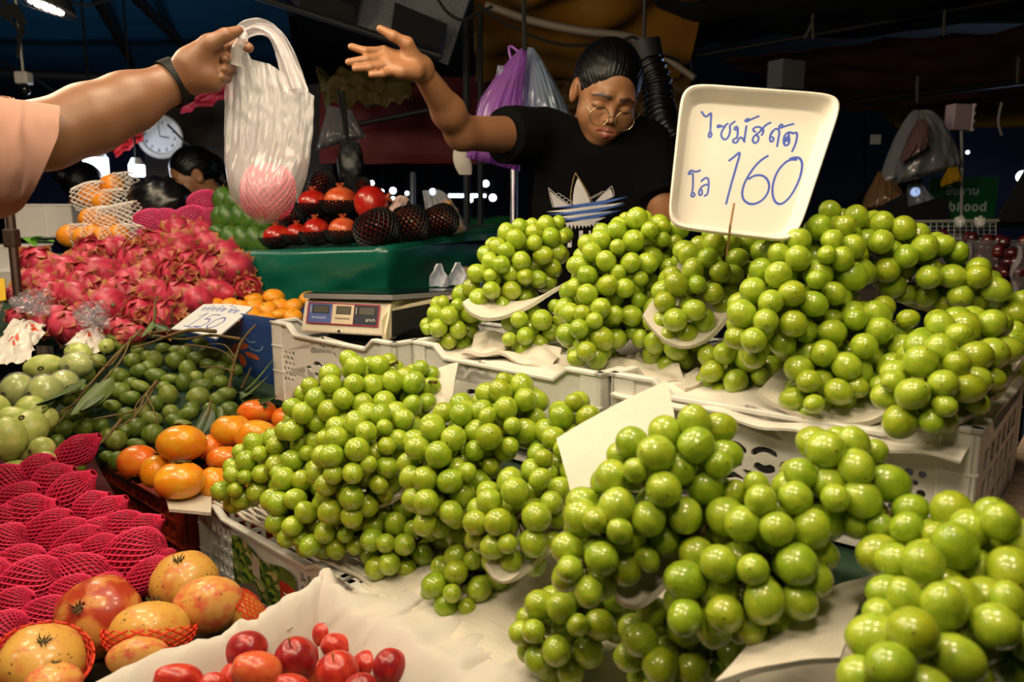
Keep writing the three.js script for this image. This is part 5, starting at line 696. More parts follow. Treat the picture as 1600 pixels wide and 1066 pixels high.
function hairSdf(x, y, z, tail) {
  const strand = 0.0009 * noise(Math.atan2(x + 0.02, y + 0.06) * 22, z * 9, 3) + 0.0012 * noise(x * 60, y * 60, z * 30) + 0.0005 * Math.sin(Math.atan2(x + 0.015, y + 0.05) * 90 + noise(x * 20, y * 20, z * 20) * 6);
  let d = ell(x, y, z, 0, 0.036, -0.024, 0.083, 0.093, 0.1) + strand;
  const face = ell(x, y, z, 0.006 - 0.1 * (y > 0.03 ? y - 0.03 : 0), -0.042, 0.088, 0.069, 0.106 + 0.1 * x, 0.08);
  d = smax(d, -face, 0.006); d = smax(d, -ell(x, y, z, 0, -0.1, 0.0, 0.1, 0.075, 0.12), 0.01); d = smax(d, -ell(Math.abs(x), y, z, 0.085, -0.01, -0.008, 0.03, 0.034, 0.024), 0.008);
  if (tail === 'bun') d = smin(d, ell(x, y, z, 0, 0.05, -0.125, 0.042, 0.042, 0.04) + strand * 2, 0.02);
  if (tail === 'tail') { d = smin(d, cap(x, y, z, V3(0, 0.02, -0.115), V3(0, -0.13, -0.12), 0.034, 0.02) + strand * 2, 0.03); }
  return d;
}
const hairMat = phys(0x040405, 0.42, { specularIntensity: 0.55 }), blackCloth = phys(0x050506, 0.95, { specularIntensity: 0.25 });
const headGeo = (() => { const cache = {}; return (base, h) => cache[base + h] ??= nets(headSdf, [-0.1, -0.18, -0.13], [0.1, 0.13, 0.12], h, facePaint(base)); })();
const hairGeo = (() => { const cache = {}; return (tail, h) => cache[tail + h] ??= nets((x, y, z) => hairSdf(x, y, z, tail), [-0.1, -0.16, -0.18], [0.1, 0.14, 0.1], h); })();
const placed = (g, m) => { const q = g.clone(); q.applyMatrix4(m); return q; };
function chainSdf(list, k) { return (x, y, z) => { let d = 9; for (const [a, b, ra, rb, kk] of list) d = smin(d, cap(x, y, z, a, b, ra, rb), kk ?? k); return d; }; }
function boundsOf(list, pad) { const lo = [9, 9, 9], hi = [-9, -9, -9]; for (const [a, b, ra, rb] of list) for (const [p, r] of [[a, ra], [b, rb]]) [p.x, p.y, p.z].forEach((c, i) => { lo[i] = Math.min(lo[i], c - r - pad); hi[i] = Math.max(hi[i], c + r + pad); }); return [lo, hi]; }
function limb(list, k, h, base) { const [lo, hi] = boundsOf(list, 0.012); return nets(chainSdf(list, k), lo, hi, h, skinAt(base)); }
const nails = (tips, base) => { const out = tips.map(([p, dir, up, r]) => { const g = new THREE.SphereGeometry(1, 10, 7); g.scale(r * 0.75, r * 0.25, r * 0.9); const z = dir.clone().normalize(), x = z.clone().cross(up).normalize(), y = x.clone().cross(z).negate(); g.applyMatrix4(new THREE.Matrix4().makeBasis(x, y.negate(), z)); g.translate(p.x, p.y, p.z); return g; }); return join(out); };
// --- the seller
{
  const HC = at(947, 147, 1.80), hq = new THREE.Quaternion().setFromEuler(new THREE.Euler(0.42, 0.14, -0.17, 'YXZ')), HM = new THREE.Matrix4().compose(HC, hq, V3(0.95, 0.95, 0.95));
  const t = thing('person', 'woman seller in a black printed t-shirt and round glasses, one arm stretched out', 'person', V3(HC.x, 0, -1.95));
  const base = t.position.clone(), L = (p) => p.clone().sub(base), loc = (px, py, d) => L(at(px, py, d));
  const sh = loc(846, 213, 1.86), el = loc(722, 208, 1.66), wr = loc(657, 107, 1.49), shL = loc(1006, 232, 1.9), elL = loc(1040, 345, 1.82), haL = loc(1000, 430, 1.62), neck = loc(945, 215, 1.9), chest = loc(932, 285, 1.9);
  const f = (px, py, d) => loc(px, py, d), fingers = [
    [[600, 80, 1.45], [570, 80, 1.425], [549, 73, 1.42], 0.0092, 0.0068], [[603, 92, 1.445], [572, 93, 1.42], [545, 97, 1.41], 0.0092, 0.0068], [[608, 101, 1.44], [578, 105, 1.42], [555, 107, 1.41], 0.0088, 0.0066], [[617, 110, 1.44], [598, 115, 1.425], [580, 117, 1.42], 0.008, 0.006]];
  const parts = [[sh, el, 0.047, 0.036, 0.02], [el, el.clone().lerp(wr, 0.35), 0.033, 0.033, 0.02], [el.clone().lerp(wr, 0.35), wr, 0.033, 0.0205, 0.02]];
  const hand = [[el.clone().lerp(wr, 0.8), wr, 0.0265, 0.0215, 0.02]];
  for (const [a, b, c, r0, r1] of fingers) { const A = f(...a), B = f(...b), C = f(...c); hand.push([wr, A, 0.0185, 0.0105, 0.014], [A, B, r0, (r0 + r1) / 2, 0.004], [B, C, (r0 + r1) / 2, r1, 0.003]); }
  hand.push([f(650, 100, 1.47), f(636, 68, 1.44), 0.018, 0.0125, 0.016], [f(636, 68, 1.44), f(614, 56, 1.425), 0.0115, 0.0095, 0.006], [f(614, 56, 1.425), f(594, 45, 1.42), 0.0095, 0.0072, 0.004], [f(648, 112, 1.46), f(628, 112, 1.44), 0.0165, 0.0125, 0.012]);
  const left = [[shL, elL, 0.05, 0.042, 0.02], [elL, haL, 0.038, 0.024, 0.02]], torso = [[neck, neck.clone().add(V3(0, -0.06, -0.03)), 0.046, 0.05, 0.03], [neck.clone().add(V3(0, 0.06, 0.03)), neck, 0.05, 0.052, 0.02], [chest.clone().add(V3(0, -0.06, -0.03)), chest.clone().add(V3(0, -0.4, -0.04)), 0.07, 0.07, 0.05]];
  const handCuts = limb([...parts, ...hand.slice(1)], 0.004, 0.0032, SKIN), body = [placed(headGeo(SKIN, 0.0024), new THREE.Matrix4().makeTranslation(-base.x, -base.y, -base.z).multiply(HM)), handCuts, limb(left, 0.02, 0.008, SKIN), limb(torso, 0.03, 0.008, SKIN)];
  mesh('body', mergeGeometries(body), skinMat, t);
  const hair = mesh('hair', hairGeo('bun', 0.0035), hairMat, t); hair.position.copy(L(HC)); hair.quaternion.copy(hq); hair.scale.setScalar(0.95);
  // t-shirt
  const hem = loc(786, 214, 1.76), ax = sh.clone().sub(el).normalize(), hipY = 0.86 - base.y, cx = neck.x - 0.005;
  const hemL = shL.clone().lerp(elL, 0.78), axL = shL.clone().sub(elL).normalize();
  const shirtSdf = (x, y, z) => {
    let d = cap(x, y, z, V3(sh.x + 0.055, sh.y - 0.015, sh.z), V3(shL.x - 0.045, shL.y - 0.01, shL.z), 0.062, 0.062);
    d = smin(d, cap(x, y, z, V3(cx - 0.075, neck.y - 0.13, neck.z + 0.02), V3(cx - 0.07, hipY, neck.z - 0.01), 0.098, 0.1), 0.07); d = smin(d, cap(x, y, z, V3(cx + 0.07, neck.y - 0.13, neck.z + 0.02), V3(cx + 0.07, hipY, neck.z - 0.01), 0.098, 0.1), 0.07);
    let s = cap(x, y, z, sh, el, 0.068, 0.062); s = smax(s, -((x - hem.x) * ax.x + (y - hem.y) * ax.y + (z - hem.z) * ax.z), 0.004); d = smin(d, s, 0.03);
    let q = cap(x, y, z, shL, elL, 0.07, 0.068); q = smax(q, -((x - hemL.x) * axL.x + (y - hemL.y) * axL.y + (z - hemL.z) * axL.z), 0.004); d = smin(d, q, 0.03);
    d = smin(d, ell(x, y, z, neck.x, neck.y - 0.045, neck.z + 0.02, 0.12, 0.06, 0.085), 0.04); d = smax(d, -ell(x, y, z, neck.x, neck.y + 0.055, neck.z + 0.03, 0.064, 0.062, 0.075), 0.006); d = smax(d, hipY - 0.02 - y, 0.004);
    return d + 0.004 * noise(x * 9, y * 14, z * 9) + 0.003 * noise(x * 24 + y * 30, y * 12, z * 20);
  };
  const shirt = mesh('shirt', nets(shirtSdf, [cx - 0.4, hipY - 0.04, neck.z - 0.2], [cx + 0.35, neck.y + 0.1, neck.z + 0.36], 0.006), blackCloth, t);
  const printTex = canvasTex(640, 640, (g, w, h) => {                       // a lotus of outlined petals over stacked blue and white bands
    g.fillStyle = '#050506'; g.fillRect(0, 0, w, h); const P = (x, y) => [((x - 850) / 140) * w, ((y - 262) / 140) * h];
    const path = (pts, fill, stroke, lw = 3) => { g.beginPath(); pts.forEach((p, i) => { const q = P(...p); i ? g.lineTo(...q) : g.moveTo(...q); }); if (fill) { g.closePath(); g.fillStyle = fill; g.fill(); } if (stroke) { g.strokeStyle = stroke; g.lineWidth = lw; g.stroke(); } };
    const petal = (tip, a, b, k, off, fill, stroke) => { const m = [[lerp(a[0], tip[0], 0.5) - k[0], lerp(a[1], tip[1], 0.5) - k[1]], [lerp(b[0], tip[0], 0.5) + k[0], lerp(b[1], tip[1], 0.5) + k[1]]]; g.beginPath(); g.moveTo(...P(...a)); g.quadraticCurveTo(...P(...m[0]), ...P(tip[0], tip[1] - off)); g.quadraticCurveTo(...P(...m[1]), ...P(...b)); if (fill) { g.fillStyle = fill; g.fill(); } if (stroke) { g.strokeStyle = stroke; g.lineWidth = 4; g.stroke(); } };
    petal([899, 270], [892, 324], [930, 322], [6, 4], 2, null, '#c8a878'); petal([903, 276], [896, 324], [926, 322], [6, 4], 0, '#cfccd0');
    petal([857, 294], [864, 324], [894, 322], [2, 4], 2, null, '#d8d4d4'); petal([859, 297], [866, 324], [892, 322], [2, 4], 0, '#b9b6bb');
    petal([958, 291], [928, 320], [962, 306], [3, 1], 2, null, '#d8d4d4'); petal([956, 293], [930, 319], [960, 307], [3, 1], 0, '#c9c6ca');
    g.strokeStyle = '#d8d4d4'; g.lineWidth = 3; for (let k = 0; k < 5; k++) { g.beginPath(); g.arc(...P(872 + k * 6, 306 + k * 4), 24, 3.4, 6.0); g.stroke(); g.beginPath(); g.arc(...P(926 + k * 4.5, 312 - k * 2.4), 22, 3.0, 5.6); g.stroke(); }
    [[866, 324, 985, 306, '#4a6ab4', 3.4], [853, 331, 978, 316, '#d2cfd2', 4.5], [853, 336, 982, 318, '#4a6ab4', 3], [868, 340, 960, 330, '#d2cfd2', 5], [862, 346, 974, 328, '#4a6ab4', 3], [880, 350, 950, 340, '#cfccd0', 5]].forEach(([x0, y0, x1, y1, c, hh]) => path([[x0, y0], [lerp(x0, x1, 0.5), lerp(y0, y1, 0.5) + 4 - hh], [x1, y1], [lerp(x0, x1, 0.55), lerp(y0, y1, 0.5) + 5 + hh]], c));
    for (let k = 0; k < 9; k++) path([[884 + k * 6, 350], [888 + k * 6, 362 - k * 0.8], [891 + k * 6, 348]], '#cfccd0');
    g.fillStyle = '#cfccd0'; g.fillRect(...P(888, 366), 30, 110); g.fillRect(...P(906, 362), 30, 110); g.fillRect(...P(922, 362), 16, 110); g.fillStyle = '#050506'; g.fillRect(...P(890.5, 376), 12, 30); g.fillRect(...P(909, 378), 12, 30);
  });
  const pa = loc(852, 264, 1.78), pb = loc(990, 264, 1.78), pc = loc(990, 400, 1.78), pd = loc(852, 400, 1.78), ray = V3(0.05, -0.1, -1).normalize();
  const pg = grid((s, q) => { const p = bil(pd, pc, pb, pa, s, q).add(V3(0, 0, 0.25).multiplyScalar(1)); p.x -= ray.x * 0; for (let i = 0; i < 80; i++) { const d = shirtSdf(p.x, p.y, p.z) - 0.0018; if (Math.abs(d) < 0.0004) break; p.addScaledVector(V3(0, 0, -1), Math.max(-0.01, Math.min(0.02, d * 0.8))); } return p; }, 30, 30);
  mesh('shirt_print', pg, phys(0xffffff, 0.95, { map: printTex, specularIntensity: 0.25 }), shirt);
  const tr = [[V3(cx - 0.08, hipY + 0.05, neck.z - 0.01), V3(cx - 0.09, 0.08, neck.z), 0.095, 0.06], [V3(cx + 0.08, hipY + 0.05, neck.z - 0.01), V3(cx + 0.09, 0.08, neck.z), 0.095, 0.06]], [lo, hi] = boundsOf(tr, 0.02);
  mesh('trousers', nets(chainSdf(tr, 0.03), lo, hi, 0.014), std(0x14161c, 0.9), t);
  // round wire glasses, low on the nose
  const gold = std(0xc8b48c, 0.25, { metalness: 0.9 }), wire = []; for (const s of [-1, 1]) { const r = new THREE.TorusGeometry(0.0235, 0.0012, 6, 36); r.scale(1, 0.93, 1); r.rotateX(-0.12); r.translate(s * 0.032, -0.03, 0.1); wire.push(r, sweep([V3(s * 0.055, -0.024, 0.098), V3(s * 0.074, -0.01, 0.07), V3(s * 0.08, 0.01, 0.0)], 0.0008, 10, 5)); }
  wire.push(sweep([V3(-0.0105, -0.024, 0.1005), V3(0, -0.02, 0.1045), V3(0.0105, -0.024, 0.1005)], 0.0009, 8, 5)); const gl = mesh('glasses', join(wire), gold, t); gl.position.copy(L(HC)); gl.quaternion.copy(hq); gl.scale.setScalar(0.95);
  for (const s of [-1, 1]) { const q = new THREE.CircleGeometry(0.023, 28); q.scale(1, 0.93, 1); q.rotateX(-0.12); q.translate(s * 0.032, -0.03, 0.0997); mesh('lens', q, phys(0xffffff, 0.03, { transmission: 1, thickness: 0, ior: 1.3 }), gl); }
}
// --- the customer: an arm from the left with the bag
{
  const t = thing('person', 'customer in a peach t-shirt reaching in from the left with a black wristband', 'person', V3(-0.95, 0, -0.95)), base = t.position, f = (px, py, d) => at(px, py, d).sub(base);
  const wr = f(275, 127, 1.2), el = f(70, 212, 1.08), sh = f(-190, 235, 0.98);
  const parts = [[sh, el, 0.06, 0.042, 0.03], [el, f(140, 186, 1.12), 0.041, 0.0465, 0.03], [f(140, 186, 1.12), f(200, 160, 1.155), 0.0465, 0.041, 0.02], [f(200, 160, 1.155), wr, 0.041, 0.0285, 0.02]];
  const hand = [[f(235, 144, 1.18), wr, 0.034, 0.0285, 0.02], [wr, f(318, 112, 1.2), 0.027, 0.026, 0.02], [f(300, 96, 1.19), f(334, 76, 1.2), 0.021, 0.0165, 0.016], [f(305, 118, 1.19), f(332, 126, 1.2), 0.021, 0.017, 0.016], [f(318, 112, 1.2), f(344, 94, 1.22), 0.02, 0.0125, 0.014],
    [f(296, 96, 1.18), f(326, 68, 1.175), 0.019, 0.0135, 0.014], [f(326, 68, 1.175), f(352, 55, 1.18), 0.0125, 0.0105, 0.006], [f(352, 55, 1.18), f(373, 48, 1.195), 0.0105, 0.0078, 0.004],
    [f(338, 78, 1.21), f(362, 70, 1.235), 0.0105, 0.0095, 0.006], [f(362, 70, 1.235), f(381, 70, 1.22), 0.0092, 0.0085, 0.004], [f(381, 70, 1.22), f(389, 75, 1.205), 0.0085, 0.0078, 0.003],
    [f(344, 92, 1.22), f(362, 92, 1.245), 0.0105, 0.0092, 0.005], [f(362, 92, 1.245), f(351, 92, 1.195), 0.0092, 0.0076, 0.003], [f(346, 107, 1.22), f(361, 108, 1.24), 0.01, 0.009, 0.005], [f(361, 108, 1.24), f(350, 108, 1.195), 0.0088, 0.0072, 0.003], [f(340, 122, 1.215), f(354, 122, 1.23), 0.009, 0.008, 0.005], [f(354, 122, 1.23), f(346, 121, 1.195), 0.0078, 0.0064, 0.003]];
  mesh('body', mergeGeometries([limb(parts, 0.03, 0.005, SKIN2), limb(hand, 0.006, 0.003, SKIN2)]), skinMat, t);
  const d = wr.clone().sub(f(200, 160, 1.155)).normalize(), c0 = f(271, 129, 1.198), u = d.clone().cross(V3(0, 0, 1)).normalize(), w = d.clone().cross(u);
  const band = slab((s, q) => { const a = s * Math.PI * 2; return c0.clone().addScaledVector(d, (q - 0.5) * 0.021).addScaledVector(u, Math.cos(a) * 0.034).addScaledVector(w, -Math.sin(a) * 0.0345); }, 40, 3, 0.0025); mesh('wristband', band, phys(0x050506, 0.6, { specularIntensity: 0.4 }), t);
  const sleeve = slab((s, q) => {                                        // a wide sleeve round the upper arm, its hem slanting
    const a = s * Math.PI * 2, up = [lerp(-260, 85, q), lerp(128, 165, Math.pow(q, 1.5))], lo = [lerp(-280, 21, q), lerp(430, 334, q)], k = 0.5 + 0.5 * Math.cos(a), p = f(lerp(lo[0], up[0], k), lerp(lo[1], up[1], k), 1.05).add(V3(0.066 * Math.sin(a) * q, 0, 0)), fold = 0.006 * Math.exp(-(((q - 0.79 + 0.05 * Math.cos(a)) / 0.02) ** 2)) - 0.008 * Math.exp(-(((q - 0.86 + 0.08 * Math.cos(a + 0.4)) / 0.03) ** 2)) + 0.006 * noise(q * 9 + Math.cos(a), Math.sin(a) * 3, 2) + 0.004 * noise(q * 22, a * 1.5, 4);
    p.z += Math.sin(a) * lerp(0.12, 0.074, q) + fold * (Math.sin(a) > 0 ? 1 : -1); return p;
  }, 72, 60, 0.0025);
  const tor = [[sh.clone().add(V3(-0.02, -0.05, 0)), sh.clone().add(V3(-0.2, -0.08, 0.05)), 0.1, 0.12, 0.05], [sh.clone().add(V3(-0.16, -0.15, 0)), sh.clone().add(V3(-0.2, -0.62, 0.03)), 0.15, 0.15, 0.08], [sh.clone().add(V3(-0.3, -0.1, 0.1)), sh.clone().add(V3(-0.3, -0.62, 0.1)), 0.14, 0.15, 0.08]], [lo, hi] = boundsOf(tor, 0.03), shirtMat = std(0x926c5e, 0.9);
  mesh('sleeve', sleeve, shirtMat, t); mesh('shirt', nets(chainSdf(tor, 0.06), lo, hi, 0.014), shirtMat, t);
}
// --- two people far back at the left
function backPerson(label, px, py, d, euler, tail) {
  const HC = at(px, py, d), hq = new THREE.Quaternion().setFromEuler(new THREE.Euler(...euler, 'YXZ')), t = thing('person', label, 'person', V3(HC.x, 0, HC.z)), HM = new THREE.Matrix4().compose(V3(0, HC.y, 0), hq, V3(1, 1, 1));
  const n = V3(0, HC.y - 0.12, -0.03), tor = [[n.clone().add(V3(-0.13, -0.1, 0)), n.clone().add(V3(0.13, -0.1, 0)), 0.06, 0.06, 0.04], [n.clone().add(V3(0, -0.16, 0)), n.clone().add(V3(0, -0.55, 0)), 0.13, 0.13, 0.08], [n.clone().add(V3(-0.07, -0.55, 0)), V3(-0.08, 0.07, 0), 0.1, 0.06, 0.05], [n.clone().add(V3(0.07, -0.55, 0)), V3(0.08, 0.07, 0), 0.1, 0.06, 0.05]];
  mesh('body', mergeGeometries([placed(headGeo(SKIN, 0.0024), HM), limb([[n, n.clone().add(V3(0, -0.1, 0)), 0.05, 0.06]], 0.02, 0.01, SKIN)]), skinMat, t);
  const hair = mesh('hair', hairGeo(tail, 0.0035), hairMat, t); hair.position.set(0, HC.y, 0); hair.quaternion.copy(hq);
  const [lo, hi] = boundsOf(tor, 0.03); mesh('clothes', nets(chainSdf(tor, 0.04), lo, hi, 0.016), blackCloth, t);
}
backPerson('woman far back at the left looking down, hair tied back', 300, 277, 3.3, [0.35, -1.0, 0.1], 'tail');
backPerson('person with brown hair seen behind the yellow mangoes', 136, 296, 3.7, [0.1, 2.7, 0], 'bun');
// ---------- the bag handed over ----------
{
  const film = phys(0xf4f2f4, 0.24, { transmission: 0.78, thickness: 0, ior: 1.4, specularIntensity: 0.9 }), t = thing('plastic_bag', 'white translucent plastic carrier bag held up by the customer, a netted fruit inside', 'bag', at(420, 345, 1.24)), base = t.position;
  const rows = [[60, 356, 470], [100, 353, 470], [150, 351, 491], [200, 351, 490], [250, 352, 484], [280, 357, 477], [305, 364, 467], [325, 377, 454], [340, 392, 440], [349, 405, 424]];
  const edge = (y) => { let i = 0; while (i < rows.length - 2 && rows[i + 1][0] < y) i++; const k = smooth(0, 1, 0) + clamp((y - rows[i][0]) / (rows[i + 1][0] - rows[i][0])); return [lerp(rows[i][1], rows[i + 1][1], k), lerp(rows[i][2], rows[i + 1][2], k)]; };
  const topY = (x) => x < 378 ? 58 : x < 396 ? lerp(58, 93, (x - 378) / 18) : x < 436 ? lerp(93, 102, (x - 396) / 40) : x < 452 ? lerp(102, 116, (x - 436) / 16) : lerp(116, 152, (x - 452) / 38);
  const g = grid((s, q) => {
    const a = s * Math.PI * 2, k = Math.cos(a), guess = lerp(353, 488, 0.5 + 0.5 * k), y0 = topY(guess), y = lerp(y0, 350, q), [l, r] = edge(Math.max(y, 100)), x = lerp(l, r, 0.5 + 0.5 * k), bulge = Math.exp(-(((y - 298) / 55) ** 2)), hz = lerp(0.012, 0.058, bulge) * (y > 325 ? Math.sqrt(clamp((352 - y) / 27)) : 1);
    const gather = 1 - q, fold = (0.006 * noise(k * 9 + 3 + 0.004 * y, y * 0.006, a > Math.PI ? 5 : 1) + 0.0025 * noise(k * 21 - y * 0.01, y * 0.016, a > Math.PI ? 9 : 2)) * (1 - 0.8 * bulge) + 0.0022 * noise(k * 9, y * 0.05, 7);
    const p = at(x + (x < 420 ? 0 : 3 * noise(y * 0.03, 4)) * gather, y, 1.24); p.z += Math.sin(a) * hz + fold; return p.sub(base);
  }, 120, 70, true);
  mesh('bag_film', g, film, t);
  const hp = [[368, 52], [384, 42], [404, 39], [424, 49], [438, 74], [448, 104], [458, 140]].map(([x, y]) => at(x, y, 1.225).sub(base)), hc = new THREE.CatmullRomCurve3(hp);
  mesh('handle', slab((s, q) => { const p = hc.getPointAt(q), a = hc.getTangentAt(q), n = V3(-a.y, a.x, 0), w = lerp(0.016, 0.03, q); return p.addScaledVector(n, (0.5 - s) * w).add(V3(0, 0, 0.006 * Math.sin(s * 9 + q * 4) + 0.003 * noise(s * 9, q * 12))); }, 14, 30, 0.001), film, t);
  mesh('handle', slab((s, q) => { const p = hc.getPointAt(q), a = hc.getTangentAt(q), n = V3(-a.y, a.x, 0), w = lerp(0.014, 0.034, q); return p.addScaledVector(n, (0.5 - s) * w).add(V3(0.002, -0.003, -0.02 + 0.006 * Math.sin(s * 7 + q * 5))); }, 14, 30, 0.001), film, t);
  const c = [[353, 62], [362, 58], [374, 62], [380, 72]].map(([x, y]) => at(x, y, 1.205).sub(base)); mesh('bunched_film', sweep([at(376, 44, 1.215).sub(base), at(380, 58, 1.2).sub(base), at(372, 76, 1.205).sub(base), at(368, 100, 1.215).sub(base)], (s) => 0.005 + 0.006 * s + 0.0006 * Math.sin(s * 20), 20, 12), film, t);
  const n = thing('netted_fruit', 'fruit in a bright pink foam net inside the carrier bag', 'fruit'); mesh('flesh', dropFlesh[1], phys(0xd84a6a, 0.5), n); mesh('foam_net', netGeo(dropProf[1], 26, 0.42, 0.03, 24), std(0xf04f80, 0.6), n); lay(n, 419, 300, 1.24, 86, 82, 1.45, 74);
}

// ---------- the dark market behind ----------
const sheet = (name, pts, mat, o = {}) => { const q = pts.map((p) => at(...p)), n = q[1].clone().sub(q[0]).cross(q[3].clone().sub(q[0])).normalize(); const g = slab((s, t) => { const p = bil(q[0], q[1], q[2], q[3], s, t); return p.addScaledVector(n, (o.wave ?? 0.04) * noise(s * (o.fs ?? 5) + pts[0][0] * 0.1, t * (o.ft ?? 4)) - (o.sag ?? 0) * Math.sin(Math.PI * s) * Math.sin(Math.PI * t)); }, o.ns ?? 30, o.nt ?? 20, 0.006); return o.label ? solo(name, g, mat, o.label, o.cat) : struct(name, g, mat); };
const blueTarp = phys(0x1e5c86, 0.5, { clearcoat: 0.15 }), blackTarp = std(0x0c0f0e, 0.8), steelDark = std(0x1a1b1d, 0.6, { metalness: 0.4 }), wireMat = std(0x070707, 0.95);
sheet('ceiling', [[-160, -120, 3.4], [420, -160, 3.8], [470, 150, 7.2], [-160, 150, 7.2]], blueTarp, { wave: 0.05, fs: 3, ft: 3, sag: 0.15 });
sheet('ceiling', [[420, -160, 3.8], [1200, -160, 4.2], [1200, 60, 7.5], [470, 60, 7.5]], blackTarp, { wave: 0.08 });
sheet('ceiling', [[1000, -200, 2.6], [1750, -200, 2.4], [1750, 20, 4.2], [1000, 80, 4.6]], blackTarp, { wave: 0.08, sag: 0.1 });
sheet('ceiling', [[1130, 92, 4.6], [1750, 25, 4.2], [1750, 140, 4.6], [1330, 176, 5.0]], std(0x3a160a, 0.7), { wave: 0.06, fs: 8 });
sheet('wall_back', [[-400, 60, 10.5], [2000, 60, 10.5], [2000, 440, 10.5], [-400, 440, 10.5]], std(0x070a14, 0.9), { wave: 0.1 });
struct('ceiling', box(16, 0.06, 4.4, 0, 3.05, -9.6), blackTarp);
sheet('wall_left', [[40, 232, 6.2], [235, 232, 6.2], [235, 420, 6.2], [40, 420, 6.2]], std(0x0b1440, 0.8), { wave: 0.03 });
sheet('wall_left', [[226, 150, 5.2], [520, 130, 5.4], [520, 420, 5.4], [226, 420, 5.2]], std(0x3a312c, 0.8), { wave: 0.03 });
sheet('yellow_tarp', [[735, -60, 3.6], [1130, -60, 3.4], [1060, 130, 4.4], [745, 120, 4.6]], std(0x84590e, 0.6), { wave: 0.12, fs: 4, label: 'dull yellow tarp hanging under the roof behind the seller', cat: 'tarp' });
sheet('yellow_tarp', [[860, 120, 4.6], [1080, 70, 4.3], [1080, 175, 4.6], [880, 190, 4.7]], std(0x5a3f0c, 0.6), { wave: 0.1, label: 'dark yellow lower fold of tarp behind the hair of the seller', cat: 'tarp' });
sheet('yellow_tarp', [[1370, 165, 5.6], [1750, 140, 5.4], [1750, 195, 5.5], [1400, 200, 5.6]], std(0x8a6a08, 0.6), { wave: 0.05, label: 'yellow tarp strip at the right behind the small white box', cat: 'tarp' });
sheet('red_tarp', [[500, 128, 5.0], [760, 118, 5.0], [760, 256, 5.0], [500, 256, 5.0]], std(0x6a1710, 0.7), { wave: 0.05, label: 'dark red tarp behind the outstretched arm of the seller', cat: 'tarp' });
sheet('red_cloth', [[288, 150, 4.4], [362, 128, 4.3], [368, 150, 4.3], [282, 178, 4.4]], std(0xa81830, 0.6), { wave: 0.05, label: 'crimson plastic under the hand of the customer', cat: 'cloth' });
sheet('red_cloth', [[172, 222, 4.4], [222, 200, 4.4], [226, 216, 4.3], [182, 246, 4.3]], std(0xb01c20, 0.6), { wave: 0.03, label: 'red plastic flap left of the wall clock', cat: 'cloth' });
sheet('olive_cloth', [[496, 112, 4.0], [650, 108, 4.0], [640, 160, 3.9], [508, 166, 3.9]], std(0x4a3f10, 0.8), { wave: 0.12, fs: 7, label: 'olive cloth bundle hanging below the hand of the seller', cat: 'cloth' });
sheet('green_cloth', [[640, 345, 5.2], [800, 340, 5.2], [800, 380, 5.0], [640, 380, 5.0]], std(0x146a34, 0.7), { wave: 0.02, label: 'green cloth on a far counter behind the netted pomegranates', cat: 'cloth' });
{ // grey board with a dark box, held under the roof
  const t = thing('ceiling_board', 'grey speckled board with dark boxes under the roof, left of the yellow tarp', 'board'), m = std(0xffffff, 0.8, { map: tex(128, 128, (u, v) => { const n = 0.46 + 0.1 * noise(u * 50, v * 50) + 0.05 * fbm(u * 5, v * 5); return [n, n, n * 1.04]; }) });
  mesh('board', slab((s, q) => bil(at(545, -30, 3.3), at(745, -30, 3.3), at(700, 102, 3.1), at(538, 36, 3.1), s, q), 2, 2, 0.02), m, t);
  const dark = std(0x0d0d0f, 0.6), quad = (name, p, th) => mesh(name, slab((s, q) => bil(...p.map((c) => at(...c)), s, q), 1, 1, th), dark, t);
  quad('speaker_box', [[618, 26, 3.02], [697, 60, 3.02], [686, 96, 2.98], [612, 72, 2.98]], 0.08); quad('speaker_box', [[440, -20, 3.1], [565, -5, 3.1], [555, 45, 3.0], [470, 20, 3.0]], 0.1);
  mesh('beam', bar(at(380, -12, 3.0), at(690, 88, 2.95), 0.014), steelDark, t);
}
const poleAt = (label, a, b, r, m = steelDark) => solo('pole', bar(at(...a), at(...b), r, 12), m, label, 'pole');
poleAt('grey steel post behind the hand of the seller, left of the pair', [728, 30, 3.2], [730, 360, 3.2], 0.014);
poleAt('thin dark steel post right of the grey one, right of the pair', [750, 20, 3.25], [751, 360, 3.25], 0.012);
poleAt('steel bar slanting behind the forearm of the seller', [560, 194, 3.6], [700, 166, 3.6], 0.012);
poleAt('pale steel post at the right end of the green tarp table', [803, 262, 2.45], [803, 366, 2.45], 0.012, std(0x9a9ca0, 0.3, { metalness: 0.8 }));
poleAt('far steel post behind the netted pomegranates', [645, 270, 5.0], [645, 345, 5.0], 0.02, std(0x8a8c90, 0.3, { metalness: 0.8 }));
poleAt('roof beam under the blue tarp at the left', [-60, 112, 4.6], [430, 132, 5.0], 0.03);
poleAt('long dark roof bar above the right tarps', [1040, 96, 4.2], [1620, -8, 3.6], 0.012);
poleAt('lower bar along the red brown tarp at the right', [1330, 160, 4.4], [1640, 122, 4.2], 0.02);
poleAt('dark rib in the middle of the blue tarp roof', [140, -20, 3.8], [222, 128, 6.6], 0.025); poleAt('dark rib at the right of the blue tarp roof', [196, -20, 3.8], [312, 96, 6.4], 0.03);
poleAt('hose like pale pipe running over the head of the seller', [1000, 62, 3.0], [1085, 122, 2.9], 0.012, std(0x6a6056, 0.6));
solo('pipe', sweep([at(760, 8, 3.1), at(830, 32, 3.05), at(905, 48, 3.0), at(985, 58, 3.0), at(1010, 68, 3.0)], 0.016, 30, 10), std(0x6a6056, 0.6), 'pale bent plastic pipe under the yellow tarp', 'pipe');
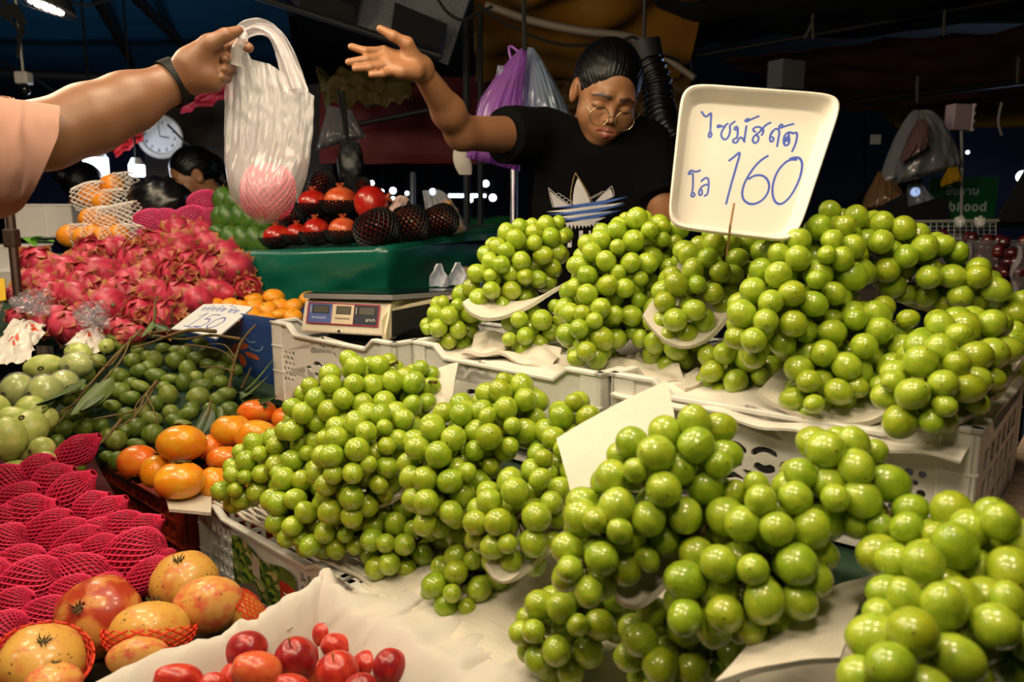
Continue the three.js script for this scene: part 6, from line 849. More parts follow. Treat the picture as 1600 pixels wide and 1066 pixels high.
[['loose black cable in loops beside the grey board', [[680, -8, 2.9], [700, 20, 2.9], [725, 32, 2.9], [745, 20, 2.9], [770, 10, 2.9]]], ['black cable drooping under the yellow tarp', [[745, 8, 2.9], [800, 42, 2.9], [880, 70, 2.9], [960, 66, 2.9]]], ['black cable with coils above the head of the seller', [[960, 70, 2.6], [990, 58, 2.6], [1010, 75, 2.6], [1060, 95, 2.7]]], ['cable along the roof beam at the left', [[0, 95, 4.2], [50, 120, 4.2], [95, 145, 4.3], [200, 140, 4.4]]], ['hanging cord of the purple bag', [[818, -10, 2.05], [819, 40, 2.05], [820, 78, 2.05]]], ['cable drooping beside the clock', [[262, 195, 4.2], [300, 228, 4.2], [350, 232, 4.2]]], ['cable at the top edge left of the hand', [[95, -5, 3.2], [130, 8, 3.2], [180, -4, 3.2]]], ['grey cord hanging beside the clear bags at the right', [[1502, 205, 2.9], [1503, 270, 2.9], [1502, 350, 2.9]]], ['thin white cord over the right stalls', [[1565, 160, 3.4], [1560, 190, 3.4], [1565, 212, 3.4]]]].forEach(([l, p]) => solo('cable', cable(p.map((q) => at(...q)), 0.006), l.includes('white cord') || l.startsWith('grey cord') ? std(0x8a8a88, 0.6) : wireMat, l, 'cable'));
{ // wall clock at ten to three, seen from the side
  const t = thing('wall_clock', 'round white wall clock with black numbers at the left', 'clock', at(250, 213, 4.6)), f = canvasTex(256, 256, (g, w) => { g.fillStyle = '#dfe1e6'; g.fillRect(0, 0, w, w); g.fillStyle = '#222'; g.font = 'bold 30px sans-serif'; g.textAlign = 'center'; g.textBaseline = 'middle'; for (let k = 1; k <= 12; k++) { const a = k / 12 * 6.2832 - 1.5708; g.fillText(String(k), 128 + 92 * Math.cos(a), 128 + 92 * Math.sin(a)); } g.strokeStyle = '#181818'; g.lineWidth = 8; g.beginPath(); g.moveTo(128, 128); g.lineTo(186, 128); g.stroke(); g.lineWidth = 5; g.beginPath(); g.moveTo(128, 128); g.lineTo(112, 46); g.stroke(); });
  const r = 0.115; const rim = new THREE.TorusGeometry(r, 0.018, 12, 48); mesh('rim', rim, std(0xc8c4c0, 0.35), t); const d = new THREE.CircleGeometry(r, 40); mesh('dial', d, std(0xffffff, 0.4, { map: f }), t); const bk = new THREE.CylinderGeometry(r, r * 0.95, 0.04, 40); bk.rotateX(Math.PI / 2); bk.translate(0, 0, -0.022); mesh('back', bk, std(0x9a9692, 0.5), t); t.rotation.set(0, 0.62, -0.12, 'YXZ');
}
{ // cctv camera and the flood light at the upper left
  const t = thing('security_camera', 'small white dome camera hanging at the upper left', 'camera', at(37, 122, 3.2)), w = std(0xb4b0ac, 0.5); mesh('housing', box(0.055, 0.05, 0.05, 0, 0, 0, 0.008), w, t); const s = new THREE.SphereGeometry(0.024, 16, 10); s.translate(0, -0.045, 0); mesh('dome', s, std(0x111111, 0.2), t); mesh('bracket', bar(V3(0, 0.025, 0), V3(0, 0.62, 0), 0.005), w, t);
  const q = thing('flood_light', 'lit flood light in a wire cage at the top left corner', 'lamp', at(74, 4, 2.4)), g = []; const sh = new THREE.LatheGeometry([[0.001, 0.05], [0.05, 0.045], [0.075, 0.01], [0.085, -0.008]].map(([x, y]) => new THREE.Vector2(x, y)), 24); mesh('reflector', sh, std(0x2a2a2c, 0.4, { metalness: 0.6, side: THREE.DoubleSide }), q);
  const disc = new THREE.CylinderGeometry(0.05, 0.05, 0.01, 24); disc.translate(0, -0.014, 0); mesh('lamp_glass', disc, new THREE.MeshStandardMaterial({ color: 0xfff6e8, emissive: 0xfff0dc, emissiveIntensity: 5 }), q);
  for (let k = -3; k <= 3; k++) g.push(sweep([V3(k * 0.022, -0.005, -0.08), V3(k * 0.022, -0.03, 0), V3(k * 0.022, -0.005, 0.08)], 0.0018, 8, 5)); mesh('cage', join(g), steelDark, q); q.rotation.set(-0.12, 0, -0.3);
  const l = new THREE.SpotLight(0xfff0dc, 1.2, 0, 1.2, 0.8, 2); l.position.copy(at(74, 10, 2.38)); l.target.position.copy(l.position).add(V3(-0.3, -1, 0.3)); l.castShadow = true; l.shadow.radius = 2; scene.add(l, l.target);
  solo('cable_bundle', join([cable([at(5, -10, 2.9), at(14, 30, 2.9), at(24, 40, 2.9), at(30, 55, 2.9), at(28, 90, 2.9)], 0.006), cable([at(0, -10, 2.9), at(16, 20, 2.9), at(30, 30, 2.9), at(34, 52, 2.9), at(26, 62, 2.9)], 0.01), cable([at(-5, 10, 2.9), at(10, 25, 2.9), at(20, 10, 2.9), at(36, 35, 2.9)], 0.015)]), wireMat, 'knot of black cables at the upper left corner', 'cable');
}
// cool white bulbs at the left and the far lights
{
  const COOL = new THREE.Color(0.78, 0.87, 1.0), g = new THREE.MeshStandardMaterial({ color: 0xf4f8ff, emissive: COOL, emissiveIntensity: 6 }), white = std(0xd4d8e0, 0.4);
  const led = (px, py, d, r, h, label, p) => { const t = thing('led_bulb', label, 'lamp', at(px, py, d)); const c = new THREE.LatheGeometry([[0.0005, -h / 2], [r * 0.85, -h / 2], [r, -h / 2 + r * 0.2], [r, h / 2]].map(([x, y]) => new THREE.Vector2(x, y)), 24); mesh('lamp_glass', c, g, t); const s = new THREE.CylinderGeometry(r * 0.55, r, h * 0.6, 24); s.translate(0, h * 0.8, 0); mesh('housing', s, white, t); mesh('cord', bar(V3(0, h * 1.1, 0), V3(0, 0.98, 0), 0.006, 6), wireMat, t); const l = new THREE.PointLight(COOL, p, 0, 2); l.position.copy(at(px, py, d)); l.castShadow = true; l.shadow.radius = 2; scene.add(l); };
  led(150, 260, 3.9, 0.058, 0.085, 'large cool white bulb glowing below the sleeve of the customer', 0.8); led(214, 267, 4.0, 0.039, 0.06, 'smaller cool white bulb right of the large one', 0.5);
  const ball = new THREE.SphereGeometry(1, 14, 10), far = (px, py, r, label) => { const d = 9, t = thing('far_lamp', label, 'lamp', at(px, py, d)); const m = mesh('lamp_glass', ball, g, t); m.scale.setScalar(r * d / FOCAL); mesh('fitting', bar(V3(0, r * d / FOCAL * 0.8, 0), V3(0, 3.02 - t.position.y, 0), 0.008, 6), wireMat, t); };
  [[581, 286, 3.6, 'tiny far bulb right above the bare pomegranate'], [614, 298, 5, 'far bulb over the netted pomegranates, brightest of that row'], [597, 299, 3, 'faint far bulb left of the brightest one'], [636, 302, 3, 'far bulb right of the brightest one, over the row'], [614, 310, 2.6, 'faint far bulb below the brightest one'], [759, 287, 5, 'far bulb right of the steel posts'], [770, 309, 5.5, 'far bulb low, right of the white light strip'], [735, 312, 4, 'far bulb under the white light strip'], [1598, 276, 9, 'bright bluish far light at the right border'], [676, 300, 5, 'far bulb behind the bag of nuts'], [550, 310, 3, 'faint far bulb low behind the black nets'], [1512, 238, 2.5, 'faint far lamp beside the grey cord at the right'], [1430, 300, 7, 'cold far lamp behind the clear bags at the right']].forEach((q) => far(...q));
  const st = thing('light_strip', 'far white tube light behind the steel posts', 'lamp', at(730, 306, 9)); mesh('lamp_glass', box(0.44, 0.035, 0.04, 0, 0, 0, 0.012), g, st); mesh('fitting', box(0.46, 0.02, 0.06, 0, 0.03, 0), white, st);
  const bl = new THREE.PointLight(new THREE.Color(0.5, 0.65, 1), 4, 0, 2); bl.position.copy(at(1590, 270, 7)); bl.castShadow = true; scene.add(bl);
  sheet('wall_right', [[1440, 180, 9.6], [2000, 180, 9.6], [2000, 420, 9.6], [1440, 420, 9.6]], std(0x0c1228, 0.9), { wave: 0.05 });
}
// ---------- hanging bags ----------
function hangingBag(name, label, top, left, right, d, color, o = {}) {
  const film = phys(color, o.rough ?? 0.25, { transmission: o.tr ?? 0.45, thickness: 0, clearcoat: 0.4 }), t = thing(name, label, 'bag', at(...top, d)), base = t.position;
  const g = grid((s, q) => { const a = s * Math.PI * 2, k = Math.cos(a), l = left(q), r = right(q), x = lerp(l[0], r[0], 0.5 + 0.5 * k), y = lerp(l[1], r[1], 0.5 + 0.5 * k), open = Math.sin(Math.PI * Math.min(1, q * 0.75)); const p = at(x, y, d); p.z += Math.sin(a) * (o.deep ?? 0.07) * open * (q > 0.9 ? Math.sqrt((1.001 - q) / 0.1) : 1) + (0.018 * noise(k * 8 + top[0], q * 2) + 0.008 * noise(k * 22, q * 5, 3)) * (0.3 + q); return p.sub(base); }, 80, 40, true);
  mesh('bag_film', g, film, t); if (o.handle) mesh('handle', sweep(o.handle.map((p) => at(...p, d).sub(base)), 0.004, 16, 6), film, t);
  return t;
}
hangingBag('purple_bag', 'purple plastic bag hanging behind the arm of the seller', [818, 76], (q) => [lerp(816, 728, Math.pow(q, 0.85)), lerp(74, 186 + 60 * smooth(0.7, 1, q), q)], (q) => [lerp(824, 812, q), lerp(74, 268, q)], 2.1, 0xc47ee0, { tr: 0.66, handle: [[812, 82], [796, 72], [798, 90], [806, 104]] });
hangingBag('clear_bag', 'clear bag of blue bags hanging right of the purple one', [824, 74], (q) => [lerp(824, 812, q), lerp(74, 215, q)], (q) => [lerp(832, 898, Math.pow(q, 0.9)), lerp(74, 182 + 10 * q, q)], 2.16, 0x9aaac4, { tr: 0.5 });
hangingBag('dark_liner', 'dark blue folded bags inside the clear hanging bag', [826, 90], (q) => [lerp(824, 818, q), lerp(90, 190, q)], (q) => [lerp(830, 868, q), lerp(90, 188, q)], 2.2, 0x16263e, { tr: 0.1 });
hangingBag('clear_bag', 'small clear bag tucked at the left of the purple bag', [788, 104], (q) => [lerp(778, 774, q), lerp(102, 122, q)], (q) => [lerp(800, 798, q), lerp(104, 124, q)], 2.09, 0xb8b8d0, { tr: 0.5, deep: 0.02 });
hangingBag('clear_bag', 'grey clear bag hanging below the olive cloth', [548, 176], (q) => [lerp(512, 494, q), lerp(165, 235, q)], (q) => [lerp(548, 572, q), lerp(172, 214, q)], 3.2, 0x88868c, { tr: 0.55, deep: 0.04 });
hangingBag('clear_bag', 'large clear bag hanging at the right below the red brown tarp', [1436, 172], (q) => [lerp(1428, 1368, Math.pow(q, 0.7)), lerp(172, 296, q)], (q) => [lerp(1452, 1504, Math.pow(q, 0.6)), lerp(172, 262, q)], 2.9, 0xa8a8ac, { tr: 0.55 });
hangingBag('red_bag', 'clear bag with red contents left in front of the large clear bag', [1440, 185], (q) => [lerp(1432, 1406, q), lerp(188, 256, q)], (q) => [lerp(1446, 1450, q), lerp(184, 230, q)], 2.8, 0x8a6a68, { tr: 0.45, deep: 0.05 });
hangingBag('produce_bag', 'bag of orange produce low behind the sign at the right', [1380, 270], (q) => [lerp(1372, 1344, q), lerp(268, 330, q)], (q) => [lerp(1395, 1412, q), lerp(275, 322, q)], 2.9, 0x8a6848, { tr: 0.3 });
hangingBag('yellow_bag', 'small yellow bag at the foot of the large clear bag', [1488, 262], (q) => [lerp(1482, 1470, q), lerp(262, 292, q)], (q) => [lerp(1496, 1500, q), lerp(260, 284, q)], 2.85, 0xb89010, { tr: 0.25, deep: 0.03 });
hangingBag('clear_bag', 'bluish lit clear bag standing behind the red grape boxes', [1430, 285], (q) => [lerp(1418, 1412, q), lerp(288, 342, q)], (q) => [lerp(1440, 1462, q), lerp(286, 318, q)], 3.0, 0xc0c8d8, { tr: 0.6, deep: 0.04 });
{ // bag of nuts, paper, hanging glove like flap, black bag
  hangingBag('nut_bag', 'clear knotted bag of brown nuts behind the netted pomegranates', [668, 296], (q) => [lerp(660, 668, q), lerp(298, 350, q)], (q) => [lerp(684, 732, Math.pow(q, 0.6)), lerp(296, 362, q)], 2.45, 0xe0e4ec, { tr: 0.75, deep: 0.05 });
  const nut = new THREE.SphereGeometry(0.012, 10, 7), nm = [std(0xa8703a, 0.6), std(0xc08a4a, 0.6)], t = thing('nut_heap', 'brown nuts inside the knotted clear bag', 'nuts', at(708, 340, 2.45)); reseed(12); for (let k = 0; k < 40; k++) { const m = mesh('nut', nut, nm[k % 2], t); const q = rnd(); m.position.copy(at(lerp(694, 722, q) + rr(-8, 8), lerp(318, 362, q) + rr(-6, 6), 2.45 + rr(-0.03, 0.03))).sub(t.position); m.scale.set(1.2, 1, 1); m.rotation.z = rr(0, 3); }
  foamSheet('crumpled pale paper between the netted pomegranates', [[618, 310, 2.2], [640, 314, 2.2], [622, 342, 2.1], [606, 336, 2.1]], [0.01, 0.01], { name: 'paper_scrap', mat: std(0xd8b8b0, 0.8), cat: 'paper', wave: 0.012, th: 0.002 });
  const gl = thing('white_glove', 'pale cloth flap hanging below the purple bag', 'cloth', at(722, 250, 2.4)); mesh('flap', grid((s, q) => { const a = s * 6.2832; return V3(0.028 * Math.cos(a) * (0.5 + 0.5 * Math.sin(q * 2.8)) + 0.02 * q - 0.01, 0.04 - 0.085 * q, 0.012 * Math.sin(a) * Math.sin(Math.PI * q + 0.01)); }, 24, 14, true), std(0xb8b0a8, 0.8), gl);
  const bb = thing('black_bag', 'black patterned shoulder bag hanging above the netted pomegranates', 'bag', at(548, 262, 2.9)); mesh('bag_body', grid((s, q) => { const a = s * 6.2832, w = 0.05 * Math.pow(Math.sin(Math.PI * clamp(q * 0.85 + 0.12)), 0.5); return V3(w * Math.cos(a), 0.1 - 0.2 * q, 0.03 * Math.sin(a) * Math.sin(Math.PI * q) + 0.004 * noise(s * 9, q * 9)); }, 30, 20, true), std(0xffffff, 0.4, { map: tex(128, 128, (u, v) => { const n = fbm(u * 12, v * 12); const c = n > 0.12 ? 0.16 : 0.03; return [c, c, c * 1.2]; }) }), bb); for (const [x0, y0] of [[528, 140], [536, 142]]) mesh('strap', bar(at(x0, y0, 2.9).sub(bb.position), at(545, 232, 2.9).sub(bb.position), 0.007, 6), wireMat, bb);
}
{ // black flexible duct right of the seller
  const pts = [at(1010, 92, 2.3), at(1026, 130, 2.3), at(1030, 165, 2.3), at(1038, 195, 2.28), at(1058, 222, 2.25)], c = new THREE.CatmullRomCurve3(pts), t = thing('air_duct', 'ribbed black flexible duct hanging right of the seller', 'duct'); mesh('hose', sweep(pts, (s) => 0.043 + 0.004 * Math.sin(s * Math.PI * 2 * 15) + 0.003 * noise(s * 60, 3), 170, 24), std(0x4a4a4e, 0.3, { metalness: 0.95 }), t); mesh('collar', sweep([pts[0].clone().add(V3(-0.01, 0.05, 0)), pts[0]], 0.05, 4, 20), steelDark, t); mesh('hanger', bar(pts[0].clone().add(V3(-0.01, 0.05, 0)), pts[0].clone().add(V3(-0.01, 0.75, 0)), 0.006, 6), steelDark, t);
}
// ---------- right background: boxes, sign, red grapes ----------
solo('switch_box', box(0.16, 0.14, 0.1).applyMatrix4(new THREE.Matrix4().makeRotationY(0.5).setPosition(at(1228, 118, 4.0))), std(0x6a6a6c, 0.6), 'grey electric box behind the top of the price sign', 'box');
{ const t = thing('wall_box', 'pinkish white electric box under the red brown tarp at the right', 'box', at(1497, 184, 3.0)); mesh('case', box(0.085, 0.1, 0.05, 0, 0, 0, 0.006), std(0xa89298, 0.5), t); mesh('cover', box(0.014, 0.104, 0.054, 0.05, 0, 0, 0.003), std(0xc8bcc4, 0.4), t); for (let k = 0; k < 3; k++) mesh('vent', box(0.005, 0.02, 0.002, 0.05, 0.03 - k * 0.03, 0.028), wireMat, t); t.rotation.y = 0.25; }
[[1268, 40], [1473, 35], [1431, 140], [1588, 110]].forEach(([px, py], i) => { const t = thing('cable_tie', `pale knotted strap on the roof bars, ${['left above the sign', 'upper middle', 'on the lower red bar', 'at the right border'][i]}`, 'strap', at(px, py, 3.7)); mesh('strap', sweep([V3(0.005, 0.06, 0), V3(0.0, 0.01, 0.01), V3(0.012, -0.06, 0)], 0.008, 10, 6), std(0x4a443c, 0.8), t); if (i === 0) mesh('strap_end', sweep([V3(0, 0.01, 0.01), V3(-0.03, -0.06, 0)], 0.008, 6, 6), std(0x4a443c, 0.8), t); });
{ // green sign with white lettering
  const t = thing('green_sign', 'dark green shop sign with white Thai word over bFood at the right', 'sign', at(1504, 316, 3.2)), f = canvasTex(512, 384, (g, w, h) => {
    g.fillStyle = '#0c5a30'; g.fillRect(0, 0, w, h); g.strokeStyle = g.fillStyle = '#c4d6c8'; g.lineWidth = 9; g.lineCap = g.lineJoin = 'round';
    const L = (pts) => { g.beginPath(); pts.forEach(([x, y], i) => i ? g.lineTo(x, y) : g.moveTo(x, y)); g.stroke(); }, O = (x, y, r) => { g.beginPath(); g.arc(x, y, r, 0, 7); g.stroke(); };
    L([[150, 112], [134, 100], [128, 118], [138, 132], [160, 132], [164, 100], [150, 96]]); L([[160, 98], [172, 86]]); L([[130, 78], [150, 66], [166, 76]]); L([[146, 54], [146, 42]]);            // so suea with marks
    L([[184, 98], [180, 118], [196, 134], [210, 122], [212, 96]]); O(186, 94, 5); L([[232, 96], [228, 132], [246, 116], [262, 132], [262, 92]]); L([[246, 78], [246, 62]]);                        // ngo ngu, pho phueng
    L([[282, 98], [296, 90], [308, 100], [308, 134]]); L([[330, 94], [330, 130], [346, 130], [366, 94], [366, 134]]); O(330, 92, 5);                                                          // sara aa, no nu
    g.font = 'bold 100px sans-serif'; g.fillText('bFood', 150, 262);
  });
  mesh('board', box(0.27, 0.205, 0.012, 0, 0, -0.008), std(0x0c4426, 0.5), t); mesh('lettering', new THREE.PlaneGeometry(0.268, 0.203), std(0xffffff, 0.5, { map: f }), t); mesh('post', bar(V3(0, -0.1, -0.02), V3(0, -1.3, -0.02), 0.014), steelDark, t); t.rotation.y = -0.1;
}
{ // red grapes in clear boxes on a mesh crate
  const film = phys(0xf4f4f8, 0.12, { transmission: 0.9, thickness: 0 }), bm = [0, 1].map((k) => phys([0x4a1216, 0x3a0d14][k], 0.3, { clearcoat: 0.3 })), berry = new THREE.SphereGeometry(0.0125, 12, 8), cm = std(0x8a8680, 0.5);
  [[1450, 402, 1.9, 'left red grape box behind the green grapes, partly hidden'], [1528, 412, 1.75, 'middle red grape box with a shiny lid fold'], [1604, 420, 1.62, 'right red grape box at the border of the photo']].forEach(([px, py, d, label], i) => {
    const t = thing('red_grape_box', label, 'grapes', at(px, py, d)); reseed(300 + i); for (let k = 0; k < 84; k++) { const m = mesh('grape', berry, bm[k % 2], t); m.position.set(rr(-0.052, 0.052), -0.03 + Math.floor(k / 20) * 0.021 + rr(-0.004, 0.004), rr(-0.052, 0.052)); m.scale.y = rr(0.9, 1.25); }
    mesh('clear_lid', grid((s, q) => V3((s - 0.5) * 0.13, 0.055 - 0.1 * Math.max(0, q - 0.45) / 0.55, q < 0.45 ? lerp(-0.065, 0.06, q / 0.45) : 0.062 + 0.004 * noise(s * 6, q * 6)), 12, 16), film, t); mesh('lid_fold', slab((s, q) => V3(-0.063 + 0.006 * Math.sin(q * 9), 0.05 - 0.1 * q, 0.06 + 0.01 * Math.sin(s * 3 + q * 5)), 2, 10, 0.001), film, t);
  });
  const c = thing('mesh_crate', 'grey mesh basket behind the red grape boxes', 'basket'), strips = []; for (let k = 0; k <= 16; k++) strips.push(bar(at(lerp(1408, 1556, k / 16), 348, 2.1), at(lerp(1408, 1556, k / 16), 385, 2.1), 0.0018, 5)); for (let k = 0; k < 7; k++) strips.push(bar(at(1408, 348 + k * 6, 2.1), at(1556, 348 + k * 6, 2.1), 0.0016, 5)); mesh('wire_mesh', join(strips), cm, c); mesh('rim', bar(at(1404, 347, 2.1), at(1560, 345, 2.1), 0.005, 8), cm, c);
  { const b = thing('back_shelf', 'dark shelf under the mesh basket and the black covers', 'shelf'), q = at(1480, 392, 2.2), g = box(0.75, 0.03, 0.4, q.x - 0.08, q.y - 0.02, q.z - 0.05); mesh('board', g, std(0x1c1814, 0.9), b); for (const x of [-0.4, 0.24]) mesh('leg', box(0.04, q.y - 0.035, 0.04, q.x + x, (q.y - 0.035) / 2, q.z), steelDark, b); }
  const shelf = box(0.9, 0.03, 0.5); shelf.rotateY(-0.3); const sp = at(1540, 452, 1.95); shelf.translate(sp.x, sp.y, sp.z); const st = thing('side_shelf', 'dark shelf under the red grape boxes at the right', 'shelf'); mesh('board', shelf, std(0x2a2018, 0.8), st); for (const x of [-0.3, 0.3]) mesh('leg', box(0.04, sp.y, 0.04, sp.x + x, sp.y / 2, sp.z), steelDark, st);
  solo('black_screen', slab((s, q) => bil(at(1602, 262, 2.3), at(1660, 240, 2.3), at(1660, 356, 2.2), at(1548, 356, 2.2), s, q), 3, 3, 0.03), std(0x08080a, 0.7), 'black slanted panel at the right border', 'panel');
  solo('black_tray', slab((s, q) => bil(at(1412, 336, 2.25), at(1476, 316, 2.3), at(1484, 342, 2.15), at(1414, 348, 2.15), s, q), 3, 3, 0.02), std(0x0a0a0c, 0.6), 'black slanted tray left of the green sign', 'tray');
  solo('black_cover', slab((s, q) => bil(at(1368, 336, 2.4), at(1418, 308, 2.4), at(1418, 360, 2.3), at(1340, 362, 2.3), s, q), 3, 3, 0.02), std(0x09090b, 0.7), 'black cover below the bag of orange produce', 'cover');
  solo('tag_card', box(0.04, 0.035, 0.003).applyMatrix4(new THREE.Matrix4().setPosition(at(1368, 218, 2.9))), std(0x77777a, 0.6), 'small grey card hanging right of the price sign', 'card');
  [[1500, 347], [1531, 347]].forEach(([px, py], i) => { const t = thing('film_tuft', `crumpled clear film tuft on the mesh basket, ${i ? 'right' : 'left'} of the pair`, 'film', at(px, py, 2.05)); mesh('film', ballGeo((d) => V3(d.x * 0.014, d.y * 0.015, d.z * 0.014).multiplyScalar(1 + 0.5 * noise(d.x * 4, d.y * 4, d.z * 4 + i)), 20, 14), phys(0xffffff, 0.15, { transmission: 0.7, thickness: 0 }), t); });
}
// ---------- left edge: bar, clear boxes, bags ----------
{
  const t = thing('metal_bar', 'brown painted metal bar standing at the left border', 'bar', at(30, 482, 1.9)); mesh('bar', bar(V3(0, 0, 0), at(14, 318, 1.9).sub(t.position), 0.011, 10), std(0x3a261c, 0.5, { metalness: 0.4 }), t); mesh('clamp', box(0.03, 0.045, 0.03, at(22, 372, 1.9).x - t.position.x - 0.006, at(22, 372, 1.9).y - t.position.y, at(22, 372, 1.9).z - t.position.z, 0.005), std(0x33221a, 0.6), t);
  const film = phys(0xf4f0ea, 0.3, { transmission: 0.45, thickness: 0 }), mk = (px, py, d, w, h, dd, label, turn) => { const b = thing('clear_box', label, 'box', at(px, py, d), turn); const k = d / FOCAL; mesh('box_walls', box(w * k, h * k, dd, 0, 0, 0, 0.01), film, b); mesh('rim', box(w * k * 1.04, 0.008, dd * 1.04, 0, h * k / 2, 0, 0.003), film, b); mesh('rib', box(0.004, h * k * 0.96, dd * 1.005, w * k * 0.12, 0, 0), film, b); };
  mk(76, 346, 3.0, 96, 50, 0.18, 'large clear plastic box behind the dragon fruit at the left', 0.15); mk(30, 406, 2.8, 70, 44, 0.16, 'lower clear plastic box at the left border', 0.1); mk(20, 440, 2.7, 60, 34, 0.12, 'flat pale plastic box behind the metal bar', 0.1);
  solo('leaf_sprig', join([[52, 378, 66, 366], [62, 380, 84, 374], [40, 372, 56, 382]].map(([a, b, c, e]) => { const p = at(a, b, 2.6), q = at(c, e, 2.55), len = p.distanceTo(q), g = leafGeo(len, len * 0.4, 0.1); g.lookAt(q.clone().sub(p)); g.translate(p.x, p.y, p.z); return g; })), std(0x6aa030, 0.5), 'bright green leaf sprig on the clear boxes at the left', 'leaves');
  const sh = thing('side_table', 'low table under the clear boxes at the far left', 'table'), c = at(20, 462, 2.9); const g = box(0.8, 0.03, 0.7); g.translate(c.x - 0.25, c.y - 0.02, c.z); mesh('tabletop', g, tableWood, sh); for (const x of [-0.55, 0.1]) mesh('leg', box(0.04, c.y - 0.03, 0.04, c.x + x, (c.y - 0.03) / 2, c.z), tableWood, sh);
  const bagTex = canvasTex(256, 256, (g, w, h) => { g.fillStyle = '#ddd6ce'; g.fillRect(0, 0, w, h); g.fillStyle = '#d8502a'; for (const [x, y, r, a] of [[120, 70, 26, 0.4], [150, 100, 22, -0.5], [110, 110, 18, 1.2], [40, 200, 26, 0.2], [80, 210, 16, 0.9]]) { g.save(); g.translate(x, y); g.rotate(a); g.beginPath(); g.ellipse(0, 0, r, r * 0.42, 0, 0, 7); g.fill(); g.restore(); } });
  const crumple = (label, pts, m, amp) => { const q = pts.map((p) => at(...p)); return solo('printed_bag', slab((s, u) => bil(q[0], q[1], q[2], q[3], s, u).add(V3(amp * noise(s * 6, u * 6, 1), 0.02 * Math.sin(Math.PI * s) * Math.sin(Math.PI * u) + amp * noise(s * 7, u * 7, 5), amp * noise(s * 6, u * 6, 9))), 24, 24, 0.001), m, label, 'bag'); };
  crumple('white plastic bag with an orange leaf print at the left border', [[20, 498, 1.75], [72, 508, 1.75], [44, 566, 1.6], [-24, 572, 1.6]], std(0xffffff, 0.35, { map: bagTex }), 0.011);
  crumple('second white bag with an orange print below the dragon fruit', [[122, 520, 1.78], [168, 512, 1.8], [160, 552, 1.7], [106, 544, 1.68]], std(0xffffff, 0.3, { map: bagTex }), 0.016);
  const crisp = phys(0xf4f2f6, 0.14, { transmission: 0.93, thickness: 0 }); [['crumpled clear bag on the dragon fruit at the left', [[24, 478, 1.8], [74, 476, 1.82], [78, 512, 1.75], [22, 500, 1.72]]], ['crumpled clear film below the dragon fruit heap', [[120, 498, 1.78], [160, 494, 1.8], [172, 530, 1.72], [126, 524, 1.7]]]].forEach(([l, pts]) => { const q = pts.map((p) => at(...p)); solo('clear_film', grid((s, u) => bil(q[0], q[1], q[2], q[3], s, u).add(V3(0.03 * noise(s * 8, u * 8, 1), 0.02 + 0.04 * Math.abs(noise(s * 5, u * 5, 5)), 0.02 * noise(s * 5, u * 5, 9))), 30, 30), crisp, l, 'film'); });
  // black cap like bag between the yellow mangoes and the woman far back
  const bg = thing('black_bag', 'black plastic bag heap right of the yellow mangoes', 'bag', at(250, 308, 2.7).add(V3(0, -0.02, 0))); mesh('bag_body', ballGeo((d) => V3(d.x * 0.11, (d.y > 0 ? 0.09 : 0.12) * d.y, d.z * 0.08).multiplyScalar(1 + 0.16 * noise(d.x * 3, d.y * 3, d.z * 3) + 0.05 * noise(d.x * 9, d.y * 9, d.z * 9)), 34, 24), std(0x0b0b0e, 0.3), bg);
  // yellow price card
  solo('yellow_card', slab((s, u) => bil(at(-14, 438, 1.95), at(8, 436, 1.95), at(10, 470, 1.9), at(-14, 474, 1.9), s, u), 2, 2, 0.003), std(0xc8a018, 0.6), 'yellow price card at the left border behind the bar', 'card');
}
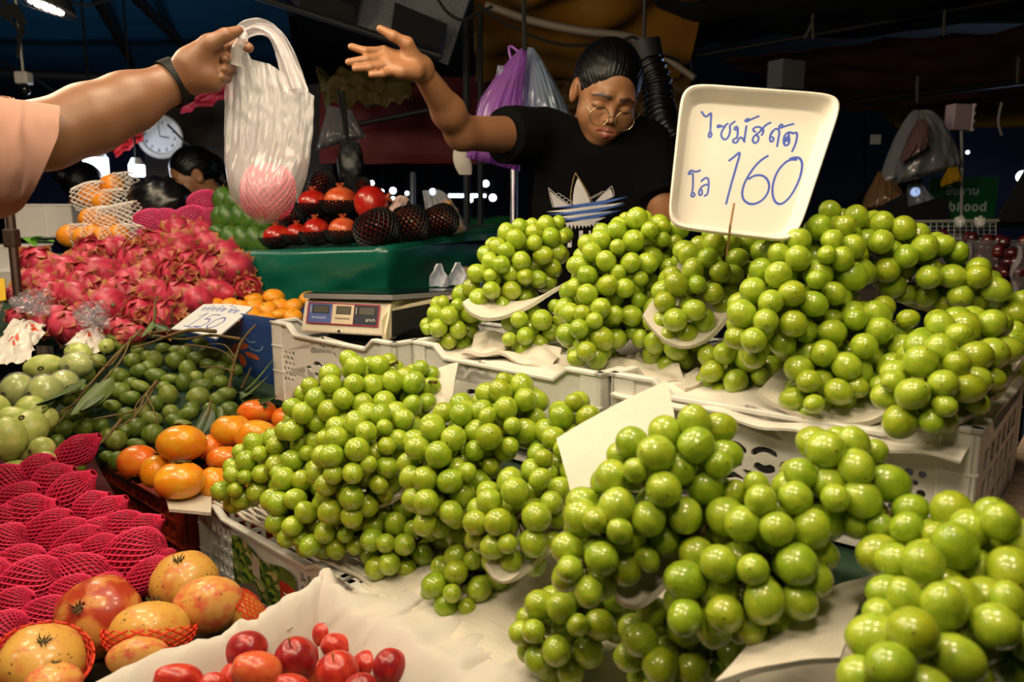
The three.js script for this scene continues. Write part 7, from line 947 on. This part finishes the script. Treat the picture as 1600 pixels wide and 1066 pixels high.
// heap bases: cloth covered risers under the fruit
{
  const riser = (name, label, pts, mat) => { const q = pts.map((p) => at(...p)), y = Math.min(...q.map((p) => p.y)) - 0.06; const g = slab((s, t) => { const p = bil(q[0], q[1], q[2], q[3], s, t); p.y += 0.012 * noise(s * 5, t * 5, pts[0][0]); return p; }, 12, 12, 0.02); return solo(name, g, mat, label, 'cloth'); };
  riser('display_cloth', 'dark red cloth under the crimson nets', [[-60, 716, 1.46], [150, 720, 1.42], [270, 960, 1.06], [-60, 1080, 0.95]], std(0x4a0d18, 0.9));
  riser('display_cloth', 'dark green turf under the mangoes and guavas', [[110, 540, 1.9], [395, 560, 1.76], [330, 700, 1.45], [-60, 740, 1.42]], turf);
  riser('display_cloth', 'dark green turf under the dragon fruit heap', [[30, 420, 2.55], [400, 420, 2.45], [330, 540, 1.95], [-10, 540, 1.9]], turf);
  riser('display_cloth', 'dark cardboard under the pomegranates at the bottom left', [[60, 960, 1.08], [400, 930, 1.12], [420, 1000, 1.04], [-40, 1110, 0.9]], std(0x3a2a1c, 0.9));
}

// ---------- lamps over the stall ----------
const bulbGlass = new THREE.MeshStandardMaterial({ color: 0xfff4e0, roughness: 0.4, emissive: WARM, emissiveIntensity: 4 }), bulbBase = std(0xb8b8b8, 0.35, { metalness: 0.8 });
function pendantBulb(pos, label, group, power, color, glass, size = 0.03, up = 0.9) {
  const t = thing('light_bulb', label, 'lamp', pos, 0, group);
  const prof = [[0.0001, -0.32], [0.7, -0.3], [0.96, -0.18], [1, 0.0], [0.8, 0.22], [0.3, 0.42]].map(([r, y]) => new THREE.Vector2(r * size, y * size));
  mesh('bulb_glass', new THREE.LatheGeometry(prof, 20), glass, t);
  const nb = new THREE.CylinderGeometry(size * 0.25, size * 0.3, size * 0.6, 14); nb.translate(0, size * 0.6, 0); mesh('socket', nb, bulbBase, t);
  mesh('cord', bar(V3(0, size * 0.85, 0), V3(0, up, 0), 0.003, 6), std(0x111111, 0.6), t);
  if (power) { const l = new THREE.PointLight(color, power, 0, 2); l.position.copy(pos).add(V3(0, -size * 1.33, 0)); l.castShadow = true; l.shadow.radius = size / 0.02; scene.add(l); }
  return t;
}
LAMP_SPOTS.forEach(([u, v], i) => pendantBulb(S(u, v, LAMP_HEIGHT - EYE.y), 'warm disc shaped lamp hanging over the fruit stall, above the frame', 'warm disc lamps over the stall', LAMP_POWER, WARM, bulbGlass, 0.1));

renderer.render(scene, camera);
